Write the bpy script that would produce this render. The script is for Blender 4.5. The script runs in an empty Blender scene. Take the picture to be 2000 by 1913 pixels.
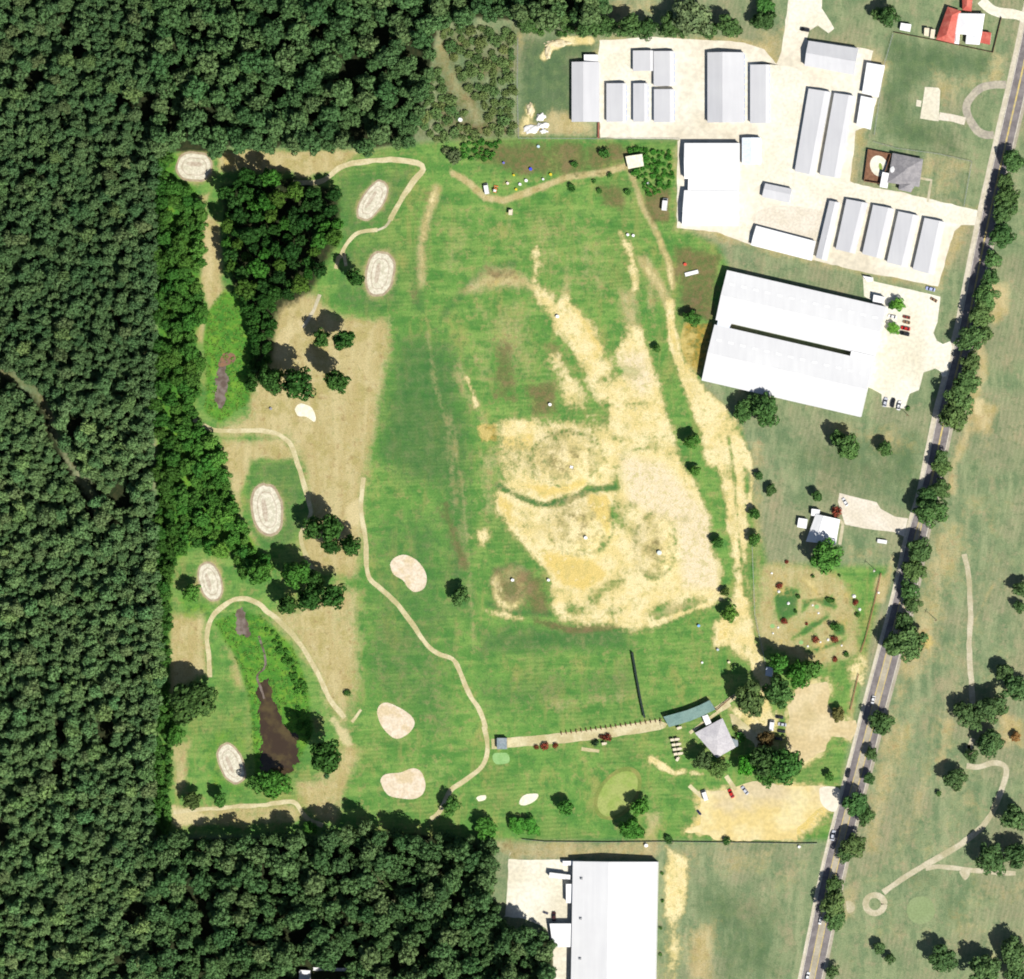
import bpy, bmesh, math, random
import numpy as np
from mathutils import Vector, Matrix

random.seed(11)
rng = np.random.default_rng(11)
scene = bpy.context.scene
col = scene.collection
R = math.radians

# ------------------------------------------------------------------ camera, sky, sun, exposure
CAM_H, CAM_X = 2400.0, 470.0          # a long lens far above, standing east of the site
WIDTH_M = 500.0
cd = bpy.data.cameras.new('camera')
cam = bpy.data.objects.new('camera', cd)
col.objects.link(cam)
cam.location = (CAM_X, 0, CAM_H)
cam.rotation_euler = (0, 0, 0)
cd.sensor_width = 36.0
cd.lens = 36.0 * CAM_H / WIDTH_M
cd.shift_x = -CAM_X / WIDTH_M
cd.clip_start = 10
cd.clip_end = 20000
scene.camera = cam

SUN_EL, SHADOW = R(49), (-0.75, 0.661)  # shadows fall to the north-west
world = bpy.data.worlds.new('World')
scene.world = world
world.use_nodes = True
wn = world.node_tree
for n in list(wn.nodes):
    wn.nodes.remove(n)
wo = wn.nodes.new('ShaderNodeOutputWorld')
bg = wn.nodes.new('ShaderNodeBackground')
sky = wn.nodes.new('ShaderNodeTexSky')
sky.sky_type = 'NISHITA'
sky.sun_disc = False
sky.sun_elevation = SUN_EL
sky.sun_rotation = math.atan2(-SHADOW[0], -SHADOW[1])
bg.inputs['Strength'].default_value = 0.055
wn.links.new(sky.outputs[0], bg.inputs[0])
wn.links.new(bg.outputs[0], wo.inputs[0])

sl = bpy.data.lights.new('sun', 'SUN')
sl.energy = 4.6
sl.angle = R(0.5)
sl.color = (1.0, 0.965, 0.90)
sun = bpy.data.objects.new('sun', sl)
col.objects.link(sun)
toward = Vector((-SHADOW[0] * math.cos(SUN_EL), -SHADOW[1] * math.cos(SUN_EL), math.sin(SUN_EL)))
sun.rotation_euler = toward.to_track_quat('Z', 'Y').to_euler()
sun.location = (200, -200, 300)

scene.view_settings.view_transform = 'Standard'
scene.view_settings.look = 'None'
scene.view_settings.exposure = 0.48
scene.view_settings.gamma = 1.0
scene.render.engine = 'CYCLES'
scene.cycles.max_bounces = 3
scene.cycles.diffuse_bounces = 1
scene.cycles.use_adaptive_sampling = True
scene.cycles.adaptive_threshold = 0.03
scene.cycles.filter_width = 1.9

# ------------------------------------------------------------------ survey plan -> metres
S = 0.25                                # metres per plan unit


def M(px, py, z=0.0):
    """plan reading of a point at height z -> where it stands, metres (x east, y north)"""
    xa, ya = (px - 1000.0) * S, (956.5 - py) * S
    k = (CAM_H - z) / CAM_H
    return (CAM_X + (xa - CAM_X) * k, ya * k)


COLS, ROWS = (0, 500, 1000, 1480), (0, 480, 960, 1413)


def q(cr, x, y):
    """reading on a plan sheet 'column row' -> plan units"""
    return (COLS[int(cr[0])] + x / 3.752, ROWS[int(cr[1])] + y / 3.752)


def qs(cr, *pts):
    return [q(cr, x, y) for x, y in pts]


def fv(*pts):
    """reading on the overview sheet -> plan units"""
    return [(x / 0.9805, y / 0.9805) for x, y in pts]


def noise1(t, seed=0):
    i = np.floor(t).astype(int)
    f = t - i
    f = f * f * (3 - 2 * f)

    def h(k):
        v = np.sin((k + seed * 57.3) * 127.1) * 43758.5453
        return v - np.floor(v)
    return (h(i) * (1 - f) + h(i + 1) * f) * 2 - 1


def catmull(pts, step, closed=False):
    P = [np.array(p, float) for p in pts]
    n = len(P)
    out = []
    segs = n if closed else n - 1
    for i in range(segs):
        p1, p2 = P[i], P[(i + 1) % n]
        p0 = P[i - 1] if (closed or i > 0) else 2 * p1 - p2
        p3 = P[(i + 2) % n] if (closed or i + 2 < n) else 2 * p2 - p1
        k = max(1, int(np.linalg.norm(p2 - p1) / step))
        for j in range(k):
            t = j / k
            out.append(0.5 * ((2 * p1) + (-p0 + p2) * t + (2 * p0 - 5 * p1 + 4 * p2 - p3) * t * t
                              + (-p0 + 3 * p1 - 3 * p2 + p3) * t ** 3))
    if not closed:
        out.append(P[-1])
    return np.array(out)


def straight(pts, step, closed=True):
    P = [np.array(p, float) for p in pts]
    n = len(P)
    out = []
    for i in range(n if closed else n - 1):
        a, b = P[i], P[(i + 1) % n]
        k = max(1, int(np.linalg.norm(b - a) / step))
        for j in range(k):
            out.append(a + (b - a) * j / k)
    if not closed:
        out.append(P[-1])
    return np.array(out)


# ------------------------------------------------------------------ materials
def new_mat(name):
    m = bpy.data.materials.new(name)
    m.use_nodes = True
    nt = m.node_tree
    b = nt.nodes['Principled BSDF']
    return m, nt, b


def noise_node(nt, scale, detail=4.0, rough=0.6, vec=None, stretch=None):
    n = nt.nodes.new('ShaderNodeTexNoise')
    n.inputs['Scale'].default_value = scale
    n.inputs['Detail'].default_value = detail
    n.inputs['Roughness'].default_value = rough
    if vec is None:
        g = nt.nodes.new('ShaderNodeNewGeometry')
        vec = g.outputs['Position']
    if stretch:
        mp = nt.nodes.new('ShaderNodeMapping')
        mp.inputs['Scale'].default_value = stretch[:3]
        if len(stretch) > 3:
            mp.inputs['Rotation'].default_value = (0, 0, stretch[3])
        nt.links.new(vec, mp.inputs['Vector'])
        vec = mp.outputs[0]
    nt.links.new(vec, n.inputs['Vector'])
    return n.outputs['Fac']


def ramp(nt, val, lo, hi):
    n = nt.nodes.new('ShaderNodeMapRange')
    n.interpolation_type = 'SMOOTHSTEP'
    n.inputs['From Min'].default_value = lo
    n.inputs['From Max'].default_value = hi
    nt.links.new(val, n.inputs['Value'])
    return n.outputs['Result']


def math_node(nt, op, a, b=None):
    n = nt.nodes.new('ShaderNodeMath')
    n.operation = op
    for i, v in enumerate((a, b)):
        if v is None:
            continue
        if isinstance(v, (int, float)):
            n.inputs[i].default_value = v
        else:
            nt.links.new(v, n.inputs[i])
    return n.outputs[0]


def mix(nt, fac, a, b, mode='MIX'):
    n = nt.nodes.new('ShaderNodeMix')
    n.data_type = 'RGBA'
    n.blend_type = mode
    for s, v in ((n.inputs[0], fac), (n.inputs[6], a), (n.inputs[7], b)):
        if isinstance(v, (int, float)):
            s.default_value = v
        elif isinstance(v, (tuple, list)):
            s.default_value = (*v, 1.0) if len(v) == 3 else v
        else:
            nt.links.new(v, s)
    return n.outputs[2]


def bump(nt, b, height, strength=0.3, dist=0.1):
    n = nt.nodes.new('ShaderNodeBump')
    n.inputs['Strength'].default_value = strength
    n.inputs['Distance'].default_value = dist
    nt.links.new(height, n.inputs['Height'])
    nt.links.new(n.outputs[0], b.inputs['Normal'])


def mottled(name, c1, c2, scale=0.5, fine=2.5, rough=0.85, spec=0.2, c3=None, metal=0.0, objcol=False, lo=0.38, hi=0.62):
    m, nt, b = new_mat(name)
    f = ramp(nt, noise_node(nt, scale, 3), lo, hi)
    g = ramp(nt, noise_node(nt, fine, 2), 0.3, 0.7)
    c = mix(nt, f, c1, c2)
    if c3:
        c = mix(nt, math_node(nt, 'MULTIPLY', ramp(nt, noise_node(nt, scale * 0.3, 4), 0.52, 0.64), 0.8), c, c3)
    dark = tuple(0.82 for _ in range(3))
    c = mix(nt, g, mix(nt, 1.0, c, dark, 'MULTIPLY'), c)
    if objcol:
        oi = nt.nodes.new('ShaderNodeObjectInfo')
        c = mix(nt, 1.0, c, oi.outputs['Color'], 'MULTIPLY')
    nt.links.new(c, b.inputs['Base Color'])
    b.inputs['Roughness'].default_value = rough
    b.inputs['Specular IOR Level'].default_value = spec
    b.inputs['Metallic'].default_value = metal
    return m


def metal_roof(name, c1, c2):
    m, nt, b = new_mat(name)
    f = ramp(nt, noise_node(nt, 0.05, 4), 0.3, 0.7)
    st = ramp(nt, noise_node(nt, 0.5, 3, stretch=(1.0, 0.06, 1)), 0.3, 0.75)
    c = mix(nt, f, c1, c2)
    c = mix(nt, st, mix(nt, 1.0, c, (0.94, 0.94, 0.945), 'MULTIPLY'), c)
    nt.links.new(c, b.inputs['Base Color'])
    b.inputs['Roughness'].default_value = 0.6
    b.inputs['Specular IOR Level'].default_value = 0.3
    return m


MAT = {}
MAT['sand'] = mottled('bunker_sand', (0.60, 0.50, 0.36), (0.68, 0.59, 0.46), 0.35, 0.9, c3=(0.56, 0.45, 0.27))
MAT['sand_white'] = mottled('white_sand', (0.70, 0.66, 0.50), (0.80, 0.76, 0.60), 0.5, 2)
MAT['green_cream'] = mottled('green_cream_turf', (0.50, 0.47, 0.35), (0.66, 0.62, 0.50), 0.5, 1.2)
MAT['green_brown'] = mottled('green_brown_ring', (0.31, 0.245, 0.165), (0.40, 0.33, 0.22), 0.4, 1.5)
MAT['green_stripe'] = mottled('green_worn_stripe', (0.40, 0.33, 0.25), (0.52, 0.46, 0.36), 0.5, 1.5)
MAT['path'] = mottled('cart_path_concrete', (0.46, 0.40, 0.215), (0.58, 0.52, 0.32), 0.16, 1.2, c3=(0.40, 0.36, 0.17))
MAT['path_pale'] = mottled('pale_gravel_path', (0.42, 0.38, 0.25), (0.52, 0.47, 0.34), 0.16, 1.2, c3=(0.36, 0.33, 0.19))
MAT['trail'] = mottled('dirt_trail', (0.165, 0.14, 0.08), (0.10, 0.115, 0.05), 0.16, 0.7, c3=(0.07, 0.10, 0.04))
MAT['yard'] = mottled('gravel_yard', (0.73, 0.69, 0.57), (0.67, 0.61, 0.49), 0.045, 0.35, c3=(0.56, 0.50, 0.38))
MAT['concrete'] = mottled('pale_concrete', (0.72, 0.69, 0.58), (0.67, 0.63, 0.50), 0.06, 0.6, c3=(0.60, 0.55, 0.42))
MAT['concrete_old'] = mottled('driveway_concrete', (0.60, 0.54, 0.43), (0.66, 0.60, 0.50), 0.12, 0.9)
MAT['gravel_yellow'] = mottled('yellow_gravel', (0.60, 0.475, 0.20), (0.65, 0.56, 0.30), 0.06, 0.5, c3=(0.52, 0.44, 0.29))
MAT['gravel_pink'] = mottled('pink_gravel', (0.53, 0.425, 0.23), (0.59, 0.49, 0.29), 0.10, 0.7, c3=(0.42, 0.35, 0.17))
MAT['asphalt'] = mottled('asphalt_lane', (0.165, 0.148, 0.148), (0.225, 0.202, 0.196), 0.25, 0.9)
MAT['asphalt_pale'] = mottled('worn_asphalt', (0.33, 0.295, 0.225), (0.40, 0.36, 0.28), 0.15, 0.8)
MAT['shoulder'] = mottled('concrete_shoulder', (0.50, 0.45, 0.34), (0.58, 0.53, 0.42), 0.2, 0.9)
MAT['asphalt_loop'] = mottled('tan_driveway', (0.33, 0.30, 0.24), (0.42, 0.38, 0.29), 0.2, 0.8)
MAT['yellow_line'] = mottled('yellow_paint', (0.62, 0.47, 0.14), (0.45, 0.38, 0.2), 0.6, 2)
MAT['white_line'] = mottled('white_paint', (0.66, 0.63, 0.56), (0.5, 0.46, 0.40), 0.6, 2)
MAT['putting'] = mottled('putting_green', (0.24, 0.33, 0.075), (0.31, 0.36, 0.11), 0.12, 1.0)
MAT['putting_edge'] = mottled('putting_collar', (0.27, 0.26, 0.08), (0.16, 0.22, 0.05), 0.15, 1.0)
MAT['far_green'] = mottled('distant_putting_turf', (0.22, 0.285, 0.13), (0.24, 0.30, 0.145), 0.1, 1.0)
MAT['pale_green'] = mottled('pale_green_turf', (0.22, 0.40, 0.14), (0.26, 0.44, 0.17), 0.3, 1.5)
MAT['lawn_island'] = mottled('lawn_island', (0.055, 0.125, 0.045), (0.085, 0.15, 0.055), 0.1, 0.8)
MAT['roof_grey'] = metal_roof('galvanised_roof', (0.49, 0.49, 0.505), (0.53, 0.53, 0.54))
MAT['roof_white'] = metal_roof('white_metal_roof', (0.74, 0.74, 0.74), (0.78, 0.78, 0.78))
MAT['roof_offwhite'] = metal_roof('weathered_white_roof', (0.585, 0.585, 0.59), (0.63, 0.63, 0.63))
MAT['roof_shingle'] = mottled('grey_shingle', (0.235, 0.225, 0.235), (0.30, 0.285, 0.29), 0.5, 2.2)
MAT['roof_light_shingle'] = mottled('light_grey_roof', (0.46, 0.44, 0.46), (0.53, 0.51, 0.52), 0.3, 1.8)
MAT['roof_green'] = mottled('sea_green_roof', (0.135, 0.225, 0.205), (0.17, 0.265, 0.235), 0.15, 1.0, rough=0.6)
MAT['roof_red'] = mottled('red_metal_roof', (0.46, 0.095, 0.07), (0.54, 0.15, 0.11), 0.25, 1.2, rough=0.6)
MAT['roof_blue'] = mottled('pale_blue_roof', (0.66, 0.72, 0.80), (0.70, 0.76, 0.84), 0.15, 1.0, rough=0.6)
MAT['roof_slate'] = mottled('slate_grey_roof', (0.20, 0.25, 0.27), (0.25, 0.29, 0.31), 0.3, 1.2)
MAT['wall_white'] = mottled('white_siding', (0.70, 0.70, 0.70), (0.75, 0.75, 0.74), 0.4, 2)
MAT['wall_tan'] = mottled('tan_siding', (0.44, 0.37, 0.27), (0.50, 0.43, 0.33), 0.4, 2)
MAT['wall_brick'] = mottled('brick_wall', (0.32, 0.15, 0.10), (0.38, 0.20, 0.13), 0.6, 3)
MAT['door_blue'] = mottled('blue_roller_door', (0.18, 0.33, 0.72), (0.22, 0.38, 0.78), 0.6, 2, rough=0.5)
MAT['door_grey'] = mottled('grey_door', (0.35, 0.36, 0.38), (0.42, 0.43, 0.45), 0.6, 2, rough=0.5)
MAT['glass'] = mottled('dark_glass', (0.012, 0.014, 0.018), (0.02, 0.022, 0.03), 1, 2, rough=0.12, spec=0.5)
MAT['skylight'] = mottled('skylight_plastic', (0.74, 0.74, 0.74), (0.78, 0.78, 0.78), 1, 2, rough=0.3)
MAT['metal'] = mottled('galvanised_metal', (0.32, 0.33, 0.34), (0.40, 0.41, 0.42), 1, 3, rough=0.5, metal=0.3)
MAT['wood'] = mottled('brown_timber', (0.17, 0.085, 0.05), (0.23, 0.12, 0.07), 0.6, 3)
MAT['rust'] = mottled('rusty_red_steel', (0.27, 0.10, 0.07), (0.34, 0.14, 0.09), 0.6, 3)
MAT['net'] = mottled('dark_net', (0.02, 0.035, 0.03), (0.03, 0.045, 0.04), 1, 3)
MAT['rubber'] = mottled('black_rubber', (0.02, 0.02, 0.02), (0.03, 0.03, 0.03), 1, 3)
MAT['white'] = mottled('white_paintwork', (0.78, 0.78, 0.77), (0.74, 0.74, 0.73), 0.8, 3, rough=0.5)
MAT['cream'] = mottled('cream_plastic', (0.66, 0.58, 0.42), (0.70, 0.63, 0.48), 1, 3, rough=0.5)
MAT['rubble'] = mottled('white_rubble', (0.72, 0.70, 0.66), (0.80, 0.79, 0.77), 0.8, 3)
MAT['dirt_pile'] = mottled('pale_dirt_pile', (0.56, 0.47, 0.28), (0.64, 0.56, 0.38), 0.6, 2)
MAT['bark'] = mottled('bark', (0.05, 0.038, 0.028), (0.08, 0.064, 0.048), 2, 6)
MAT['mud'] = mottled('brown_mud', (0.23, 0.13, 0.07), (0.19, 0.11, 0.085), 0.3, 1.4)
MAT['paint'] = mottled('car_paint', (1, 1, 1), (0.94, 0.94, 0.94), 1, 3, rough=0.3, spec=0.5, objcol=True)
MAT['plastic'] = mottled('coloured_plastic', (1, 1, 1), (0.9, 0.9, 0.9), 1, 3, rough=0.6, objcol=True)


def foliage(name, tint_a, tint_b):
    m, nt, b = new_mat(name)
    oi = nt.nodes.new('ShaderNodeObjectInfo')
    base = mix(nt, oi.outputs['Random'], tint_a, tint_b)
    tc = nt.nodes.new('ShaderNodeTexCoord')
    f = ramp(nt, noise_node(nt, 0.45, 4, vec=tc.outputs['Object']), 0.32, 0.68)
    base = mix(nt, f, mix(nt, 1.0, base, (0.68, 0.74, 0.66), 'MULTIPLY'), mix(nt, 1.0, base, (1.22, 1.18, 1.05), 'MULTIPLY'))
    base = mix(nt, 1.0, base, oi.outputs['Color'], 'MULTIPLY')
    nt.links.new(base, b.inputs['Base Color'])
    b.inputs['Roughness'].default_value = 0.75
    b.inputs['Specular IOR Level'].default_value = 0.15
    return m


MAT['leaf'] = foliage('broad_leaves', (0.066, 0.126, 0.053), (0.106, 0.164, 0.074))
MAT['needle'] = foliage('pine_needles', (0.066, 0.132, 0.060), (0.112, 0.176, 0.080))
MAT['red_leaf'] = foliage('russet_leaves', (0.22, 0.045, 0.03), (0.26, 0.06, 0.035))
MAT['reed'] = foliage('reed_leaves', (0.06, 0.15, 0.025), (0.10, 0.19, 0.03))

# water: dark, slightly muddy, glossy
m, nt, b = new_mat('brown_pond_water')
c = mix(nt, ramp(nt, noise_node(nt, 0.09, 4), 0.45, 0.65), (0.046, 0.031, 0.020), (0.085, 0.064, 0.028))
nt.links.new(c, b.inputs['Base Color'])
b.inputs['Roughness'].default_value = 0.08
bump(nt, b, noise_node(nt, 1.5, 2), 0.05, 0.05)
MAT['water'] = m
m, nt, b = new_mat('violet_marsh_water')
c = mix(nt, ramp(nt, noise_node(nt, 0.25, 4), 0.4, 0.62), (0.11, 0.08, 0.062), (0.19, 0.155, 0.13))
nt.links.new(c, b.inputs['Base Color'])
b.inputs['Roughness'].default_value = 0.2
MAT['water_violet'] = m

# ------------------------------------------------------------------ object helpers
def props(o, label=None, cat=None, group=None, kind=None):
    if label:
        o['label'] = label
    if cat:
        o['category'] = cat
    if group:
        o['group'] = group
    if kind:
        o['kind'] = kind
    return o


def empty(name, loc, label=None, cat=None, group=None, kind=None):
    o = bpy.data.objects.new(name, None)
    o.empty_display_size = 0.5
    col.objects.link(o)
    o.location = loc
    return props(o, label, cat, group, kind)


def link_mesh(name, me, parent=None, loc=(0, 0, 0)):
    o = bpy.data.objects.new(name, me)
    col.objects.link(o)
    o.parent = parent
    o.location = loc
    return o


def mesh(name, verts, faces, mat, origin=(0, 0, 0), smooth=False, fix=True):
    me = bpy.data.meshes.new(name)
    ox, oy, oz = origin
    me.from_pydata([(v[0] - ox, v[1] - oy, v[2] - oz) for v in verts], [], faces)
    if fix:
        bm = bmesh.new()
        bm.from_mesh(me)
        bmesh.ops.recalc_face_normals(bm, faces=bm.faces)
        bm.to_mesh(me)
        bm.free()
    if mat:
        me.materials.append(MAT[mat] if isinstance(mat, str) else mat)
    if smooth:
        me.polygons.foreach_set('use_smooth', [True] * len(me.polygons))
    return me


class MB:
    """collects simple solids for ONE part"""
    def __init__(s):
        s.v, s.f = [], []

    def add(s, verts, faces):
        n = len(s.v)
        s.v += [tuple(v) for v in verts]
        s.f += [tuple(i + n for i in f) for f in faces]
        return s

    def box(s, x0, x1, y0, y1, z0, z1):
        return s.add([(x0, y0, z0), (x1, y0, z0), (x1, y1, z0), (x0, y1, z0), (x0, y0, z1), (x1, y0, z1), (x1, y1, z1), (x0, y1, z1)],
                     [(0, 3, 2, 1), (4, 5, 6, 7), (0, 1, 5, 4), (1, 2, 6, 5), (2, 3, 7, 6), (3, 0, 4, 7)])

    def quadbox(s, a, b, c, d, z0, z1):
        p = [a, b, c, d]
        return s.add([(x, y, z0) for x, y in p] + [(x, y, z1) for x, y in p],
                     [(0, 3, 2, 1), (4, 5, 6, 7), (0, 1, 5, 4), (1, 2, 6, 5), (2, 3, 7, 6), (3, 0, 4, 7)])

    def slab(s, pts, t):
        """thin plate from 3D polygon pts, thickness t downwards"""
        n = len(pts)
        f = [tuple(range(n)), tuple(range(2 * n - 1, n - 1, -1))]
        for i in range(n):
            j = (i + 1) % n
            f.append((i, n + i, n + j, j))
        return s.add(list(pts) + [(x, y, z - t) for x, y, z in pts], f)

    def cyl(s, a, b, r0, r1=None, n=8):
        r1 = r0 if r1 is None else r1
        a, b = Vector(a), Vector(b)
        w = (b - a).normalized()
        u = w.orthogonal().normalized()
        v = w.cross(u)
        vs = []
        for p, r in ((a, r0), (b, r1)):
            for i in range(n):
                t = 2 * math.pi * i / n
                vs.append(p + (u * math.cos(t) + v * math.sin(t)) * r)
        f = [(i, (i + 1) % n, n + (i + 1) % n, n + i) for i in range(n)]
        f += [tuple(range(n - 1, -1, -1)), tuple(range(n, 2 * n))]
        return s.add(vs, f)

    def build(s, name, mat, parent=None, origin=(0, 0, 0), smooth=False):
        return link_mesh(name, mesh(name, s.v, s.f, mat, origin, smooth), parent)


def copy_tree(o, parent=None):
    c = o.copy()
    col.objects.link(c)
    c.parent = parent
    for ch in o.children:
        copy_tree(ch, c)
    return c

# ------------------------------------------------------------------ terrain sheet: cover masks painted on the survey grid
def axis(lo, hi, step):
    inner = np.arange(lo, hi + step * 0.5, step)
    far = np.array([25, 80, 200, 500, 1200, 3000, 6000])
    return np.concatenate([lo - far[::-1], inner, hi + far])


gx, gy = axis(-260, 260, 1.0), axis(-250, 250, 1.0)
NX, NY = len(gx), len(gy)
GX, GY = np.meshgrid(gx, gy)
GX, GY = GX.ravel(), GY.ravel()
cover = {k: np.zeros(NX * NY) for k in ('dirt', 'dry', 'dark', 'brown', 'forest', 'yellow', 'course', 'marsh', 'pale')}
HZ = np.zeros(NX * NY)


def sdist(pts, sel):
    """signed distance (m, positive inside) of grid points sel to polygon pts (metres)"""
    x, y = GX[sel], GY[sel]
    inside = np.zeros(len(x), bool)
    d = np.full(len(x), 1e9)
    n = len(pts)
    for i in range(n):
        x0, y0 = pts[i]
        x1, y1 = pts[(i + 1) % n]
        c = ((y0 > y) != (y1 > y))
        with np.errstate(divide='ignore', invalid='ignore'):
            xi = (x1 - x0) * (y - y0) / (y1 - y0 if y1 != y0 else 1e-9) + x0
        inside ^= c & (x < xi)
        ex, ey = x1 - x0, y1 - y0
        t = np.clip(((x - x0) * ex + (y - y0) * ey) / (ex * ex + ey * ey + 1e-9), 0, 1)
        d = np.minimum(d, np.hypot(x - x0 - t * ex, y - y0 - t * ey))
    return np.where(inside, d, -d)


def bbox_sel(pts, pad):
    a = np.array(pts)
    return np.where((GX > a[:, 0].min() - pad) & (GX < a[:, 0].max() + pad) & (GY > a[:, 1].min() - pad) & (GY < a[:, 1].max() + pad))[0]


def sstep(x):
    x = np.clip(x, 0, 1)
    return x * x * (3 - 2 * x)


def area(name, plan_pts, soft=4.0, val=1.0):
    pts = [M(*p) for p in plan_pts]
    sel = bbox_sel(pts, soft)
    w = sstep((sdist(pts, sel) + soft) / (2 * soft))
    if val > 0:
        cover[name][sel] = np.maximum(cover[name][sel], w * val)
    else:
        cover[name][sel] *= 1 - w * (-val)


def stroke(name, plan_pts, width, soft=1.5, val=1.0):
    pts = [M(*p) for p in plan_pts]
    sel = bbox_sel(pts, width + soft)
    x, y = GX[sel], GY[sel]
    d = np.full(len(x), 1e9)
    for (x0, y0), (x1, y1) in zip(pts[:-1], pts[1:]):
        ex, ey = x1 - x0, y1 - y0
        t = np.clip(((x - x0) * ex + (y - y0) * ey) / (ex * ex + ey * ey + 1e-9), 0, 1)
        d = np.minimum(d, np.hypot(x - x0 - t * ex, y - y0 - t * ey))
    w = sstep((width / 2 - d + soft) / (2 * soft))
    if val > 0:
        cover[name][sel] = np.maximum(cover[name][sel], w * val)
    else:
        cover[name][sel] *= 1 - w * (-val)


def oval(cx, cy, rx, ry, ang=0, n=20):
    out = []
    for i in range(n):
        t = 2 * math.pi * i / n
        x, y = rx * math.cos(t), ry * math.sin(t)
        out.append((cx + x * math.cos(ang) + y * math.sin(ang), cy - x * math.sin(ang) + y * math.cos(ang)))
    return out


# well watered course ground
area('course', fv((300, 285), (700, 285), (830, 270), (990, 262), (1300, 268), (1300, 430), (1375, 470), (1400, 520), (1360, 640), (1340, 740), (1420, 820), (1445, 980),
                  (1470, 1080), (1700, 1085), (1650, 1300), (1590, 1610), (1000, 1612), (320, 1600), (300, 1200)), 6)
# woodland floor
FOREST_W = fv((-30, -30), (300, -30), (300, 300), (296, 600), (290, 900), (300, 1100), (310, 1300), (292, 1400), (290, 1600), (290, 1910), (-30, 1910))
FOREST_N = fv((300, -30), (860, -30), (835, 60), (815, 170), (790, 270), (720, 282), (440, 280), (420, 290), (330, 290), (300, 300))
FOREST_N2 = fv((830, -30), (1165, -30), (1160, 15), (1120, 40), (900, 36), (835, 50))
FOREST_S = fv((290, 1612), (330, 1608), (520, 1606), (640, 1608), (700, 1588), (830, 1600), (950, 1612), (940, 1700), (965, 1785), (1055, 1790), (1062, 1910), (290, 1910))
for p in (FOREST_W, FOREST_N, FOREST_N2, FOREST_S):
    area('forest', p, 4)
EDGE_W = fv((300, 290), (345, 300), (335, 330), (375, 360), (385, 400), (388, 470), (385, 540), (390, 600), (375, 650), (385, 700), (370, 800), (395, 830), (420, 850), (430, 920),
            (455, 980), (490, 1050), (520, 1090), (460, 1110), (440, 1060), (370, 1050), (335, 1080), (325, 1140), (300, 1140))
area('marsh', EDGE_W, 3, 0.8)
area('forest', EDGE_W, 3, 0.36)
EDGE_SW = fv((296, 1140), (330, 1140), (328, 1220), (325, 1320), (340, 1380), (330, 1440), (325, 1600), (296, 1600))
area('marsh', EDGE_SW, 3, 0.7)
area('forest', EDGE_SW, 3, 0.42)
area('forest', fv((420, 352), (560, 335), (655, 360), (650, 470), (600, 560), (540, 600), (510, 740), (480, 740), (480, 600), (440, 550), (425, 420)), 5, 0.7)
# forest trail clearing (bare, weedy ground)
stroke('brown', qs('01', (-40, 900), (100, 960), (250, 1060), (380, 1230), (420, 1380), (520, 1560), (600, 1700), (700, 1880)) + qs('02', (720, 130)), 9, 4)
TRAIL_P = qs('01', (-40, 900), (100, 960), (250, 1060), (380, 1230), (420, 1380), (520, 1560), (600, 1700), (700, 1880)) + qs('02', (720, 130))
stroke('forest', TRAIL_P, 6, 5, -0.8)
stroke('brown', TRAIL_P, 12, 5, -0.5)
stroke('dry', TRAIL_P, 2.0, 3.5, 0.42)
stroke('dark', TRAIL_P, 9, 4, 0.5)
# scrub between the wood and the storage yard
SCRUB_N = fv((850, 50), (1165, 45), (1160, 75), (990, 70), (985, 262), (830, 275), (790, 270), (830, 120))
area('brown', SCRUB_N, 6, 0.42)
area('dark', SCRUB_N, 6, 0.45)
stroke('dry', qs('10', (1360, 330), (1400, 500), (1480, 650), (1590, 800), (1640, 930)), 6, 5, 0.55)
area('brown', qs('10', (1450, 880), (1700, 900), (1760, 1000), (1480, 980)), 5, 0.9)
SCRUB_S = fv((700, 1640), (950, 1610), (955, 1780), (880, 1790), (700, 1760))
area('brown', SCRUB_S, 6, 0.5)
area('forest', SCRUB_S, 6, -0.5)
area('brown', qs('13', (1400, 1250), (1620, 1270), (1580, 1380), (1420, 1400)), 4, 0.8)
# storage yard lawn and top fields
area('dark', qs('20', (50, 270), (600, 280), (640, 360), (440, 440), (440, 900), (300, 940), (60, 900)), 5, 0.85)
area('dry', qs('20', (40, 240), (90, 260), (90, 370), (50, 380)), 3, 0.7)
area('dry', qs('20', (300, 780), (420, 840), (600, 900), (620, 1000), (60, 990), (60, 900), (200, 900)), 4, 0.75)
area('dirt', qs('20', (110, 760), (160, 780), (150, 900), (110, 980), (70, 985)), 2.5, 0.7)
stroke('dirt', qs('20', (240, 420), (280, 350), (400, 295), (580, 300)), 3.5, 1.5)
area('dry', qs('20', (640, 300), (1450, 270), (1900, 300), (1951, 500), (1700, 380), (660, 420)), 5, 0.8)
area('dry', qs('20', (700, -20), (1050, -20), (1040, 90), (960, 130), (720, 110)), 5, 0.55)
area('yellow', qs('20', (900, 60), (1040, 60), (1000, 120)), 3, 0.7)
area('dry', qs('30', (0, 200), (200, 210), (190, 490), (60, 440), (0, 330)), 6, 0.6)
area('dark', qs('30', (960, 260), (1720, 390), (1700, 560), (1250, 560), (1120, 700), (1150, 860), (1340, 900), (1560, 1160), (880, 1010)), 6, 0.7)
area('dry', qs('30', (1250, 490), (1420, 530), (1700, 560), (1800, 590), (1520, 700), (1450, 780), (1350, 800)), 5, 0.45)
area('dry', qs('30', (1230, 1130), (1570, 1180), (1510, 1510), (1260, 1430), (1300, 1310), (1190, 1290)), 4, 0.45)
area('dry', qs('30', (1730, 380), (1830, 400), (1780, 600), (1680, 620)), 4, 0.7)
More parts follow.
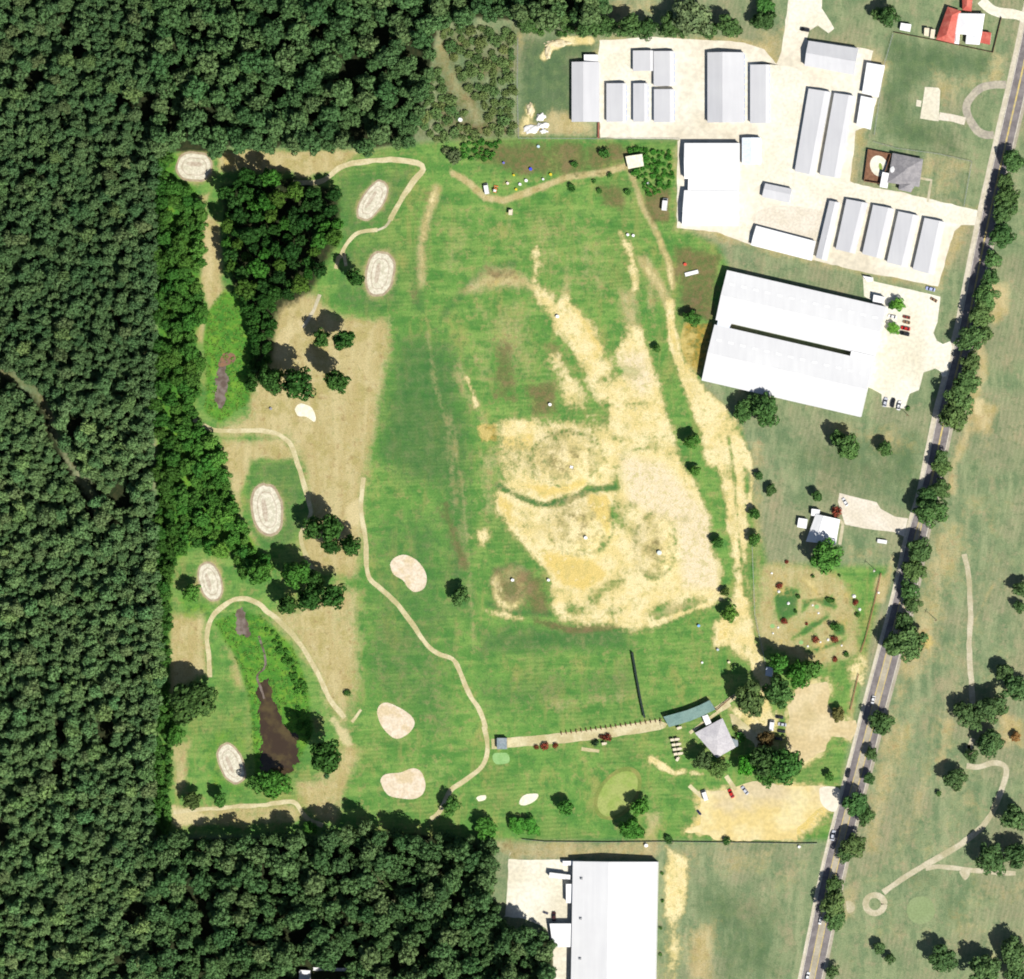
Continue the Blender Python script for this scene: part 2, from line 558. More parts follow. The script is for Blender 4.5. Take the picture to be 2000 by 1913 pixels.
# north course field: weeds and rough
area('brown', qs('20', (-300, 1030), (800, 1030), (880, 1150), (620, 1260), (330, 1300), (0, 1280), (-300, 1180)), 6, 0.75)
area('brown', qs('20', (980, 1380), (1160, 1380), (1150, 1620), (1020, 1640), (970, 1500)), 4, 0.95)
area('brown', qs('20', (620, 1350), (830, 1350), (840, 1560), (660, 1500)), 4, 0.75)
area('brown', qs('21', (1180, 0), (1560, 40), (1500, 300), (1460, 560), (1220, 540), (1200, 250)), 6, 0.8)
area('dark', qs('21', (1200, 330), (1400, 300), (1430, 560), (1230, 600)), 5, 0.8)
area('yellow', qs('21', (1250, 560), (1470, 570), (1440, 800), (1380, 950), (1290, 880), (1240, 760)), 3, 0.9)
stroke('dry', qs('10', (1440, 1270), (1560, 1340), (1680, 1450), (1740, 1460)) + qs('20', (-60, 1470), (150, 1400), (400, 1300), (700, 1260), (830, 1220)), 3.2, 1.5)
stroke('dry', qs('20', (870, 1260), (950, 1500), (1050, 1680), (1130, 1876)) + qs('21', (1100, 0), (1150, 130), (1180, 300)), 3.5, 1.5, 0.8)
# driving range: mown stripes of lush grass and dry grass
area('dark', fv((760, 640), (870, 640), (900, 800), (900, 1000), (905, 1180), (860, 1170), (840, 950), (720, 880), (730, 760)), 12, 0.8)
area('dark', fv((920, 1205), (1200, 1195), (1210, 1240), (920, 1255)), 8, 0.85)
area('dark', fv((920, 1300), (1220, 1270), (1220, 1330), (930, 1370)), 10, 0.5)
area('dry', qs('22', (240, 1530), (900, 1460), (930, 1540), (280, 1600)), 6, 0.45)
area('dark', fv((700, 1000), (850, 980), (880, 1160), (860, 1420), (700, 1330)), 14, 0.55)
area('brown', qs('11', (1700, 700), (1850, 680), (1900, 900), (1951, 1180), (1700, 1150), (1740, 900)), 6, 0.6)
# bare sandy soil of the range, read off two detail sheets
def ga(*pts):
    return [(860 + x / 1.75, 460 + y / 1.75) for x, y in pts]


def gb(*pts):
    return [(860 + x / 1.75, 820 + y / 1.75) for x, y in pts]


area('dry', ga((70, 195), (165, 105), (225, 105), (300, 140), (380, 200), (340, 215), (270, 180), (200, 185), (120, 200)), 5, 0.8)
area('brown', ga((120, 150), (165, 105), (225, 105), (270, 130), (200, 150)), 4, 0.6)
area('yellow', ga((150, 150), (210, 150), (210, 190), (150, 190)), 4, 0.5)
stroke('dirt', ga((325, 50), (330, 100), (322, 150)), 4.5, 3.5, 0.75)
stroke('dry', ga((430, 120), (432, 190)), 5, 4, 0.6)
area('dirt', ga((295, 165), (350, 178), (395, 225), (432, 205), (470, 250), (522, 320), (562, 400), (600, 470), (640, 490), (690, 490), (700, 450), (612, 430), (600, 395), (640, 350), (640, 300), (690, 320),
               (712, 400), (742, 480), (772, 600), (800, 700), (808, 790), (330, 790), (330, 690), (420, 670), (520, 650), (565, 620), (522, 545), (500, 470), (440, 380), (400, 330), (360, 255)), 4.5)
area('dirt', ga((352, 380), (415, 400), (440, 470), (492, 560), (498, 595), (430, 608), (412, 560), (398, 480)), 5, 0.72)
area('brown', ga((335, 362), (400, 362), (442, 440), (410, 450), (350, 400)), 5, 0.7)
area('brown', ga((180, 370), (240, 365), (255, 500), (180, 520)), 7, 0.75)
area('brown', ga((270, 500), (400, 500), (405, 610), (320, 625)), 7, 0.8)
area('brown', ga((325, 640), (500, 640), (500, 690), (330, 700)), 6, 0.6)
area('dirt', ga((205, 680), (325, 668), (327, 742), (208, 745)), 3, 0.85)
area('yellow', ga((205, 680), (325, 668), (327, 742), (208, 745)), 3, 0.55)
area('yellow', ga((125, 645), (192, 645), (196, 705), (140, 705)), 3, 0.8)
stroke('dry', ga((62, 480), (80, 530), (118, 578)), 5, 4, 0.6)
area('dry', ga((120, 240), (320, 240), (320, 480), (260, 500), (140, 440)), 14, 0.42)
area('dry', ga((605, 180), (672, 188), (692, 320), (640, 345), (618, 250)), 6, 0.75)
area('dry', ga((520, 120), (570, 160), (575, 250), (540, 220)), 6, 0.5)
area('dry', ga((700, 150), (735, 170), (735, 300), (705, 250)), 5, 0.6)
stroke('dirt', ga((612, -10), (645, 50), (660, 110), (665, 180)), 3.2, 2.5, 0.75)
stroke('dry', ga((690, 85), (740, 160), (785, 230)), 5.5, 3, 0.9)
stroke('dirt', ga((705, 110), (745, 165), (785, 230)), 2.5, 2.0, 0.7)
area('yellow', ga((440, 210), (475, 250), (530, 330), (600, 470), (560, 430), (500, 340)), 4, 0.75)
area('yellow', ga((500, 390), (545, 385), (560, 440), (510, 440)), 4, 0.5)
area('pale', ga((600, 400), (700, 390), (740, 500), (690, 560), (620, 480)), 8, 0.8)
for x, y, w in ((560, 490, 30), (665, 575, 42), (540, 430, 24), (575, 580, 26), (640, 650, 40), (720, 660, 40), (570, 700, 36), (690, 720, 50), (760, 730, 30), (620, 745, 40)):
    area('dirt', ga(*oval(x, y, w, 9, 0.05, 10)), 4, -0.62)
area('dirt', gb((200, -5), (780, -5), (802, 60), (832, 150), (882, 230), (912, 330), (932, 420), (952, 520), (968, 600), (905, 640), (800, 665), (720, 712), (640, 718), (560, 700), (480, 692), (425, 690), (385, 640),
               (380, 560), (350, 500), (300, 440), (240, 380), (195, 310), (186, 240), (225, 205), (205, 120), (205, 40)), 4.5)
area('dirt', gb((190, -30), (560, -30), (600, 10), (560, 40), (420, 20), (340, 40), (325, -5)), 6, -0.62)
area('dirt', gb((195, 60), (300, 70), (320, 180), (250, 190), (205, 150)), 7, -0.5)
area('dry', gb((195, 40), (300, 50), (320, 180), (215, 190)), 6, 0.6)
# weedy mounds with trodden rings
for (cx, cy, rx, ry, h) in ((435, 140, 128, 98, 1.3), (480, 358, 112, 106, 1.4), (735, 430, 72, 112, 1.3), (240, 575, 70, 78, 1.2)):
    o1 = gb(*oval(cx, cy, rx, ry, 0, 22))
    area('dirt', o1, 6, -0.36)
    area('pale', o1, 5, -0.7)
    area('dry', o1, 6, 0.75)
    area('brown', gb(*oval(cx, cy, rx * .58, ry * .54, 0, 16)), 6, 0.9)
    stroke('dirt', o1 + o1[:1], 1.6, 2.0, -0.5)
    stroke('dark', o1[2:20], 1.8, 1.8, 0.75)
    stroke('dirt', gb(*oval(cx, cy, rx * .8, ry * .8, 0.2, 18))[3:12], 3.0, 3, 0.7)
    stroke('dirt', gb(*oval(cx, cy, rx * .45, ry * .7, 0.4, 18))[9:16], 2.0, 2, 0.6)
    mx, my = M(*gb((cx, cy))[0])
    d = np.hypot((GX - mx) / (rx / 1.75 * .26), (GY - my) / (ry / 1.75 * .26))
    HZ += h * sstep(1.25 - d)
LINE = gb((195, 225), (270, 265), (350, 293), (440, 272), (520, 238), (598, 232))
stroke('dirt', LINE, 3.2, 2.0, -0.95)
stroke('dark', LINE, 3.0, 2.0, 1)
area('dirt', gb((220, 175), (300, 235), (360, 280), (440, 262), (540, 215), (585, 150), (560, 140), (500, 200), (400, 225), (300, 195)), 3, 0.95)
area('yellow', gb((260, 215), (350, 268), (430, 255), (520, 215), (500, 200), (400, 225)), 4, 0.8)
area('yellow', gb((500, 250), (570, 258), (592, 320), (575, 400), (545, 350), (510, 300)), 5, 0.9)
area('dirt', gb((500, 250), (570, 258), (592, 320), (575, 400), (545, 350), (510, 300)), 4, 0.9)
area('yellow', gb((345, 445), (520, 480), (575, 530), (490, 590), (420, 560), (362, 500)), 6, 0.95)
area('yellow', gb((190, 240), (250, 290), (240, 360), (200, 300)), 4, 0.7)
area('pale', gb((615, 120), (765, 150), (920, 330), (955, 580), (830, 575), (800, 350), (640, 280)), 8, 0.95)
area('dirt', gb((250, 290), (310, 300), (330, 400), (270, 370)), 5, -0.45)
area('dirt', gb((520, 590), (560, 580), (565, 620), (500, 640)), 4, -0.7)
area('dirt', gb((700, 665), (790, 612), (905, 612), (865, 652), (745, 692)), 4, -0.72)
area('dry', gb((700, 665), (790, 612), (905, 612), (865, 652), (745, 692)), 4, 0.6)
stroke('dirt', gb((640, 704), (730, 696), (830, 662), (930, 625)), 3.0, 2, 0.95)
for x, y, w, hh in ((620, 300, 60, 22), (620, 350, 24, 30), (850, 340, 40, 12), (660, 520, 40, 12), (730, 525, 40, 10), (590, 560, 50, 14), (430, 580, 30, 8), (450, 650, 30, 20), (560, 660, 70, 10), (600, 200, 20, 50), (690, 100, 60, 14), (640, 60, 50, 12), (740, 60, 40, 14)):
    area('dirt', gb(*oval(x, y, w, hh, 0.1, 12)), 4, -0.6)
area('brown', gb((180, 500), (370, 520), (385, 640), (360, 680), (230, 660), (170, 600)), 7, 0.65)
stroke('brown', gb((330, 690), (440, 718), (610, 708)), 3.5, 3, 0.85)
stroke('dark', gb((165, 630), (230, 660), (370, 662)), 3.5, 3, 0.9)
stroke('dark', gb((190, 560), (205, 515), (250, 495), (300, 530), (305, 580)), 3.5, 2.5, 0.9)
area('dirt', gb((118, 380), (165, 370), (180, 405), (130, 432)), 4, 0.6)
area('dry', gb((120, 100), (210, 100), (210, 330), (130, 330)), 9, 0.5)
stroke('dry', gb((30, 0), (50, 300), (85, 480), (100, 600)), 5, 5, 0.4)
# haul road along the east side of the range
stroke('dirt', ga((738, -10), (775, 80), (790, 160), (792, 230)), 2.4, 1.8, 0.6)
stroke('dirt', ga((785, 225), (790, 320), (805, 400), (830, 470)), 4.2, 2.0, 0.95)
area('dirt', ga((805, 430), (840, 440), (900, 520), (975, 590), (1010, 640), (1050, 740), (1060, 790), (910, 790), (890, 680), (860, 590), (820, 500)), 3, 0.95)
area('yellow', ga((785, 225), (800, 300), (815, 400), (890, 500), (830, 470), (780, 330)), 3.5, 0.6)
area('dirt', gb((885, -10), (1020, -10), (1036, 120), (1045, 330), (1056, 600), (1062, 780), (940, 780), (935, 690), (1005, 650), (1012, 520), (985, 380), (962, 210), (930, 110)), 3.5, 0.95)
stroke('dirt', gb((985, 60), (1005, 200), (1020, 400), (1045, 600)), 1.6, 1.5, -0.75)
stroke('dirt', gb((955, 60), (985, 200)), 1.4, 1.5, -0.6)
stroke('dirt', gb((1015, 40), (1052, 120), (1066, 200), (1056, 290)), 2.2, 1.6, 0.8)
area('yellow', gb((935, 690), (1010, 690), (1000, 770), (940, 770)), 4, 0.5)
stroke('dirt', fv((1425, 1190), (1450, 1280), (1475, 1330)), 5.5, 2.0)
area('dirt', fv((1375, 1190), (1410, 1200), (1440, 1270), (1415, 1260), (1385, 1230)), 3, 0.85)
stroke('dry', fv((1450, 850), (1450, 1000), (1445, 1150), (1460, 1240)), 5, 4, 0.6)
# terrace curve on the west of the range
stroke('dry', fv((838, 362), (818, 415), (806, 470), (808, 545)), 4.5, 3.5, 0.85)
stroke('dirt', fv((832, 370), (814, 430), (807, 480), (808, 530)), 2.0, 2, 0.62)
stroke('brown', fv((820, 370), (795, 420), (790, 480), (797, 570)), 4.5, 4.5, 0.42)
stroke('dry', fv((820, 640), (835, 750), (870, 850), (885, 930), (900, 1100), (908, 1250)), 2.2, 2.5, 0.5)
stroke('dry', fv((880, 700), (905, 760), (930, 810)), 4, 4, 0.45)
stroke('dirt', qs('11', (1540, 960), (1580, 1060), (1610, 1170)), 2, 1.5, 0.8)
area('dry', fv((920, 600), (1000, 560), (1010, 640), (960, 700), (900, 720)), 14, 0.3)
area('dirt', qs('12', (1610, 300), (1700, 270), (1740, 330), (1680, 400), (1610, 390)), 3, 0.75)
area('dirt', qs('12', (1750, 0), (1900, 60), (1951, 250), (1880, 330), (1760, 140)), 4, 0.65)
stroke('brown', qs('12', (1380, 100), (1440, 300), (1540, 560)), 5, 4, 0.7)
stroke('dirt', qs('12', (1690, 880), (1800, 900), (1950, 930)), 2, 2, 0.6)
# dry fairways on the west
area('dry', fv((525, 575), (560, 558), (600, 565), (640, 608), (745, 612), (742, 680), (722, 790), (706, 880), (692, 960), (692, 1030), (686, 1105), (600, 1090), (572, 1045), (598, 990),
               (585, 900), (552, 840), (410, 832), (480, 790), (470, 770), (520, 690)), 6.5)
area('dry', fv((425, 845), (545, 838), (572, 885), (500, 888), (458, 945), (470, 990), (505, 1050), (470, 1020), (440, 930)), 4, 0.95)
area('dry', fv((520, 1182), (645, 1120), (690, 1135), (692, 1230), (680, 1330), (660, 1425), (620, 1340), (580, 1250)), 8, 0.85)
area('dry', fv((322, 1180), (392, 1170), (398, 1290), (325, 1330)), 4, 0.9)
area('dry', fv((415, 290), (690, 288), (650, 325), (570, 345), (560, 330), (420, 330)), 2.5, 0.95)
area('yellow', fv((415, 290), (450, 290), (450, 330), (430, 330)), 2.5, 0.6)
area('dry', fv((385, 400), (420, 430), (428, 560), (400, 600), (382, 540)), 3, 0.95)
area('dry', fv((370, 380), (400, 370), (395, 410), (365, 410)), 2, 0.7)
area('dry', fv((365, 610), (400, 600), (390, 660), (370, 650)), 2, 0.7)
area('dry', fv((430, 1200), (460, 1250), (470, 1330), (440, 1300)), 4, 0.65)
area('dry', fv((560, 1500), (630, 1480), (650, 1440), (660, 1420), (690, 1440), (660, 1520), (640, 1580), (600, 1570)), 5, 0.8)
area('dry', fv((325, 1540), (420, 1545), (560, 1540), (600, 1575), (340, 1585)), 3, 0.75)
area('pale', fv((325, 1540), (400, 1560), (390, 1580), (330, 1582)), 3, 0.8)
area('dry', fv((325, 1420), (365, 1420), (355, 1520), (335, 1520)), 3, 0.7)
stroke('pale', fv((640, 1380), (665, 1420)), 5, 3, 0.8)
area('pale', fv((655, 970), (690, 950), (690, 1010), (660, 1010)), 4, 0.75)
stroke('pale', fv((572, 625), (545, 640), (535, 680)), 9, 3, 0.55)
stroke('pale', fv((560, 690), (640, 695), (720, 680)), 4, 3, 0.45)
area('brown', fv((520, 1260), (560, 1300), (640, 1410), (600, 1400), (540, 1330)), 3, 0.55)
# uneven upper range
area('dry', fv((840, 400), (1000, 400), (1180, 430), (1200, 540), (1110, 590), (1040, 540), (950, 490), (850, 520)), 18, 0.30)
area('dry', fv((900, 560), (1020, 600), (1090, 700), (1100, 800), (940, 800), (880, 700)), 16, 0.26)
area('dry', fv((700, 1180), (900, 1220), (900, 1560), (690, 1540)), 20, 0.16)
area('dry', fv((930, 1180), (1380, 1200), (1400, 1330), (940, 1400)), 18, 0.14)
stroke('dark', fv((855, 600), (890, 555), (935, 515), (985, 505)), 4, 4, 0.8)
stroke('dark', fv((805, 590), (800, 520), (815, 440), (850, 380)), 5, 5, 0.7)
stroke('dark', fv((905, 860), (900, 1000), (905, 1150)), 4, 4, 0.6)
stroke('dark', fv((1100, 610), (1150, 700), (1175, 740)), 5, 4, 0.7)
stroke('dirt', fv((945, 1015), (930, 1040), (905, 1030)), 3, 3, 0.5)
# greens' surrounds kept lush
for pts in (fv((650, 330), (790, 320), (790, 360), (740, 430), (660, 470), (640, 420)), fv((660, 470), (760, 470), (770, 590), (700, 610), (640, 580)),
            fv((480, 880), (570, 880), (592, 980), (560, 1040), (500, 1060), (465, 980))):
    area('dry', pts, 3, -0.9)
    area('dark', pts, 4, 0.55)
area('dark', fv((700, 1010), (850, 1010), (850, 1160), (760, 1170), (700, 1090)), 6, 0.45)
# marsh around the ponds
area('marsh', fv((395, 600), (430, 555), (490, 590), (495, 650), (480, 720), (480, 770), (420, 810), (392, 790), (395, 700), (390, 660)), 3)
area('marsh', fv((410, 1190), (460, 1170), (500, 1180), (560, 1240), (590, 1310), (600, 1400), (560, 1480), (490, 1480), (475, 1330), (455, 1270)), 3)
area('marsh', fv((380, 1430), (470, 1350), (485, 1480), (470, 1530), (400, 1520)), 5, 0.5)
area('marsh', fv((340, 1140), (400, 1150), (420, 1190), (350, 1190)), 4, 0.5)
# east lawns
area('dark', qs('31', (500, 1320), (1250, 1350), (1150, 1876), (300, 1876), (300, 1500)), 10, 0.55)
area('dry', qs('31', (450, 1280), (1000, 1320), (1200, 1480), (900, 1500), (750, 1440), (550, 1380)), 6, 0.45)
area('dry', qs('31', (1640, 250), (1860, 280), (1840, 500), (1720, 600)), 4, 0.85)
area('dry', qs('31', (1580, 1100), (1760, 1180), (1700, 1380), (1560, 1370)), 4, 0.9)
area('pale', qs('31', (1590, 1120), (1660, 1120), (1640, 1260), (1590, 1230)), 3, 0.9)
stroke('dry', qs('31', (1640, 760), (1650, 950), (1590, 1100), (1530, 1400), (1430, 1620), (1420, 1800)), 5, 3, 0.7)
area('dry', qs('32', (1260, 250), (1480, 250), (1400, 600), (1350, 1000), (1250, 1300), (1100, 1500), (1000, 1750), (900, 1876), (1050, 1200), (1200, 700)), 8, 0.6)
area('dry', qs('33', (880, 0), (1150, 0), (950, 600), (900, 950), (800, 950), (830, 500)), 7, 0.6)
area('yellow', qs('32', (1210, 1030), (1290, 1060), (1260, 1170), (1200, 1160)), 3, 0.55)
stroke('dry', qs('32', (1395, 1876), (1400, 1700)), 5, 3, 0.6)
stroke('dry', qs('33', (1330, 350), (1400, 0)), 6, 3, 0.6)
area('dry', qs('32', (1780, 1520), (1860, 1650), (1951, 1680), (1951, 1876), (1750, 1876)), 5, 0.7)
area('dry', qs('31', (1951, 0), (1860, 300), (1700, 700), (1600, 1000), (1500, 1500), (1420, 1876), (1951, 1876)) , 14, 0.15)
area('dry', qs('32', (1420, 0), (1250, 500), (1050, 1300), (900, 1876), (1951, 1876), (1951, 0)), 14, 0.15)
area('dry', qs('33', (900, 0), (700, 900), (600, 1876), (1951, 1876), (1951, 0)), 14, 0.15)
area('dry', qs('32', (620, 380), (900, 400), (960, 560), (700, 560)), 8, 0.4)
area('dry', qs('32', (860, 620), (970, 620), (930, 820), (860, 820)), 3, 0.8)
stroke('dry', qs('32', (990, 480), (920, 800)), 2.5, 1.5, 0.6)
stroke('dry', qs('32', (1580, 970), (1640, 850), (1720, 700)), 1.6, 2, 0.55)
# miniature golf lawn: tan mown turf with strips left long
area('dry', qs('32', (0, 520), (340, 540), (600, 600), (660, 700), (760, 1000), (740, 1200), (560, 1260), (440, 1300), (80, 1130), (0, 1100)), 4, 0.75)
area('yellow', qs('32', (40, 560), (600, 620), (700, 780), (740, 1180), (430, 1280), (80, 1120)), 5, 0.35)
for pts in (((120, 740), (200, 700), (300, 720), (280, 900), (160, 960), (135, 850)), ((330, 800), (540, 770), (580, 840), (560, 860), (400, 800), (330, 880)),
            ((250, 1080), (400, 960), (520, 905), (500, 940), (360, 1040)), ((550, 960), (640, 960), (640, 1060), (560, 1050)), ((350, 1170), (640, 1080), (620, 1110), (380, 1190))):
    area('dry', qs('32', *pts), 1.5, -0.95)
    area('dark', qs('32', *pts), 1.5, 0.9)
area('dirt', qs('32', (280, 620), (440, 640), (520, 700), (380, 700)), 3, 0.5)
area('dirt', qs('32', (640, 1300), (760, 1190), (800, 1200), (760, 1400), (690, 1380)), 4, 0.6)
area('dirt', qs('22', (1600, 1600), (1800, 1560), (1951, 1650), (1951, 1876), (1800, 1876), (1720, 1760)), 4, 0.8)
stroke('dirt', qs('22', (1760, 1160), (1850, 1380), (1860, 1560), (1850, 1800)), 5, 2, 0.9)
stroke('dry', qs('32', (700, 1400), (680, 1690)), 3, 2, 0.6)
# practice lawn by the club house
stroke('dirt', qs('23', (1020, 265), (1130, 330), (1200, 370), (1260, 350)), 3.0, 1.5, 0.9)
area('dirt', qs('23', (1300, 350), (1400, 370), (1310, 385)), 1.5, 0.8)
area('dry', qs('23', (960, 640), (1080, 660), (1040, 830), (980, 850)), 4, 0.7)
area('dry', qs('23', (1110, 80), (1280, 100), (1260, 330), (1160, 250)), 4, 0.35)
area('dry', qs('23', (-100, 860), (1100, 860), (1080, 990), (0, 1000), (-140, 900)), 3, 0.6)
area('brown', qs('23', (-140, 840), (300, 860), (280, 980), (-140, 1000)), 4, 0.4)
area('dirt', qs('23', (1130, 900), (1200, 940), (1290, 1010), (1280, 1300), (1240, 1420), (1125, 1420)), 3, 0.95)
area('dirt', qs('23', (1125, 1380), (1250, 1380), (1215, 1500), (1230, 1700), (1200, 1900), (1118, 1900)), 5, 0.62)
area('dry', qs('23', (1280, 1480), (1500, 1480), (1470, 1900), (1280, 1900)), 7, 0.75)
area('dry', qs('23', (1150, 880), (1951, 900), (1951, 1100), (1350, 1100)), 7, 0.35)
area('dark', qs('23', (1300, 1150), (1951, 1300), (1951, 1900), (1500, 1900), (1450, 1450), (1280, 1400)), 10, 0.6)
area('dry', qs('33', (80, 960), (350, 1000), (300, 1250), (100, 1200)), 9, 0.35)
ARC = [q('33', 1195 + 230 * math.cos(t), 1370 + 250 * math.sin(t)) for t in np.linspace(-2.2, 0.2, 9)]
stroke('dark', ARC, 7, 6, 0.55)
stroke('dry', qs('32', (1560, 100), (1430, 500), (1330, 900)), 9, 8, 0.45)
stroke('dry', qs('33', (1320, 0), (1150, 700), (1000, 1000)), 8, 8, 0.4)
area('dry', qs('33', (1500, 430), (1720, 560), (1600, 700), (1480, 560)), 8, 0.4)
area('dry', qs('33', (1500, 1150), (1951, 1150), (1951, 1350), (1500, 1330)), 10, 0.4)
area('dry', qs('33', (650, 1100), (750, 1250), (700, 1420), (600, 1500), (620, 1300)), 6, 0.5)
# soil thrown up round the ringed greens
for (cr, x, y, rx, ry, a) in (('00', 1425, 1222, 42, 36, 0), ('10', 855, 1470, 50, 28, 1.0), ('11', 908, 205, 52, 35, 1.4), ('02', 1540, 660, 46, 29, 1.85), ('03', 1695, 295, 48, 30, 1.95)):
    area('dry', oval(*q(cr, x, y), rx, ry, a, 18), 2.5, 0.6)
area('dry', oval(522, 996, 58, 37, 1.7, 18), 2.5, 0.6)
# worn rims of the gravel lots
area('dirt', qs('32', (280, 1440), (420, 1400), (520, 1390), (540, 1480), (520, 1560), (570, 1650), (700, 1680), (690, 1840), (600, 1810), (530, 1800), (510, 1876)) +
     qs('33', (490, 220), (400, 290), (330, 310), (200, 200), (180, 60), (200, 0)) + qs('32', (200, 1700), (210, 1580)), 5, 0.75)
area('dirt', qs('23', (1340, 510), (1590, 470), (1951, 430)) + qs('33', (330, 440), (600, 470), (570, 650), (300, 860), (0, 862)) + qs('23', (1500, 855), (1260, 800), (1360, 640)), 4, 0.72)
area('yellow', qs('23', (1340, 510), (1590, 470), (1951, 430)) + qs('33', (330, 440), (600, 470), (570, 650), (300, 860), (0, 862)) + qs('23', (1500, 855), (1260, 800), (1360, 640)), 4, 0.6)
area('dry', [(1160, 70), (1460, 70), (1530, 110), (1700, 85), (1740, 130), (1690, 260), (1670, 360), (1910, 405), (1840, 570), (1690, 540), (1460, 485), (1315, 450), (1318, 265), (1160, 275)], 4, 0.6)
# tan strip left of the grove
area('forest', qs('00', (1450, 1560), (1600, 1560), (1620, 1876), (1480, 1876)) , 3, -0.9)
area('dry', [(393, 440), (425, 440), (433, 530), (430, 560), (410, 600), (395, 570)], 3, 0.95)
area('pale', [(396, 460), (422, 460), (430, 540), (405, 590), (398, 560)], 4, 0.45)
# ponds: real hollows
def hollow(pts_m, depth, bank):
    global HZ
    sel = bbox_sel(pts_m, bank)
    x, y = GX[sel], GY[sel]
    d = sdist(pts_m, sel) + 1.1 * np.sin(x * .9 + 1.3 * np.sin(y * .37)) * np.cos(y * .7 + np.sin(x * .5)) + .6 * np.sin(x * 2.1 + y * 1.7)
    HZ[sel] -= depth * sstep((d + bank) / (2 * bank))


POND_S = [M(*p) for p in fv((492, 1310), (512, 1300), (528, 1355), (548, 1395), (570, 1410), (572, 1450), (558, 1482), (500, 1482), (500, 1420), (495, 1360))]
POND_N = [M(*p) for p in qs('01', (1590, 890), (1640, 870), (1670, 1000), (1660, 1120), (1610, 1200), (1570, 1120))]
POND_M = [M(*p) for p in qs('02', (1740, 880), (1780, 850), (1810, 980), (1840, 1060), (1750, 1060), (1720, 960))]
hollow(POND_S, 1.0, 2.2)
hollow(POND_N, 1.0, 2.0)
hollow(POND_M, 1.0, 1.8)
HZ[np.abs(HZ) < 1e-4] = 0


def height(x, y):
    i = int(np.clip(np.searchsorted(gx, x) - 1, 0, NX - 2))
    j = int(np.clip(np.searchsorted(gy, y) - 1, 0, NY - 2))
    return float(HZ.reshape(NY, NX)[j, i])


verts = np.stack([GX, GY, HZ], 1)
idx = np.arange(NX * NY).reshape(NY, NX)
quads = np.stack([idx[:-1, :-1], idx[:-1, 1:], idx[1:, 1:], idx[1:, :-1]], -1).reshape(-1, 4)
me = bpy.data.meshes.new('ground')
me.vertices.add(len(verts))
me.vertices.foreach_set('co', verts.ravel())
me.loops.add(quads.size)
me.loops.foreach_set('vertex_index', quads.ravel().astype(np.int32))
me.polygons.add(len(quads))
me.polygons.foreach_set('loop_start', np.arange(0, quads.size, 4, dtype=np.int32))
me.update(calc_edges=True)
me.polygons.foreach_set('use_smooth', np.ones(len(quads), bool))
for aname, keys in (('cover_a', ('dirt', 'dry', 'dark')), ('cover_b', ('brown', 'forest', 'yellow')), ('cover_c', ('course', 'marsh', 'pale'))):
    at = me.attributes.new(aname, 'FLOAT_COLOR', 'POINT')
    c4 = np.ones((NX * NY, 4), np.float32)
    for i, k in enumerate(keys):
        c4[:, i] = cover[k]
    at.data.foreach_set('color', c4.ravel())


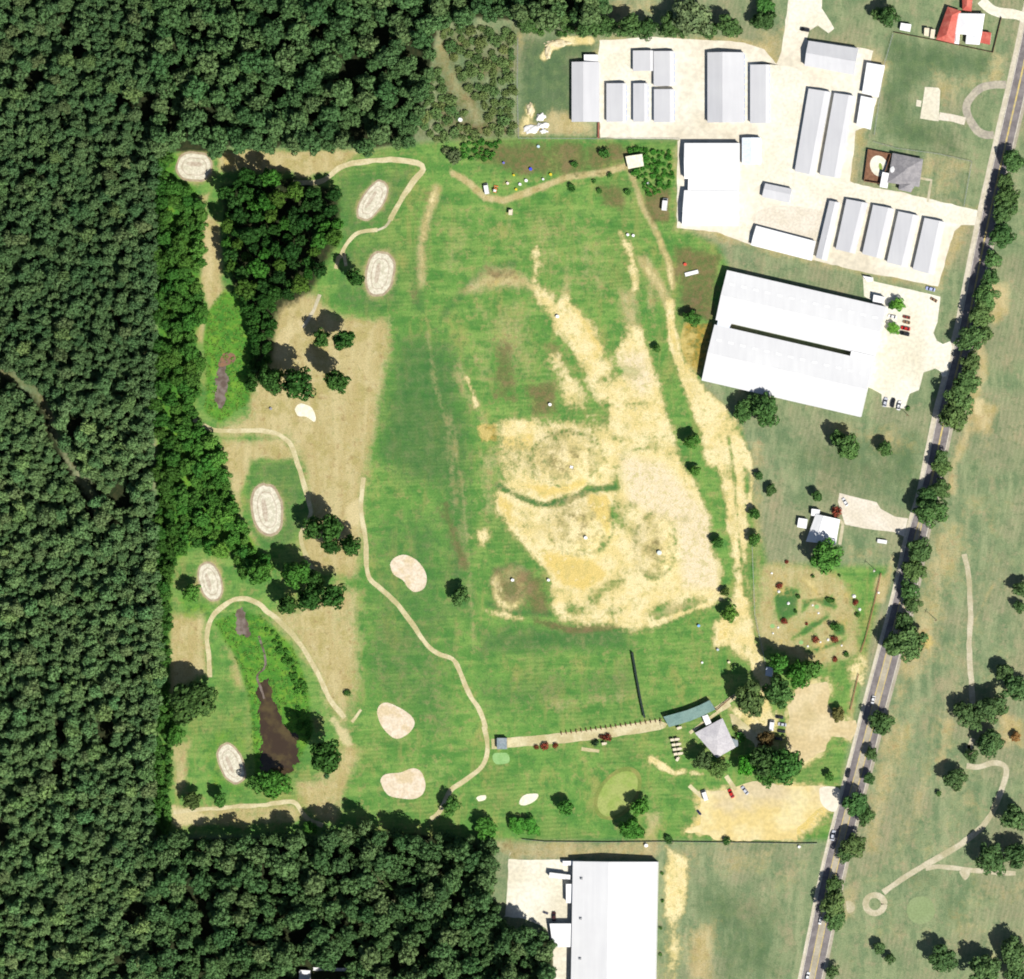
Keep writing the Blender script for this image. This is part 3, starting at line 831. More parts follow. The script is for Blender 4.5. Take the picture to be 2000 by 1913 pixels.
def ground_material():
    m, nt, b = new_mat('ground_cover')
    ch = {}
    for aname, keys in (('cover_a', ('dirt', 'dry', 'dark')), ('cover_b', ('brown', 'forest', 'yellow')), ('cover_c', ('course', 'marsh', 'pale'))):
        a = nt.nodes.new('ShaderNodeAttribute')
        a.attribute_name = aname
        s = nt.nodes.new('ShaderNodeSeparateColor')
        nt.links.new(a.outputs['Color'], s.inputs[0])
        for i, k in enumerate(keys):
            ch[k] = s.outputs[i]
    big = noise_node(nt, 0.022, 3, 0.6)
    mid = noise_node(nt, 0.09, 4, 0.65)
    fine = noise_node(nt, 0.42, 3, 0.65)
    grain = noise_node(nt, 1.7, 2, 0.7)
    streak = noise_node(nt, 0.10, 3, 0.6, stretch=(0.35, 1.8, 1, 0.05))
    streak2 = noise_node(nt, 0.12, 3, 0.6, stretch=(1.7, 0.32, 1, 0.12))
    rag = noise_node(nt, 0.055, 4, 0.68, stretch=(1.5, 0.8, 1, 0.45))
    wob = math_node(nt, 'ADD', math_node(nt, 'MULTIPLY', math_node(nt, 'SUBTRACT', mid, 0.5), 0.9),
                    math_node(nt, 'MULTIPLY', math_node(nt, 'SUBTRACT', fine, 0.5), 0.8))
    wob = math_node(nt, 'ADD', wob, math_node(nt, 'MULTIPLY', math_node(nt, 'SUBTRACT', rag, 0.5), 1.0))

    def edge(k, amp=1.0, lo=0.30, hi=0.70):
        v = math_node(nt, 'ADD', ch[k], math_node(nt, 'MULTIPLY', wob, amp))
        r = ramp(nt, v, lo, hi)
        gate = ramp(nt, ch[k], 0.02, 0.16)
        return math_node(nt, 'MULTIPLY', r, gate)

    # course turf and ordinary lawn
    fleck = noise_node(nt, 0.21, 4, 0.7)
    fleck2 = noise_node(nt, 0.27, 3, 0.7, stretch=(1.0, 1.0, 1, 0.7))
    course = mix(nt, ramp(nt, mid, 0.34, 0.66), (0.074, 0.198, 0.043), (0.144, 0.280, 0.064))
    course = mix(nt, math_node(nt, 'MULTIPLY', ramp(nt, streak, 0.44, 0.68), 0.8), course, (0.205, 0.316, 0.083))
    course = mix(nt, math_node(nt, 'MULTIPLY', ramp(nt, big, 0.50, 0.62), 0.35), course, (0.240, 0.283, 0.093))
    tan_ = noise_node(nt, 0.045, 5, 0.72, stretch=(1.3, 0.7, 1, 0.35))
    course = mix(nt, math_node(nt, 'MULTIPLY', ramp(nt, tan_, 0.52, 0.68), 0.60), course, (0.321, 0.296, 0.099))
    course = mix(nt, math_node(nt, 'MULTIPLY', ramp(nt, tan_, 0.47, 0.34), 0.55), course, (0.066, 0.185, 0.042))
    course = mix(nt, math_node(nt, 'MULTIPLY', ramp(nt, fleck, 0.52, 0.68), 0.62), course, (0.294, 0.271, 0.107))
    course = mix(nt, math_node(nt, 'MULTIPLY', ramp(nt, fleck2, 0.50, 0.34), 0.55), course, (0.054, 0.161, 0.042))
    course = mix(nt, math_node(nt, 'MULTIPLY', ramp(nt, streak2, 0.55, 0.72), 0.40), course, (0.301, 0.283, 0.099))
    lawn = mix(nt, ramp(nt, mid, 0.34, 0.66), (0.136, 0.194, 0.100), (0.214, 0.261, 0.137))
    lawn = mix(nt, ramp(nt, streak2, 0.44, 0.68), lawn, (0.252, 0.289, 0.158))
    lawn = mix(nt, math_node(nt, 'MULTIPLY', ramp(nt, big, 0.47, 0.60), 0.6), lawn, (0.286, 0.268, 0.166))
    lawn = mix(nt, math_node(nt, 'MULTIPLY', ramp(nt, tan_, 0.52, 0.70), 0.55), lawn, (0.363, 0.289, 0.182))
    lawn = mix(nt, math_node(nt, 'MULTIPLY', ramp(nt, tan_, 0.46, 0.33), 0.55), lawn, (0.104, 0.171, 0.080))
    lawn = mix(nt, math_node(nt, 'MULTIPLY', ramp(nt, fleck, 0.52, 0.70), 0.5), lawn, (0.327, 0.276, 0.177))
    lawn = mix(nt, math_node(nt, 'MULTIPLY', ramp(nt, fleck2, 0.48, 0.34), 0.5), lawn, (0.104, 0.162, 0.080))
    # mowing bands
    geo = nt.nodes.new('ShaderNodeNewGeometry')
    for rz, sc_, target in ((1.50, 0.16, 'c'), (0.20, 0.14, 'l')):
        mp = nt.nodes.new('ShaderNodeMapping')
        mp.inputs['Rotation'].default_value = (0, 0, rz)
        nt.links.new(geo.outputs['Position'], mp.inputs['Vector'])
        wv = nt.nodes.new('ShaderNodeTexWave')
        wv.inputs['Scale'].default_value = sc_
        wv.inputs['Distortion'].default_value = 2.2
        wv.inputs['Detail'].default_value = 1.5
        wv.inputs['Detail Scale'].default_value = 0.6
        nt.links.new(mp.outputs[0], wv.inputs['Vector'])
        f_ = math_node(nt, 'MULTIPLY', wv.outputs['Fac'], ramp(nt, big, 0.38, 0.58))
        if target == 'c':
            course = mix(nt, f_, course, mix(nt, 1.0, course, (0.82, 0.88, 0.84), 'MULTIPLY'))
        else:
            lawn = mix(nt, f_, lawn, mix(nt, 1.0, lawn, (0.86, 0.91, 0.87), 'MULTIPLY'))
    c = mix(nt, ramp(nt, ch['course'], 0.2, 0.8), lawn, course)
    dark_c = mix(nt, ramp(nt, ch['course'], 0.2, 0.8), (0.052, 0.102, 0.046), (0.038, 0.118, 0.036))
    dark_c = mix(nt, ramp(nt, fleck, 0.40, 0.66), dark_c, (0.085, 0.150, 0.058))
    c = mix(nt, math_node(nt, 'MULTIPLY', edge('dark', 0.9, 0.10, 0.90), 0.75), c, dark_c)
    # dry mown grass
    dry_c = mix(nt, ramp(nt, streak2, 0.35, 0.65), (0.41, 0.325, 0.155), (0.49, 0.405, 0.22))
    dry_c = mix(nt, math_node(nt, 'MULTIPLY', ramp(nt, mid, 0.50, 0.64), 0.65), dry_c, (0.33, 0.275, 0.105))
    dry_c = mix(nt, math_node(nt, 'MULTIPLY', ramp(nt, fine, 0.56, 0.70), 0.5), dry_c, (0.20, 0.22, 0.08))
    dry_c = mix(nt, math_node(nt, 'MULTIPLY', ramp(nt, fleck, 0.54, 0.68), 0.55), dry_c, (0.30, 0.20, 0.10))
    dry_c = mix(nt, math_node(nt, 'MULTIPLY', ramp(nt, fleck2, 0.55, 0.70), 0.5), dry_c, (0.50, 0.43, 0.26))
    c = mix(nt, math_node(nt, 'MULTIPLY', edge('dry', 0.95, 0.12, 0.88), 0.90), c, dry_c)
    # weeds
    br = mix(nt, ramp(nt, fine, 0.36, 0.64), (0.17, 0.118, 0.060), (0.095, 0.125, 0.042))
    br = mix(nt, math_node(nt, 'MULTIPLY', ramp(nt, mid, 0.52, 0.66), 0.6), br, (0.22, 0.14, 0.085))
    c = mix(nt, math_node(nt, 'MULTIPLY', edge('brown', 1.0, 0.25, 0.75), 0.85), c, br)
    # bare soil
    so = mix(nt, ramp(nt, mid, 0.38, 0.62), (0.61, 0.50, 0.225), (0.675, 0.58, 0.33))
    so = mix(nt, math_node(nt, 'MULTIPLY', ramp(nt, fine, 0.52, 0.70), 0.60), so, (0.42, 0.36, 0.16))
    so = mix(nt, ramp(nt, ch['pale'], 0.2, 0.8), so, mix(nt, ramp(nt, fine, 0.4, 0.65), (0.66, 0.56, 0.39), (0.59, 0.50, 0.30)))
    so = mix(nt, math_node(nt, 'MULTIPLY', edge('yellow', 0.7), 0.85), so, (0.57, 0.435, 0.135))
    ye = mix(nt, ramp(nt, fine, 0.38, 0.62), (0.36, 0.235, 0.05), (0.15, 0.155, 0.04))
    ye = mix(nt, ramp(nt, mid, 0.45, 0.6), ye, (0.50, 0.385, 0.14))
    c = mix(nt, math_node(nt, 'MULTIPLY', edge('yellow', 0.9), 0.9), c, ye)
    c = mix(nt, math_node(nt, 'MULTIPLY', edge('pale', 0.7), 0.75), c, (0.55, 0.47, 0.27))
    # thin grass in and around the bare soil
    c = mix(nt, math_node(nt, 'MULTIPLY', edge('dirt', 1.3, 0.05, 0.55), 0.55), c, (0.33, 0.29, 0.12))
    so = mix(nt, math_node(nt, 'MULTIPLY', ramp(nt, fleck, 0.52, 0.66), 0.48), so, (0.37, 0.35, 0.13))
    so = mix(nt, math_node(nt, 'MULTIPLY', ramp(nt, rag, 0.54, 0.68), 0.32), so, (0.40, 0.35, 0.14))
    so = mix(nt, math_node(nt, 'MULTIPLY', ramp(nt, fleck2, 0.56, 0.70), 0.6), so, (0.66, 0.57, 0.35))
    c = mix(nt, edge('dirt', 1.45, 0.30, 0.80), c, so)
    ma = mix(nt, ramp(nt, mid, 0.36, 0.64), (0.054, 0.178, 0.026), (0.101, 0.257, 0.031))
    ma = mix(nt, ramp(nt, fine, 0.5, 0.7), ma, (0.115, 0.211, 0.042))
    ma = mix(nt, math_node(nt, 'MULTIPLY', ramp(nt, fleck, 0.5, 0.64), 0.7), ma, (0.162, 0.290, 0.036))
    ma = mix(nt, math_node(nt, 'MULTIPLY', ramp(nt, fleck2, 0.46, 0.34), 0.7), ma, (0.030, 0.112, 0.022))
    c = mix(nt, edge('marsh', 0.7, 0.2, 0.8), c, ma)
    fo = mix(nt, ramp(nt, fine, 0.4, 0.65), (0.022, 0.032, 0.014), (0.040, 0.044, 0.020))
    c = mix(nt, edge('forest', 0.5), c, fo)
    g = ramp(nt, grain, 0.25, 0.75)
    c = mix(nt, g, mix(nt, 1.0, c, (0.74, 0.76, 0.74), 'MULTIPLY'), mix(nt, 1.0, c, (1.13, 1.11, 1.08), 'MULTIPLY'))
    nt.links.new(c, b.inputs['Base Color'])
    b.inputs['Roughness'].default_value = 0.95
    b.inputs['Specular IOR Level'].default_value = 0.05
    bump(nt, b, math_node(nt, 'ADD', fine, math_node(nt, 'MULTIPLY', grain, 0.35)), 0.45, 0.5)
    return m


me.materials.append(ground_material())
ground = bpy.data.objects.new('ground', me)
col.objects.link(ground)
props(ground, kind='structure')


# ------------------------------------------------------------------ flat pieces of the setting
SHEETS = [0]


def sheet(name, plan_pts, mat, z, noise=0.3, smooth=True, parent=None, label=None, step=1.0, seed=0):
    SHEETS[0] += 1
    z += SHEETS[0] * 0.0012
    P = [M(*p) for p in plan_pts]
    c = catmull(P, step, True) if smooth else straight(P, step)
    if noise:
        n = len(c)
        d = np.roll(c, -1, 0) - np.roll(c, 1, 0)
        d /= np.linalg.norm(d, axis=1)[:, None] + 1e-9
        nr = np.stack([d[:, 1], -d[:, 0]], 1)
        t = np.arange(n)
        c = c + nr * (noise * (noise1(t * 0.37, seed) * 0.6 + noise1(t * 0.11, seed + 3) * 0.6))[:, None]
    me = mesh(name, [(x, y, z) for x, y in c], [tuple(range(len(c)))], mat)
    if me.polygons[0].normal.z < 0:
        me.flip_normals()
    o = link_mesh(name, me, parent)
    if parent is None:
        props(o, label=label, kind='structure')
    return o


def ribbon(name, plan_pts, width, mat, z, noise=0.15, parent=None, label=None, smooth=True, step=1.5, offset=0.0, wfun=None, metres=False):
    if not metres:
        SHEETS[0] += 1
        z += SHEETS[0] * 0.0012
    P = plan_pts if metres else [M(*p) for p in plan_pts]
    c = catmull(P, step) if smooth else straight(P, step, False)
    d = np.gradient(c, axis=0)
    d /= np.linalg.norm(d, axis=1)[:, None] + 1e-9
    nr = np.stack([-d[:, 1], d[:, 0]], 1)
    t = np.arange(len(c))
    w = np.full(len(c), width) if wfun is None else np.array([wfun(x, y) for x, y in c])
    off = np.full(len(c), offset) if not callable(offset) else np.array([offset(x, y) for x, y in c])
    L = c + nr * (off + w / 2 + noise * noise1(t * 0.45, 1))[:, None]
    Rr = c + nr * (off - w / 2 + noise * noise1(t * 0.45, 7))[:, None]
    vs = [(x, y, z) for x, y in L] + [(x, y, z) for x, y in Rr]
    n = len(c)
    me = mesh(name, vs, [(i, n + i, n + i + 1, i + 1) for i in range(n - 1)], mat)
    o = link_mesh(name, me, parent)
    if parent is None:
        props(o, label=label, kind='structure')
    return o


# ---- ponds
def pond(name, pts_m, mat, z, grow, label):
    c = np.array(pts_m)
    ctr = c.mean(0)
    c2 = ctr + (c - ctr) * grow
    me = mesh(name, [(x, y, z) for x, y in catmull(list(c2), 1.5, True)], [tuple(range(len(catmull(list(c2), 1.5, True))))], mat)
    if me.polygons[0].normal.z < 0:
        me.flip_normals()
    o = link_mesh(name, me)
    props(o, label=label, kind='structure')


pond('pond_water', POND_S, 'water', -0.5, 1.25, 'brown pond narrowing to a point among bright green marsh')
pond('pond_water', POND_N, 'water_violet', -0.5, 1.3, 'small violet grey marsh pool in the upper reed bed')
pond('pond_water', POND_M, 'water_violet', -0.5, 1.3, 'tiny reddish pool under the bend of the pale path')
sheet('mud_bank', qs('01', (1640, 800), (1720, 800), (1720, 850), (1660, 880), (1600, 880)), 'mud', 0.012, 0.6)
ribbon('marsh_ditch', qs('02', (1900, 1060), (1940, 1200)) + qs('12', (65, 1290), (10, 1350), (40, 1450), (60, 1520)), 1.2, 'water_violet', 0.03, 0.2)

# ---- road
ROAD_L = [q('30', 1990, -150), q('30', 1950, 30), q('30', 1850, 500), q('30', 1735, 1000), q('30', 1622, 1500), q('31', 1555, 20), q('31', 1500, 300), q('31', 1440, 600), q('31', 1368, 900),
          q('31', 1290, 1200), q('31', 1228, 1500), q('31', 1165, 1800), q('32', 1080, 300), q('32', 1015, 600), q('32', 942, 900), q('32', 862, 1200), q('32', 782, 1500), q('32', 705, 1800),
          q('33', 655, 300), q('33', 575, 600), q('33', 500, 900), q('33', 430, 1200), q('33', 372, 1500), q('33', 300, 1850), q('33', 262, 2040)]
ROAD_M = [M(*p) for p in ROAD_L]


def midw(x, y):                          # the centre turn lane opens towards the south
    return 0.5 + 2.6 * float(sstep(np.array((20.0 - y) / 70.0)))


def shw(x, y):
    return 1.2 + 1.0 * float(sstep(np.array((y + 40.0) / 80.0)))


LANE = 3.3
road = ribbon('road', ROAD_M, 1, 'asphalt_pale', 0.02, 0.05, metres=True, step=3, wfun=lambda x, y: 2 * LANE + midw(x, y) + 2.0,
              offset=lambda x, y: (shw(x, y) + (2 * LANE + midw(x, y) + 2.0) / 2))
ribbon('lane', ROAD_M, LANE - 0.35, 'asphalt', 0.035, 0.04, parent=road, metres=True, step=3, offset=lambda x, y: shw(x, y) + 0.35 + LANE / 2)
ribbon('lane', ROAD_M, LANE - 0.35, 'asphalt', 0.035, 0.04, parent=road, metres=True, step=3, offset=lambda x, y: shw(x, y) + 0.35 + LANE * 1.5 + midw(x, y))
ribbon('centre_line', ROAD_M, 0.35, 'yellow_line', 0.05, 0.0, parent=road, metres=True, step=3, offset=lambda x, y: shw(x, y) + 0.35 + LANE + 0.05)
ribbon('centre_line', ROAD_M, 0.35, 'yellow_line', 0.05, 0.0, parent=road, metres=True, step=3, offset=lambda x, y: shw(x, y) + 0.35 + LANE + midw(x, y) - 0.05)
ribbon('edge_line', ROAD_M, 0.25, 'white_line', 0.05, 0.0, parent=road, metres=True, step=3, offset=lambda x, y: shw(x, y) + 0.38)
ribbon('edge_line', ROAD_M, 0.25, 'white_line', 0.05, 0.0, parent=road, metres=True, step=3, offset=lambda x, y: shw(x, y) + 0.35 + 2 * LANE + midw(x, y) + 0.1)
ribbon('road_shoulder', ROAD_M, 1, 'shoulder', 0.015, 0.08, metres=True, step=3, wfun=lambda x, y: shw(x, y) + 0.2, offset=lambda x, y: shw(x, y) / 2)

# ---- storage yard, forecourts, car parks
YARD = [(1172, 80), (1265, 73), (1380, 78), (1455, 84), (1492, 96), (1516, 125), (1526, 100), (1543, -20), (1606, -20), (1604, 16), (1629, 56), (1618, 65), (1597, 50), (1581, 61), (1576, 78),
        (1690, 95), (1706, 100), (1701, 120), (1728, 128), (1716, 190), (1690, 250), (1671, 256), (1661, 354), (1688, 366), (1760, 377), (1882, 406), (1908, 410), (1903, 441), (1877, 440), (1864, 453),
        (1853, 483), (1832, 560), (1808, 555), (1693, 533), (1621, 516), (1587, 508), (1528, 492), (1466, 479), (1400, 454), (1322, 446), (1324, 277), (1330, 272), (1172, 270), (1171, 240), (1166, 120)]
sheet('storage_yard', YARD, 'yard', 0.010, 0.35, smooth=False)
sheet('concrete_pad', qs('30', (-10, 480), (60, 470), (290, 510), (330, 640), (260, 950), (150, 950), (100, 900), (90, 480)), 'concrete', 0.022, 0.5)
sheet('concrete_pad', qs('30', (15, 1020), (190, 1020), (220, 1080), (200, 1260), (650, 1340), (1060, 1410), (1510, 1520), (1610, 1545), (1590, 1650), (1480, 1645), (1240, 1590), (700, 1460), (300, 1390), (60, 1330), (0, 1300)),
      'concrete', 0.022, 0.4, smooth=False)
sheet('concrete_pad', qs('20', (1000 - 340, 420), (880, 400), (880, 560), (1020, 590), (1030, 640), (880, 600), (690, 590)), 'concrete', 0.022, 0.5)
sheet('concrete_pad', qs('30', (240, 0), (470, 0), (465, 60), (556, 205), (515, 235), (430, 180), (330, 210), (210, 300)), 'concrete', 0.022, 0.3, smooth=False)
sheet('concrete_pad', qs('20', (1720, 1420), (1790, 1300), (1951, 1260), (1951, 1330), (1840, 1340), (1720, 1460), (1720, 1660), (1790, 1670), (1760, 1760), (1660, 1700)), 'concrete', 0.022, 0.4)
sheet('concrete_pad', qs('30', (260, 1390), (480, 1440), (460, 1540), (240, 1500)), 'concrete', 0.028, 0.3, smooth=False)
sheet('gravel_court', qs('30', (0, 1560), (150, 1510), (380, 1530), (470, 1560), (430, 1720), (400, 1760), (0, 1660)), 'concrete_old', 0.016, 0.4)
sheet('forecourt', qs('31', (770, 222), (845, 232), (850, 262), (1340, 375), (1318, 560), (1287, 640), (1312, 700), (1355, 722), (1412, 700), (1425, 740), (1385, 960), (1350, 960), (1340, 925), (1300, 902),
                      (1215, 930), (1182, 1060), (1112, 1085), (1080, 1195), (912, 1180), (907, 1090), (840, 1050), (700, 1000), (700, 500), (850, 415), (780, 370)), 'concrete', 0.012, 0.15, smooth=False)
sheet('loading_yard', qs('23', (-30, 1000), (380, 1003), (520, 1010), (520, 1900), (305, 1900), (300, 1640), (250, 1500), (100, 1430), (-60, 1415)) + qs('13', (1830, 1410), (1850, 1000), (1870, 940)), 'concrete', 0.012, 0.4, smooth=False)
sheet('house_slab', qs('30', (1225, 640), (1325, 645), (1338, 665), (1325, 890), (1190, 870)), 'concrete', 0.12, 0.1, smooth=False)
sheet('house_slab', qs('30', (1165, 735), (1200, 740), (1195, 785), (1160, 780)), 'concrete', 0.10, 0.1, smooth=False)
ribbon('loop_driveway', qs('30', (1820, 625), (1720, 625), (1630, 650), (1560, 720), (1530, 790), (1550, 870), (1610, 960), (1680, 990), (1730, 990)), 3.9, 'asphalt_loop', 0.012, 0.2)
ribbon('driveway', qs('30', (1330, 850), (1420, 865), (1520, 890)), 3.8, 'concrete_old', 0.02, 0.2)
ribbon('driveway', qs('30', (1640, 0), (1700, 60), (1760, 90), (1900, 110), (1960, 130)), 5, 'concrete', 0.012, 0.3)
sheet('driveway', qs('32', (600, 15), (870, 80), (900, 130), (1000, 185), (1100, 200), (1072, 332), (1000, 300), (850, 282), (640, 245), (588, 80)), 'concrete_old', 0.012, 0.15, smooth=False)
ribbon('footpath', qs('30', (1180, 1305), (1272, 1322), (1245, 1480)), 1.2, 'path_pale', 0.02, 0.03, smooth=False)
ribbon('footpath', qs('32', (600, 390), (625, 240), (600, 210)), 1.6, 'path_pale', 0.02, 0.05, smooth=False)
sheet('gravel_car_park', qs('23', (1375, 520), (1400, 508), (1600, 482), (1760, 440), (1951, 452)) + qs('33', (120, 445), (330, 452), (500, 480), (602, 480), (575, 640), (545, 635), (490, 602), (450, 640), (380, 690), (300, 760), (290, 850), (0, 852)) +
      qs('23', (1700, 862), (1500, 842), (1390, 800), (1275, 795), (1290, 770), (1385, 745), (1365, 640)), 'gravel_yellow', 0.012, 1.3, smooth=False)
sheet('gravel_car_park', qs('32', (300, 1440), (420, 1410), (500, 1400), (520, 1480), (500, 1560), (560, 1660), (640, 1695), (728, 1680), (695, 1830), (600, 1800), (520, 1790), (500, 1876)) +
      qs('33', (490, 200), (400, 260), (330, 280), (220, 170), (200, 60), (220, 0)) + qs('32', (220, 1700), (230, 1580)), 'gravel_pink', 0.012, 1.5)
sheet('lane_apron', qs('33', (460, 480), (600, 482), (570, 640), (480, 600)), 'yard', 0.024, 0.4)

# ---- cart paths
ribbon('cart_path', qs('10', (270, 1337), (480, 1330), (620, 1225), (850, 1178), (1050, 1175), (1180, 1197), (1222, 1245), (1150, 1335), (1060, 1475), (985, 1615)), 2.6, 'path', 0.015, 0.3)
ribbon('cart_path', qs('10', (890, 1688), (750, 1708), (665, 1790), (625, 1876)) + qs('11', (605, 90), (585, 170)), 2.0, 'path', 0.015, 0.2)
ribbon('cart_path', qs('10', (985, 1615), (950, 1665), (890, 1688)), 1.3, 'path_pale', 0.012, 0.25)
ribbon('cart_path', qs('10', (625, 1876)) + qs('11', (640, 40), (660, 150)), 1.8, 'path', 0.012, 0.2)
ribbon('cart_path', qs('11', (470, 360), (420, 480), (345, 600)), 1.8, 'path_pale', 0.015, 0.2)
ribbon('cart_path', qs('01', (1420, 1270), (1500, 1320), (1590, 1355), (1760, 1355), (1890, 1355)) + qs('11', (60, 1358), (170, 1385), (260, 1470), (320, 1650), (380, 1850)) + qs('12', (400, 170), (330, 330), (370, 480), (425, 595)),
       2.2, 'path', 0.015, 0.25)
ribbon('cart_path', qs('11', (790, 1700), (770, 1876)) + qs('12', (770, 150), (800, 320), (808, 450), (815, 580), (850, 660), (910, 710), (1010, 800), (1130, 950), (1250, 1120), (1340, 1190), (1440, 1230), (1490, 1310), (1560, 1480), (1640, 1610), (1680, 1730)) +
       qs('13', (1670, 30), (1695, 130), (1688, 240), (1640, 335), (1520, 425), (1430, 490), (1395, 550), (1335, 660), (1280, 705)), 2.3, 'path', 0.015, 0.2)
ribbon('cart_path', qs('02', (1535, 1362), (1530, 1200), (1515, 1050), (1560, 915), (1680, 810), (1780, 785), (1900, 825)) + qs('12', (80, 880), (180, 960), (310, 1100), (430, 1290), (540, 1520), (650, 1660)), 2.4, 'path', 0.015, 0.2)
ribbon('cart_path', qs('03', (1270, 650), (1670, 615), (1900, 600)) + qs('13', (120, 590), (275, 575), (330, 650), (400, 715), (490, 750)), 2.0, 'path', 0.015, 0.3)
ribbon('cart_path', qs('12', (700, 1690), (770, 1600)), 1.6, 'path', 0.014, 0.3)
ribbon('cart_path', qs('32', (1515, 460), (1545, 620), (1560, 900), (1550, 1150), (1565, 1400), (1575, 1560)), 2.6, 'path_pale', 0.015, 0.2)
ribbon('cart_path', qs('32', (1580, 1810), (1545, 1900)) + qs('33', (1540, 160)), 2.6, 'path_pale', 0.015, 0.2)
ribbon('cart_path', qs('33', (1530, 310), (1620, 320), (1720, 290), (1800, 305), (1825, 350), (1800, 450), (1710, 670), (1600, 800), (1480, 890), (1350, 970), (1200, 1055), (1080, 1130), (980, 1195), (920, 1240)), 2.8, 'path_pale', 0.015, 0.2)
ribbon('cart_path', qs('33', (1230, 1060), (1320, 1050), (1450, 1062), (1600, 1078), (1720, 1090), (1890, 1100)), 2.4, 'path_pale', 0.013, 0.25)
ribbon('cart_path', [q('33', 860 + 70 * math.cos(t), 1325 + 68 * math.sin(t)) for t in np.linspace(0, 2 * math.pi, 17)], 3.2, 'path_pale', 0.017, 0.25)
sheet('path_apron', qs('33', (1480, 1090), (1555, 1095), (1520, 1150)), 'path_pale', 0.011, 0.3)
sheet('path_apron', qs('33', (650, 1310), (700, 1320), (710, 1370), (660, 1390)), 'path_pale', 0.011, 0.4)
# club house walks
ribbon('tee_strip', qs('23', (-150, 150), (0, 140), (400, 105), (800, 55), (1100, 5)) + qs('22', (1105, 1690)), 5.0, 'path', 0.018, 0.2)
ribbon('tee_strip', qs('22', (1490, 1600), (1640, 1500)), 2.6, 'path', 0.018, 0.2, smooth=False)
ribbon('footpath', qs('23', (1300, 455), (1395, 545)), 2.0, 'path', 0.018, 0.15)
ribbon('footpath', qs('23', (1570, 385), (1640, 490)), 2.2, 'path', 0.018, 0.15)
ribbon('footpath', qs('23', (510, 185), (640, 205)), 1.8, 'path', 0.018, 0.25)
ribbon('footpath', qs('22', (1300, 1770), (1480, 1640), (1600, 1560)), 1.6, 'path', 0.018, 0.2, smooth=False)
sheet('gravel_court', qs('22', (1600, 1640), (1680, 1680), (1820, 1800), (1860, 1876)) + qs('23', (1800, 200), (1760, 130), (1640, 60)), 'path', 0.014, 0.4)

# ---- greens laid in rings, sand bunkers, putting green
def ring_green(cx, cy, hl, hs, ang, label, n=36, stripes=2):
    root = empty('ring_green', (*M(cx, cy), 0), label=label, kind='structure')
    lx, ly = M(cx, cy)

    def ell(f, g, mat, z, name, shift=0.0):
        t = np.linspace(0, 2 * math.pi, n, endpoint=False)
        w = 1 + 0.035 * noise1(t * 2.1, hl) + 0.02 * noise1(t * 5.1, hs)
        e = 2.4
        x = np.sign(np.cos(t)) * np.abs(np.cos(t)) ** (2 / e) * hl * f * w * S
        y = np.sign(np.sin(t)) * np.abs(np.sin(t)) ** (2 / e) * hs * g * w * S + shift
        X = x * math.cos(ang) - y * math.sin(ang)
        Y = x * math.sin(ang) + y * math.cos(ang)
        me = mesh(name, list(zip(X, Y, [z] * n)), [tuple(range(n))], mat)
        if me.polygons[0].normal.z < 0:
            me.flip_normals()
        link_mesh(name, me, root)
    ell(1.0, 1.0, 'green_brown', 0.015, 'outer_ring')
    ell(0.90, 0.85, 'green_cream', 0.03, 'turf')
    ell(0.69, 0.60, 'green_stripe', 0.045, 'inner_ring')
    ell(0.64, 0.53, 'green_cream', 0.06, 'turf')
    if stripes:
        ell(0.45, 0.16, 'green_stripe', 0.075, 'worn_stripe', shift=0.16 * hs * S)
    return root


ring_green(*q('00', 1425, 1222), 36, 30, R(-4), 'pale ringed green in the wooded upper left corner of the course')
ring_green(*q('10', 855, 1470), 44, 22, R(58), 'slanted ringed green inside the loop of the upper path')
ring_green(*q('11', 908, 205), 45, 29, R(80), 'pale ringed green beside a dark tree above the dry fairway')
ring_green(522, 996, 52, 31, R(98), 'large ringed green near the middle of the left tree line')
ring_green(*q('02', 1540, 660), 40, 23, R(106), 'small ringed green above the bend of the hooked path')
ring_green(*q('03', 1695, 295), 42, 24, R(112), 'ringed green left of the brown pond')
sheet('bunker', qs('12', (985, 540), (1020, 485), (1090, 465), (1170, 500), (1230, 570), (1250, 640), (1230, 710), (1165, 738), (1110, 700), (1080, 655), (1010, 610)), 'sand', 0.015, 0.15, label='kidney shaped pink sand bunker beside the winding path')
sheet('bunker', qs('12', (890, 1630), (905, 1570), (960, 1548), (1060, 1590), (1140, 1650), (1160, 1710), (1110, 1780), (1030, 1812), (960, 1770), (910, 1700)), 'sand', 0.015, 0.15, label='teardrop sand bunker in the lower middle of the course')
sheet('bunker', qs('13', (915, 430), (950, 375), (1060, 360), (1150, 330), (1210, 360), (1240, 450), (1220, 520), (1150, 555), (1040, 548), (960, 520)), 'sand', 0.015, 0.2, label='broad oval sand bunker near the lower wood edge')
sheet('bunker', qs('13', (1615, 550), (1640, 532), (1685, 530), (1680, 560), (1630, 572)), 'sand_white', 0.015, 0.1, label='tiny white sand patch right of the path end')
sheet('bunker', qs('23', (55, 590), (70, 545), (110, 520), (190, 518), (185, 550), (150, 580), (90, 602)), 'sand_white', 0.015, 0.1, label='small white sand bunker left of the putting green')
sheet('sand_patch', qs('11', (300, 1200), (330, 1165), (390, 1175), (430, 1220), (430, 1290), (370, 1250), (310, 1240)), 'sand_white', 0.015, 0.9, label='white sand patch on the dry fairway')
sheet('putting_green', oval(*q('33', 1195, 1370), 27, 27, 0, 20), 'far_green', 0.013, 0.3, label='round pale putting green on the lawn right of the path loop')
px, py = q('23', 775, 515)
sheet('putting_collar', oval(px, py, 58, 38, R(52), 24), 'putting_edge', 0.013, 0.3)
sheet('putting_green', oval(px, py, 50, 31, R(52), 24), 'putting', 0.026, 0.2, label='yellowish oval putting green above two dark trees')
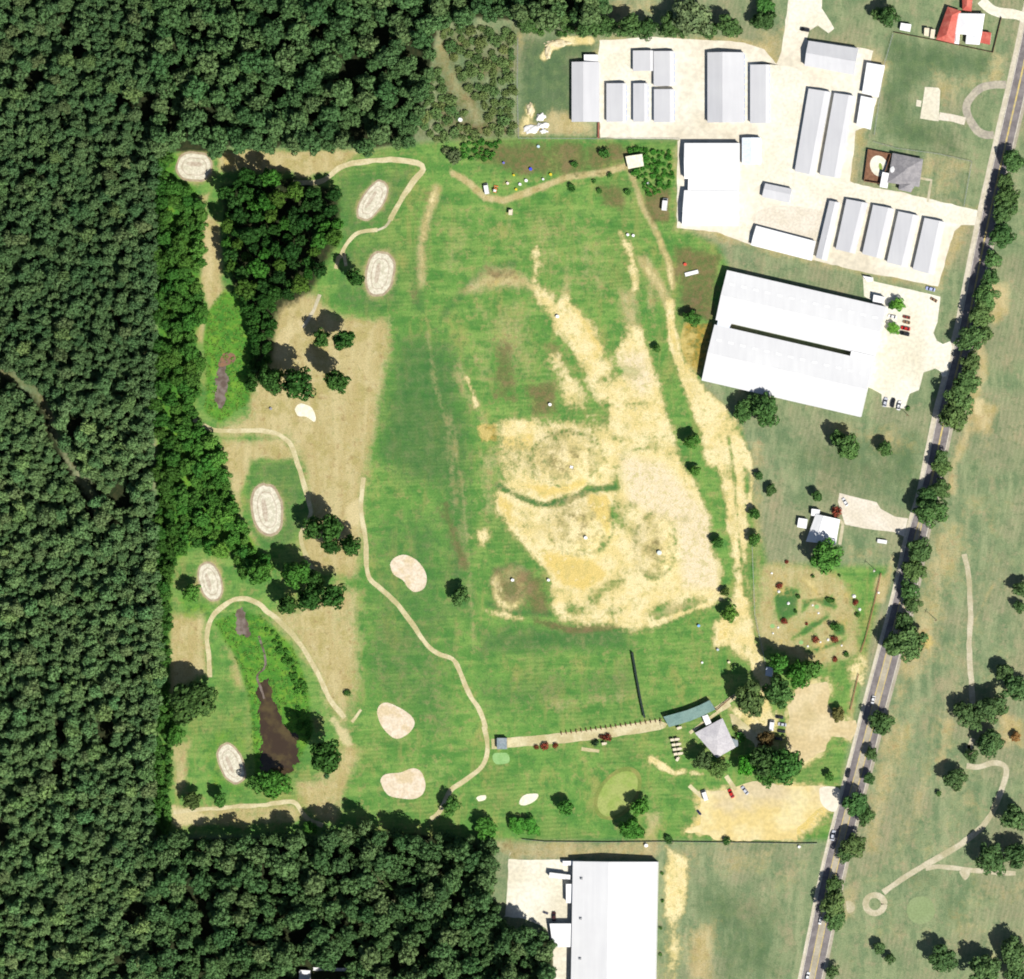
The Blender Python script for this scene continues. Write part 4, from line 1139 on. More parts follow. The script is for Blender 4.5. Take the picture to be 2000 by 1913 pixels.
sheet('practice_mat', qs('13', (1735, 235), (1760, 218), (1840, 218), (1856, 240), (1850, 290), (1760, 300), (1740, 280)), 'pale_green', 0.015, 0.05, label='pale green practice tee below the small grey shed')
for i, (x, y) in enumerate(((865, 1015), (215, 1300), (635, 1540))):
    cx, cy = 1480 + x / 7.504, 1050 + y / 7.504
    sheet('putting_cup_green', oval(cx, cy, 4.5, 4.2, 0, 12), 'pale_green', 0.015, 0.05)

# ------------------------------------------------------------------ buildings
def lerp(a, b, t):
    return tuple(x + (y - x) * t for x, y in zip(a, b))


def unit(a, b):
    d = (b[0] - a[0], b[1] - a[1])
    n = math.hypot(*d) or 1
    return (d[0] / n, d[1] / n), n


def wall_boxes(root, name, p, q_, z0, z1, out, mat, slots, proud=0.05, frame=None):
    """doors / windows set slightly proud of the wall p->q_; slots = (start m, width m)"""
    u, n = unit(p, q_)
    for s0, w in slots:
        a = (p[0] + u[0] * s0, p[1] + u[1] * s0)
        c = (p[0] + u[0] * (s0 + w), p[1] + u[1] * (s0 + w))
        quad = [(a[0] - out[0] * 0.05, a[1] - out[1] * 0.05), (c[0] - out[0] * 0.05, c[1] - out[1] * 0.05),
                (c[0] + out[0] * proud, c[1] + out[1] * proud), (a[0] + out[0] * proud, a[1] + out[1] * proud)]
        MB().quadbox(*quad, z0, z1).build(name, mat, root, root.location)


def gable(name, quad, label, cat='building', group=None, axis='v', f=0.5, eave=2.6, rise=None, pitch=0.22, roof='roof_grey', wall='wall_white', over=0.25,
          door_side=None, door_mat='door_blue', door_w=2.4, door_gap=0.6, door_h=2.1, skylights=None, vents=None, skirt=None):
    """quad: plan readings of the roof corners (upper left, upper right, lower right, lower left) at eave height.
    axis 'v': ridge runs from the upper to the lower edge; 'h': from the left to the right edge. f: where the ridge sits across."""
    P = [M(x, y, eave) for x, y in quad]
    cx = sum(p[0] for p in P) / 4
    cy = sum(p[1] for p in P) / 4
    root = empty(name, (cx, cy, 0), label, cat, group)
    A, B, C, D = P
    if axis == 'h':
        A, B, C, D = P[3], P[0], P[1], P[2]     # turn so that the ridge joins edge AB to edge DC
    wid = unit(A, B)[1]
    rz = eave + (rise if rise is not None else pitch * wid * 0.5)
    R1, R2 = lerp(A, B, f), lerp(D, C, f)
    # walls, pulled in under the roof
    def inset(p, qx, d):
        u, n = unit(p, qx)
        return (p[0] + u[0] * d, p[1] + u[1] * d)
    a, b_, c_, d_ = [inset(inset(p, n1, over), n2, over) for p, n1, n2 in ((A, B, D), (B, A, C), (C, D, B), (D, C, A))]
    r1, r2 = lerp(a, b_, f), lerp(d_, c_, f)
    e, rr = eave - 0.05, rz - 0.07
    vs = [(*a, 0), (*b_, 0), (*c_, 0), (*d_, 0), (*a, e), (*b_, e), (*c_, e), (*d_, e), (*r1, rr), (*r2, rr)]
    fs = [(0, 1, 5, 8, 4), (1, 2, 6, 5), (2, 3, 7, 9, 6), (3, 0, 4, 7)]
    link_mesh('wall', mesh('wall', vs, fs, wall, root.location), root)
    s1 = MB().slab([(*A, eave), (*R1, rz), (*R2, rz), (*D, eave)], 0.06).build('roof_slope', roof, root, root.location)
    s2 = MB().slab([(*B, eave), (*C, eave), (*R2, rz), (*R1, rz)], 0.06).build('roof_slope', roof, root, root.location)
    u, L = unit(R1, R2)
    w = (-u[1], u[0])
    k = 0.16
    MB().slab([(R1[0] + w[0] * k, R1[1] + w[1] * k, rz + 0.02), (R2[0] + w[0] * k, R2[1] + w[1] * k, rz + 0.02),
               (R2[0] - w[0] * k, R2[1] - w[1] * k, rz + 0.02), (R1[0] - w[0] * k, R1[1] - w[1] * k, rz + 0.02)], 0.05).build('ridge_cap', roof, root, root.location)
    # roller doors along the chosen long wall
    if door_side:
        p, q2 = (b_, c_) if door_side == 'right' else (a, d_)
        o = unit(D, C)[0] if door_side == 'right' else unit(C, D)[0]
        n = unit(p, q2)[1]
        slots, s = [], 0.5
        while s + door_w < n - 0.3:
            slots.append((s, door_w))
            s += door_w + door_gap
        wall_boxes(root, 'roller_door', p, q2, 0.03, door_h, o, door_mat, slots)
    pa, pd = unit(a, d_)
    wall_boxes(root, 'side_door', b_, a, 0.03, 2.05, (-pa[0], -pa[1]), 'door_grey', [(1.2, 0.95)])
    for (s, t, lw, ll) in (skylights or []):        # s across 0..1, t along 0..1
        base, rid, ba2 = (A, R1, D) if s < f else (B, R1, C)
        def on(ss, tt):
            p0, p1 = lerp(A, B, ss), lerp(D, C, ss)
            z = eave + (rz - eave) * (ss / f if ss < f else (1 - ss) / (1 - f))
            x, y = lerp(p0, p1, tt)
            return (x, y, z + 0.09)
        ds, dt = lw / wid / 2, ll / L / 2
        MB().slab([on(s - ds, t - dt), on(s + ds, t - dt), on(s + ds, t + dt), on(s - ds, t + dt)], 0.06).build('skylight', 'skylight', s1 if s < f else s2, root.location)
    for (s, t) in (vents or []):
        p0, p1 = lerp(A, B, s), lerp(D, C, s)
        z = eave + (rz - eave) * (s / f if s < f else (1 - s) / (1 - f))
        x, y = lerp(p0, p1, t)
        v = MB().box(x - 0.55, x + 0.55, y - 0.55, y + 0.55, z - 0.3, z + 0.55).cyl((x, y, z + 0.5), (x, y, z + 0.95), 0.4, 0.4, 12)
        v.build('roof_vent', 'metal', s1 if s < f else s2, root.location)
    return root


def flat_shed(name, quad, label, cat='building', h=2.8, roof='roof_white', wall='wall_white', slope=0.3, group=None, z0=0.0, posts=False):
    """lean-to with a single slope (falls to the lower edge)"""
    P = [M(x, y, h) for x, y in quad]
    cx = sum(p[0] for p in P) / 4
    cy = sum(p[1] for p in P) / 4
    root = empty(name, (cx, cy, 0), label, cat, group)
    A, B, C, D = P
    MB().slab([(*A, h + slope), (*B, h + slope), (*C, h), (*D, h)], 0.08).build('roof', roof, root, root.location)
    g = [(cx + (x - cx) * 0.94, cy + (y - cy) * 0.94) for x, y in P]
    if posts:
        for x, y in g:
            MB().box(x - 0.08, x + 0.08, y - 0.08, y + 0.08, 0, h - 0.05).build('post', 'wood', root, root.location)
        MB().quadbox(*[lerp(g[0], g[1], t) for t in (0.0, 1.0)], lerp(g[1], g[2], 0.04), lerp(g[0], g[3], 0.04), h - 0.35, h - 0.1).build('beam', 'wood', root, root.location)
    else:
        vs = [(*p, 0) for p in g] + [(*g[0], h + slope - 0.1), (*g[1], h + slope - 0.1), (*g[2], h - 0.1), (*g[3], h - 0.1)]
        link_mesh('wall', mesh('wall', vs, [(0, 1, 5, 4), (1, 2, 6, 5), (2, 3, 7, 6), (3, 0, 4, 7)], wall, root.location), root)
        u, n = unit(g[2], g[3])
        o, _ = unit(g[1], g[2])
        wall_boxes(root, 'door', g[2], g[3], 0.03, min(2.1, h - 0.3), o, 'door_grey', [(n * 0.35, min(2.2, n * 0.3))])
    return root


def hip(name, quad, label, cat='house', eave=2.8, rise=2.2, inset=0.5, axis='v', roof='roof_shingle', wall='wall_brick', root=None, part=None):
    P = [M(x, y, eave) for x, y in quad]
    cx = sum(p[0] for p in P) / 4
    cy = sum(p[1] for p in P) / 4
    if root is None:
        root = empty(name, (cx, cy, 0), label, cat)
    A, B, C, D = P
    if axis == 'h':
        A, B, C, D = P[3], P[0], P[1], P[2]
    wid, ln = unit(A, B)[1], unit(A, D)[1]
    t = min(0.48, inset * wid / ln)
    R1, R2 = lerp(lerp(A, B, .5), lerp(D, C, .5), t), lerp(lerp(A, B, .5), lerp(D, C, .5), 1 - t)
    z = eave + rise
    for pts in ([(*A, eave), (*B, eave), (*R1, z)], [(*B, eave), (*C, eave), (*R2, z), (*R1, z)], [(*C, eave), (*D, eave), (*R2, z)], [(*D, eave), (*A, eave), (*R1, z), (*R2, z)]):
        MB().slab(pts, 0.08).build('roof_slope', roof, root, root.location)
    g = [(cx + (x - cx) * 0.93, cy + (y - cy) * 0.93) for x, y in (A, B, C, D)]
    vs = [(*p, 0) for p in g] + [(*p, eave - 0.02) for p in g]
    link_mesh('wall', mesh('wall', vs, [(0, 1, 5, 4), (1, 2, 6, 5), (2, 3, 7, 6), (3, 0, 4, 7)], wall, root.location), root)
    for i in (1, 3):
        p, q2 = g[i], g[(i + 1) % 4]
        d, n = unit(p, q2)
        o, _ = unit(g[(i + 3) % 4], p)
        slots = [(n * 0.2, 1.2), (n * 0.7, 1.2)]
        wall_boxes(root, 'window', p, q2, 0.95, 2.1, o, 'glass', slots)
        if i == 1:
            wall_boxes(root, 'door', p, q2, 0.03, 2.1, o, 'door_grey', [(n * 0.45, 1.0)])
    return root


def rect(cr, x0, y0, x1, y1):
    return qs(cr, (x0, y0), (x1, y0), (x1, y1), (x0, y1))


GSTORE = 'storage unit buildings in the gravel yard'
def store(quad, label, doors='right', **k):
    return gable('storage_building', quad, label, 'storage building', GSTORE, door_side=doors, **{**dict(f=0.72, eave=2.5, rise=0.75), **k})


store(rect('20', 437, 455, 640, 895), 'wide pale storage building with a small white annex, farthest left in the yard', f=0.43, rise=1.2, eave=2.8, doors=None)
flat_shed('storage_annex', rect('20', 528, 402, 628, 452), 'small white annex at the upper end of the leftmost storage building', 'annex', h=2.4)
store(rect('20', 692, 612, 838, 895), 'grey storage building with blue doors, second from the left in the yard', f=0.82)
store(rect('20', 888, 612, 997, 895), 'narrowest short storage building with blue doors in the middle of the yard', f=0.75)
store(rect('20', 886, 372, 1034, 522), 'small squarish storage building joined to the left of a taller one', f=0.86, doors=None)
store(rect('20', 1038, 376, 1190, 632), 'grey storage building with blue doors at the upper middle of the yard', f=0.78)
store(rect('20', 1040, 655, 1190, 898), 'grey storage building above a patch of red brick paving', f=0.78)
store(rect('20', 1432, 385, 1702, 900), 'widest two tone storage building with blue doors on its right', f=0.42, rise=1.6, eave=2.9)
store(rect('20', 1745, 475, 1888, 905), 'tall narrow storage building with blue doors right of the widest one', f=0.80)
store(qs('30', (372, 650), (538, 676), (418, 1290), (270, 1257)), 'very long slanted storage building, left one of a parallel pair', f=0.72, door_mat='wall_white')
store(qs('30', (560, 682), (708, 704), (602, 1310), (452, 1284)), 'very long slanted storage building, right one of a parallel pair', f=0.72, door_mat='wall_white')
store(qs('30', (525, 1472), (602, 1486), (505, 1915), (425, 1890)), 'narrow storage building bounding the courtyard on its right', f=0.55, doors=None)
store(qs('30', (650, 1460), (808, 1490), (712, 1862), (570, 1828)), 'slanted storage building, first of four beside the road', door_mat='wall_white')
store(qs('30', (845, 1502), (998, 1532), (908, 1900), (765, 1862)), 'slanted storage building, second of four beside the road', door_mat='wall_white')
store(qs('30', (1030, 1550), (1182, 1582), (1092, 1962), (945, 1925)), 'slanted storage building, third of four beside the road', door_mat='wall_white')
store(qs('30', (1222, 1598), (1372, 1628), (1290, 2020), (1135, 1975)), 'slanted storage building, nearest of four to the road', door_mat='wall_white')
gable('yard_workshop', qs('30', (372, 300), (738, 356), (704, 552), (342, 482)), 'large workshop with grey and white roof below the white driveway', 'workshop', axis='h', f=0.5, eave=3.6, rise=1.7)
flat_shed('yard_shed', qs('30', (800, 460), (932, 482), (884, 715), (764, 684)), 'pale flat shed, upper of two along the wire fence', 'shed', h=2.8, roof='roof_white')
flat_shed('yard_shed', qs('30', (757, 704), (862, 726), (826, 952), (722, 920)), 'pale flat shed, lower of two along the wire fence', 'shed', h=2.8, roof='roof_white')
gable('court_shed', qs('30', (55, 1345), (252, 1386), (232, 1490), (30, 1445)), 'small grey roofed shed at the top of the gravel courtyard', 'shed', axis='h', f=0.6, eave=2.6, rise=0.7)
gable('court_row', qs('30', (-12, 1655), (425, 1770), (395, 1912), (-50, 1798)), 'long white roofed row closing the bottom of the courtyard', 'storage building', axis='h', f=0.5, eave=2.6, rise=0.9, roof='roof_white')
gable('white_hall', rect('20', 1263, 1050, 1668, 1312), 'upper of two joined white halls beside the weedy field', 'hall', axis='h', f=0.5, eave=4.0, rise=1.2, roof='roof_white')
gable('white_hall', qs('20', (1262, 1396), (1662, 1400), (1655, 1657), (1246, 1655)), 'lower of two joined white halls beside the weedy field', 'hall', axis='h', f=0.5, eave=4.0, rise=1.2, roof='roof_white')
flat_shed('hall_link', qs('20', (1292, 1308), (1664, 1308), (1662, 1402), (1288, 1400)), 'narrow white link roof between the two white halls', 'hall', h=3.7, slope=0.1)
gable('blue_white_shed', rect('20', 1685, 1010, 1825, 1205), 'pale bluish shed right of the white halls', 'shed', f=0.5, eave=2.8, rise=0.7, roof='roof_blue')

# ---- the great double warehouse
u1 = (0.9743, 0.2252)
def wh(p, along, down):
    return (p[0] + u1[0] * along - u1[1] * down, p[1] + u1[1] * along + u1[0] * down)


wa = (1420, 528)
sk = [(0.25, t, 1.1, 2.6) for t in np.linspace(0.05, 0.95, 13)] + [(0.75, t, 1.1, 2.6) for t in np.linspace(0.05, 0.95, 13)]
gable('warehouse', [wh(wa, 0, 0), wh(wa, 319, 0), wh(wa, 319, 100), wh(wa, 0, 100)], 'long white warehouse, upper half of the pair with a dark alley between', 'warehouse', axis='h', f=0.5,
      eave=5.0, rise=1.5, roof='roof_offwhite', skylights=[(1 - s, t, a, b) for s, t, a, b in sk])
wb = wh(wa, 0, 109)
gable('warehouse', [wh(wb, 0, 0), wh(wb, 319, 0), wh(wb, 319, 112), wh(wb, 0, 112)], 'long white warehouse, lower half of the pair with a dark alley between', 'warehouse', axis='h', f=0.5,
      eave=5.0, rise=1.5, roof='roof_offwhite', skylights=[(1 - s, t, a, b) for s, t, a, b in sk])
flat_shed('warehouse_link', [wh(wa, 272, 99), wh(wa, 318, 99), wh(wa, 318, 110), wh(wa, 272, 110)], 'white link roof closing the right end of the warehouse alley', 'link building', h=5.4, slope=0.05)
flat_shed('warehouse_link', [wh(wa, 5, 99), wh(wa, 30, 99), wh(wa, 30, 110), wh(wa, 5, 110)], 'pale blue link roof at the left end of the warehouse alley', 'link building', h=5.0, slope=0.05, roof='roof_blue')
flat_shed('transformer_hut', qs('31', (770, 222), (842, 236), (838, 262), (800, 262)), 'tiny white hut at the corner of the forecourt', 'hut', h=2.0)
flat_shed('entrance_porch', qs('31', (850, 360), (930, 378), (922, 425), (842, 410)), 'white porch roof at the upper right corner of the warehouse', 'porch', h=3.0)

# ---- lower warehouse
gable('factory_hall', [q('23', 446, 1012), q('23', 1066, 1016), q('23', 1046, 2100), q('23', 428, 2100)], 'huge white hall at the bottom edge with three roof vents', 'warehouse', f=0.43, eave=5.0, rise=2.0,
      roof='roof_offwhite', vents=[(0.11, 0.115), (0.11, 0.385), (0.11, 0.655)])
flat_shed('loading_dock', rect('23', 396, 1178, 444, 1318), 'white loading dock roof on the left flank of the factory hall', 'dock', h=3.6)
flat_shed('factory_annex', qs('23', (276, 1468), (436, 1468), (436, 1640), (300, 1640)), 'white lower annex on the left flank of the factory hall', 'annex', h=4.0, slope=0.2)
flat_shed('dock_canopy', rect('23', 372, 1010, 446, 1042), 'small white canopy at the upper left corner of the factory hall', 'canopy', h=2.8)

# ---- houses
h1 = hip('grey_house', qs('30', (988, 1122), (1212, 1168), (1184, 1372), (950, 1340)), 'grey shingled house beside a walled patio', eave=2.9, rise=2.6, inset=0.5)
hip('grey_house', qs('30', (1040, 1340), (1165, 1330), (1122, 1412), (1030, 1392)), None, eave=2.7, rise=1.2, inset=0.5, root=h1)
flat_shed('carport', qs('30', (915, 1262), (966, 1272), (950, 1382), (893, 1372)), 'white carport roof between the patio and the grey house', 'carport', h=2.6, posts=True)
root = empty('walled_patio', (*M(*q('30', 880, 1220)), 0), 'square patio walled in brown timber with a white oval floor', 'patio')
pq = [M(*p) for p in qs('30', (812, 1098), (980, 1132), (905, 1350), (782, 1330))]
for i in range(4):
    a, b2 = pq[i], pq[(i + 1) % 4]
    u, n = unit(a, b2)
    w = (-u[1] * 0.12, u[0] * 0.12)
    MB().quadbox((a[0] + w[0], a[1] + w[1]), (b2[0] + w[0], b2[1] + w[1]), (b2[0] - w[0], b2[1] - w[1]), (a[0] - w[0], a[1] - w[1]), 0, 1.9).build('timber_wall', 'wood', root, root.location)
link_mesh('deck', mesh('deck', [(*p, 0.03) for p in pq], [(0, 1, 2, 3)], 'wood', root.location), root)
ov = [M(*p) for p in oval(*q('30', 888, 1218), 17, 21, R(20), 22)]
link_mesh('patio_floor', mesh('patio_floor', [(x, y, 0.05) for x, y in ov], [tuple(range(22))], 'concrete', root.location), root)
ov = [M(*p) for p in oval(*q('30', 900, 1225), 3.5, 8, R(10), 16)]
link_mesh('plant_bed', mesh('plant_bed', [(x, y, 0.07) for x, y in ov], [tuple(range(16))], 'putting', root.location), root)
cx, cy = M(*q('30', 995, 1245), 3)
root = empty('water_tank', (cx, cy, 0), 'round white tank between the patio and the grey house', 'tank')
MB().cyl((cx, cy, 0), (cx, cy, 3.4), 1.7, 1.7, 20).build('shell', 'white', root, root.location)
MB().cyl((cx, cy, 3.4), (cx, cy, 3.8), 1.7, 0.3, 20).build('lid', 'white', root, root.location)

h2 = hip('red_roof_house', qs('30', (1392, 50), (1490, 82), (1440, 322), (1305, 290)), 'red and white roofed house in the upper right corner', eave=3.0, rise=2.0, inset=0.5, roof='roof_red')
hip('red_roof_house', qs('30', (1498, -60), (1578, -55), (1565, 85), (1500, 76)), None, eave=2.9, rise=1.2, inset=0.5, roof='roof_red', root=h2)
hip('red_roof_house', qs('30', (1465, 98), (1664, 102), (1640, 262), (1448, 250)), None, eave=3.3, rise=1.6, inset=0.5, axis='h', roof='roof_white', root=h2)
hip('red_roof_house', qs('30', (1440, 240), (1480, 245), (1475, 325), (1436, 320)), None, eave=2.8, rise=0.8, inset=0.5, roof='roof_white', root=h2)
hip('red_roof_house', qs('30', (1530, 250), (1640, 258), (1625, 330), (1522, 322)), None, eave=2.9, rise=0.8, inset=0.5, roof='roof_white', root=h2)
flat_shed('red_shed', qs('30', (1628, 230), (1712, 242), (1702, 330), (1615, 312)), 'small red roofed shed right of the red and white house', 'shed', h=2.5, roof='roof_red')
flat_shed('garden_shed', qs('30', (1050, 170), (1125, 180), (1115, 235), (1040, 220)), 'tiny white shed at the upper end of the wire fence', 'shed', h=2.2)
flat_shed('garden_shed', qs('30', (1222, 205), (1258, 208), (1252, 268), (1218, 262)), 'tiny cream shed left of the red roofed house', 'shed', h=2.2, roof='cream')
flat_shed('garden_shed', qs('30', (1270, 215), (1300, 218), (1292, 285), (1262, 280)), 'narrow cream shed against the red roofed house', 'shed', h=2.2, roof='cream')

h3 = gable('white_house', qs('32', (425, 165), (602, 206), (570, 392), (352, 368)), 'white roofed house beside the driveway, a big tree at its foot', 'house', f=0.35, eave=3.0, rise=1.5, roof='roof_white')
flat_shed('house_porch', qs('32', (395, 128), (455, 135), (450, 185), (390, 178)), 'small white porch roof at the upper corner of the white house', 'porch', h=2.6)
flat_shed('pump_house', qs('32', (300, 195), (365, 205), (355, 275), (288, 262)), 'little white outbuilding left of the white house', 'shed', h=2.3)

# ---- club house group
tee = empty('tee_shelter', (*M(*q('22', 1300, 1625)), 0), 'long sea green shelter roof at the end of the tee strip', 'shelter')
top = [(1110, 1652), (1190, 1630), (1280, 1605), (1370, 1570), (1450, 1530)]
bot = [(1150, 1728), (1225, 1708), (1310, 1682), (1400, 1644), (1490, 1598)]
for i in range(4):
    a, b2, c2, d2 = [M(*q('22', *p), 3.2) for p in (top[i], top[i + 1], bot[i + 1], bot[i])]
    MB().slab([(*a, 3.5), (*b2, 3.5), (*c2, 2.9), (*d2, 2.9)], 0.07).build('roof_panel', 'roof_green', tee, tee.location)
for i in range(5):
    for pt, z in ((top[i], 3.4), (bot[i], 2.8)):
        x, y = M(*q('22', pt[0] + (5 if i == 0 else -5 if i == 4 else 0), pt[1] + (4 if pt in top else -4)), 3.2)
        MB().box(x - 0.08, x + 0.08, y - 0.08, y + 0.08, 0, z).build('post', 'wood', tee, tee.location)
club = hip('club_house', [(1357, 1432), (1411, 1403), (1437, 1460), (1400, 1481)], 'light grey roofed club house beside the sea green shelter', 'club house', eave=3.0, rise=1.3, inset=0.5, roof='roof_light_shingle', wall='wall_tan')
flat_shed('club_link', qs('22', (1393, 1650), (1434, 1636), (1462, 1698), (1422, 1716)), 'white canopy between the shelter and the club house', 'canopy', h=2.9, slope=0.05, posts=True)
flat_shed('blue_awning', [(1427, 1442), (1441, 1446), (1442, 1458), (1430, 1461)], 'dark blue awning at the right corner of the club house', 'awning', h=2.5, slope=0.05, posts=True, roof='roof_slate')
flat_shed('range_hut', rect('13', 1766, 108, 1838, 190), 'small grey hut at the left end of the tee strip', 'hut', h=2.6, roof='roof_slate', slope=0.3, wall='wall_tan')
flat_shed('service_shed', qs('32', (62, 1285), (112, 1292), (105, 1362), (55, 1350)), 'bluish white shed under dark trees above the gravel lot', 'shed', h=2.5, roof='roof_blue')
flat_shed('cream_shelter', qs('20', (832, 1148), (955, 1130), (966, 1218), (852, 1240)), 'cream white shelter where two grass tracks meet', 'shelter', h=2.6, roof='sand_white', posts=True)
flat_shed('forest_shed', qs('13', (318, 1808), (396, 1812), (392, 1920), (316, 1920)), 'white shed in the lower wood at the bottom edge', 'shed', h=2.6)

# ------------------------------------------------------------------ vehicles
def car_body(L=4.6, W=1.85):
    """one saloon: lofted body, cabin of glass, roof, wheels, lamps; faces +x"""
    root = empty('parked_car', (0, 0, 0))
    secs = [(-L / 2, .62, .80, .35), (-L / 2 + .12, .86, .86, .30), (-L / 2 + .9, .93, .92, .28), (0, .925, .90, .28), (L / 2 - 1.1, .92, .86, .28), (L / 2 - .25, .84, .72, .30), (L / 2, .62, .62, .38)]
    vs, fs = [], []
    for x, hw, top, bot in secs:
        hw *= W / 1.85
        vs += [(x, -hw, bot), (x, -hw, (top + bot) / 2), (x, -hw * 0.93, top), (x, hw * 0.93, top), (x, hw, (top + bot) / 2), (x, hw, bot)]
    for i in range(len(secs) - 1):
        for j in range(6):
            k = (j + 1) % 6
            fs.append((i * 6 + j, i * 6 + k, i * 6 + 6 + k, i * 6 + 6 + j))
    fs += [tuple(range(6)), tuple(range(len(vs) - 6, len(vs)))]
    link_mesh('body', mesh('body', vs, fs, 'paint'), root)
    w = W / 2 * .86
    cab = [(-1.75, .90), (-1.15, 1.40), (0.35, 1.42), (1.15, .90)]
    vs = [(x, s * (w if z < 1 else w * .80), z) for x, z in cab for s in (-1, 1)]
    link_mesh('cabin_glass', mesh('cabin_glass', vs, [(0, 1, 3, 2), (2, 3, 5, 4), (4, 5, 7, 6), (0, 2, 4, 6), (1, 3, 5, 7), (0, 1, 7, 6)], 'glass'), root)
    MB().box(-1.12, .33, -w * .78, w * .78, 1.41, 1.46).build('roof', 'paint', root)
    for sx in (-1.38, 1.42):
        for sy in (-1, 1):
            MB().cyl((sx, sy * (W / 2 - .22), .32), (sx, sy * (W / 2 + .01), .32), .32, .32, 12).build('wheel', 'rubber', root)
    for sy in (-1, 1):
        MB().box(L / 2 - .14, L / 2 - .01, sy * .58 - .16, sy * .58 + .16, .52, .64).build('headlight', 'skylight', root)
    return root


def van_body():
    root = empty('parked_van', (0, 0, 0))
    MB().box(-2.6, 1.6, -.98, .98, .4, 2.3).build('body', 'paint', root)
    vs = [(1.6, s * .98, .4) for s in (-1, 1)] + [(2.6, s * .9, .4) for s in (-1, 1)] + [(2.6, s * .9, 1.0) for s in (-1, 1)] + [(1.6, s * .98, 1.9) for s in (-1, 1)]
    link_mesh('bonnet', mesh('bonnet', vs, [(0, 1, 3, 2), (2, 3, 5, 4), (4, 5, 7, 6), (0, 2, 4, 6), (1, 3, 5, 7), (0, 1, 7, 6)], 'paint'), root)
    MB().add([(1.72, -.8, 1.85), (1.72, .8, 1.85), (2.4, .75, 1.23), (2.4, -.75, 1.23)], [(0, 1, 2, 3)]).build('windscreen', 'glass', root)
    for sx in (-1.7, 1.75):
        for sy in (-1, 1):
            MB().cyl((sx, sy * .74, .36), (sx, sy * 1.0, .36), .36, .36, 12).build('wheel', 'rubber', root)
    return root


KIDS = {}
def clone(proto, x, y, rz, label, cat, group, color=None, z=0.0, s=1.0, name=None, zs=None):
    """copy of a thing and its parts"""
    if proto.name not in KIDS:
        KIDS[proto.name] = list(proto.children)
    used = proto.get('label') is not None
    if not used:
        r, kids = proto, KIDS[proto.name]
    else:
        r = proto.copy()
        col.objects.link(r)
        kids = []
        for ch in KIDS[proto.name]:
            c = ch.copy()
            col.objects.link(c)
            c.parent = r
            kids.append(c)
    r.location = (x, y, z)
    r.rotation_euler = (0, 0, rz)
    r.scale = (s, s, s if zs is None else zs)
    props(r, label, cat, group)
    if not group and 'group' in r:
        del r['group']
    if color:
        for c in kids:
            c.color = (*color, 1.0)
    return r


CAR, VAN = car_body(), van_body()
WHT, BLK, RED, SIL, DRED, BLU, TAN_ = (0.78, 0.78, 0.78), (0.02, 0.022, 0.025), (0.52, 0.025, 0.02), (0.50, 0.52, 0.58), (0.26, 0.06, 0.04), (0.42, 0.48, 0.72), (0.30, 0.18, 0.10)
def car(cr, x, y, deg, label, color, group=None, proto=None, s=1.0):
    X, Y = M(*q(cr, x, y), 0.8)
    return clone(proto or CAR, X, Y, R(deg), label, 'car' if (proto or CAR) is CAR else 'van', group, color, s=s)


g1, g2, g3 = 'cars on the warehouse forecourt', 'cars at the club house', 'cars driving on the road'
car('31', 1090, 525, 167, 'brownish red car, uppermost of four parked side by side', DRED, g1, s=.8)
car('31', 1090, 562, 167, 'brown car, second from the top of four side by side', TAN_, g1, s=.8)
car('31', 1082, 607, 167, 'bright red car with dark nose among four side by side', RED, g1, s=1.0)
car('31', 1076, 645, 167, 'black car, lowest of four parked side by side', BLK, g1, s=1.05)
car('31', 935, 1148, 78, 'silver car, left of three at the forecourt foot', SIL, g1)
car('31', 990, 1152, 78, 'black car between two pale cars at the forecourt foot', BLK, g1)
car('31', 1036, 1172, 78, 'white car, right of three at the forecourt foot', WHT, g1)
car('31', 1290, 398, 150, 'brownish grey car alone in the upper forecourt corner', TAN_, g1, s=.8)
car('31', 985, 520, 167, 'white car between two bright green small trees', WHT, g1, s=.9)
car('31', 1265, 318, 167, 'pale blue car on the grass strip above the forecourt', BLU, g1, s=1.0)
car('23', 1415, 528, 108, 'white van at the upper left corner of the yellow car park', WHT, g2, VAN)
car('23', 1605, 515, 115, 'bright red car nosed into the yellow car park edge', RED, g2)
car('23', 1706, 492, 128, 'silver blue car right of the red car', SIL, g2)
car('23', 1370, 655, 130, 'small dark blue car on the left rim of the yellow car park', (.03, .035, .10), g2, s=.62)
car('32', 158, 1655, 172, 'black car, uppermost in the row beside a white van', BLK, g2, s=.85)
car('32', 178, 1708, 172, 'silver car in the row beside a white van', SIL, g2, s=.9)
car('32', 172, 1758, 172, 'black car below the silver one in the row', BLK, g2, s=.85)
car('32', 150, 1812, 170, 'dark car half under the russet tree', BLK, g2, s=.85)
car('32', 105, 1715, 84, 'white van parked left of the row of cars', WHT, g2, VAN)
car('33', 662, 365, 78, 'dark car on the road above the yellow car park entrance', BLK, g3)
car('33', 552, 822, 78, 'silver car on the road below the yellow car park', SIL, g3, s=1.1)
car('33', 458, 1448, 258, 'white car in the middle of the road near the bottom', WHT, g3, s=.8)
car('33', 366, 1855, 78, 'white car on the road at the bottom edge', WHT, g3, s=.9)
car('32', 845, 1530, 258, 'white car in the turn lane opposite the gravel lot', WHT, g3, s=.9)
car('10', 1690, 1385, 100, 'white van parked where the field tracks fork', WHT, None, VAN)
car('20', 1122, 1500, 84, 'long white van at the edge of the brown weeds', WHT, None, VAN, s=1.15)
car('30', 345, 218, 170, 'dark car on the white driveway at the top', BLK, None, s=1.0)
car('32', 640, 78, 120, 'white car at the end of the house driveway', WHT, None, s=.9)
car('23', 245, 1390, 160, 'grey car standing on the loading yard', (.12, .12, .16), None, s=.6)
car('23', 307, 1415, 90, 'dark brown car above the factory annex', (.06, .02, .02), None, s=1.0)
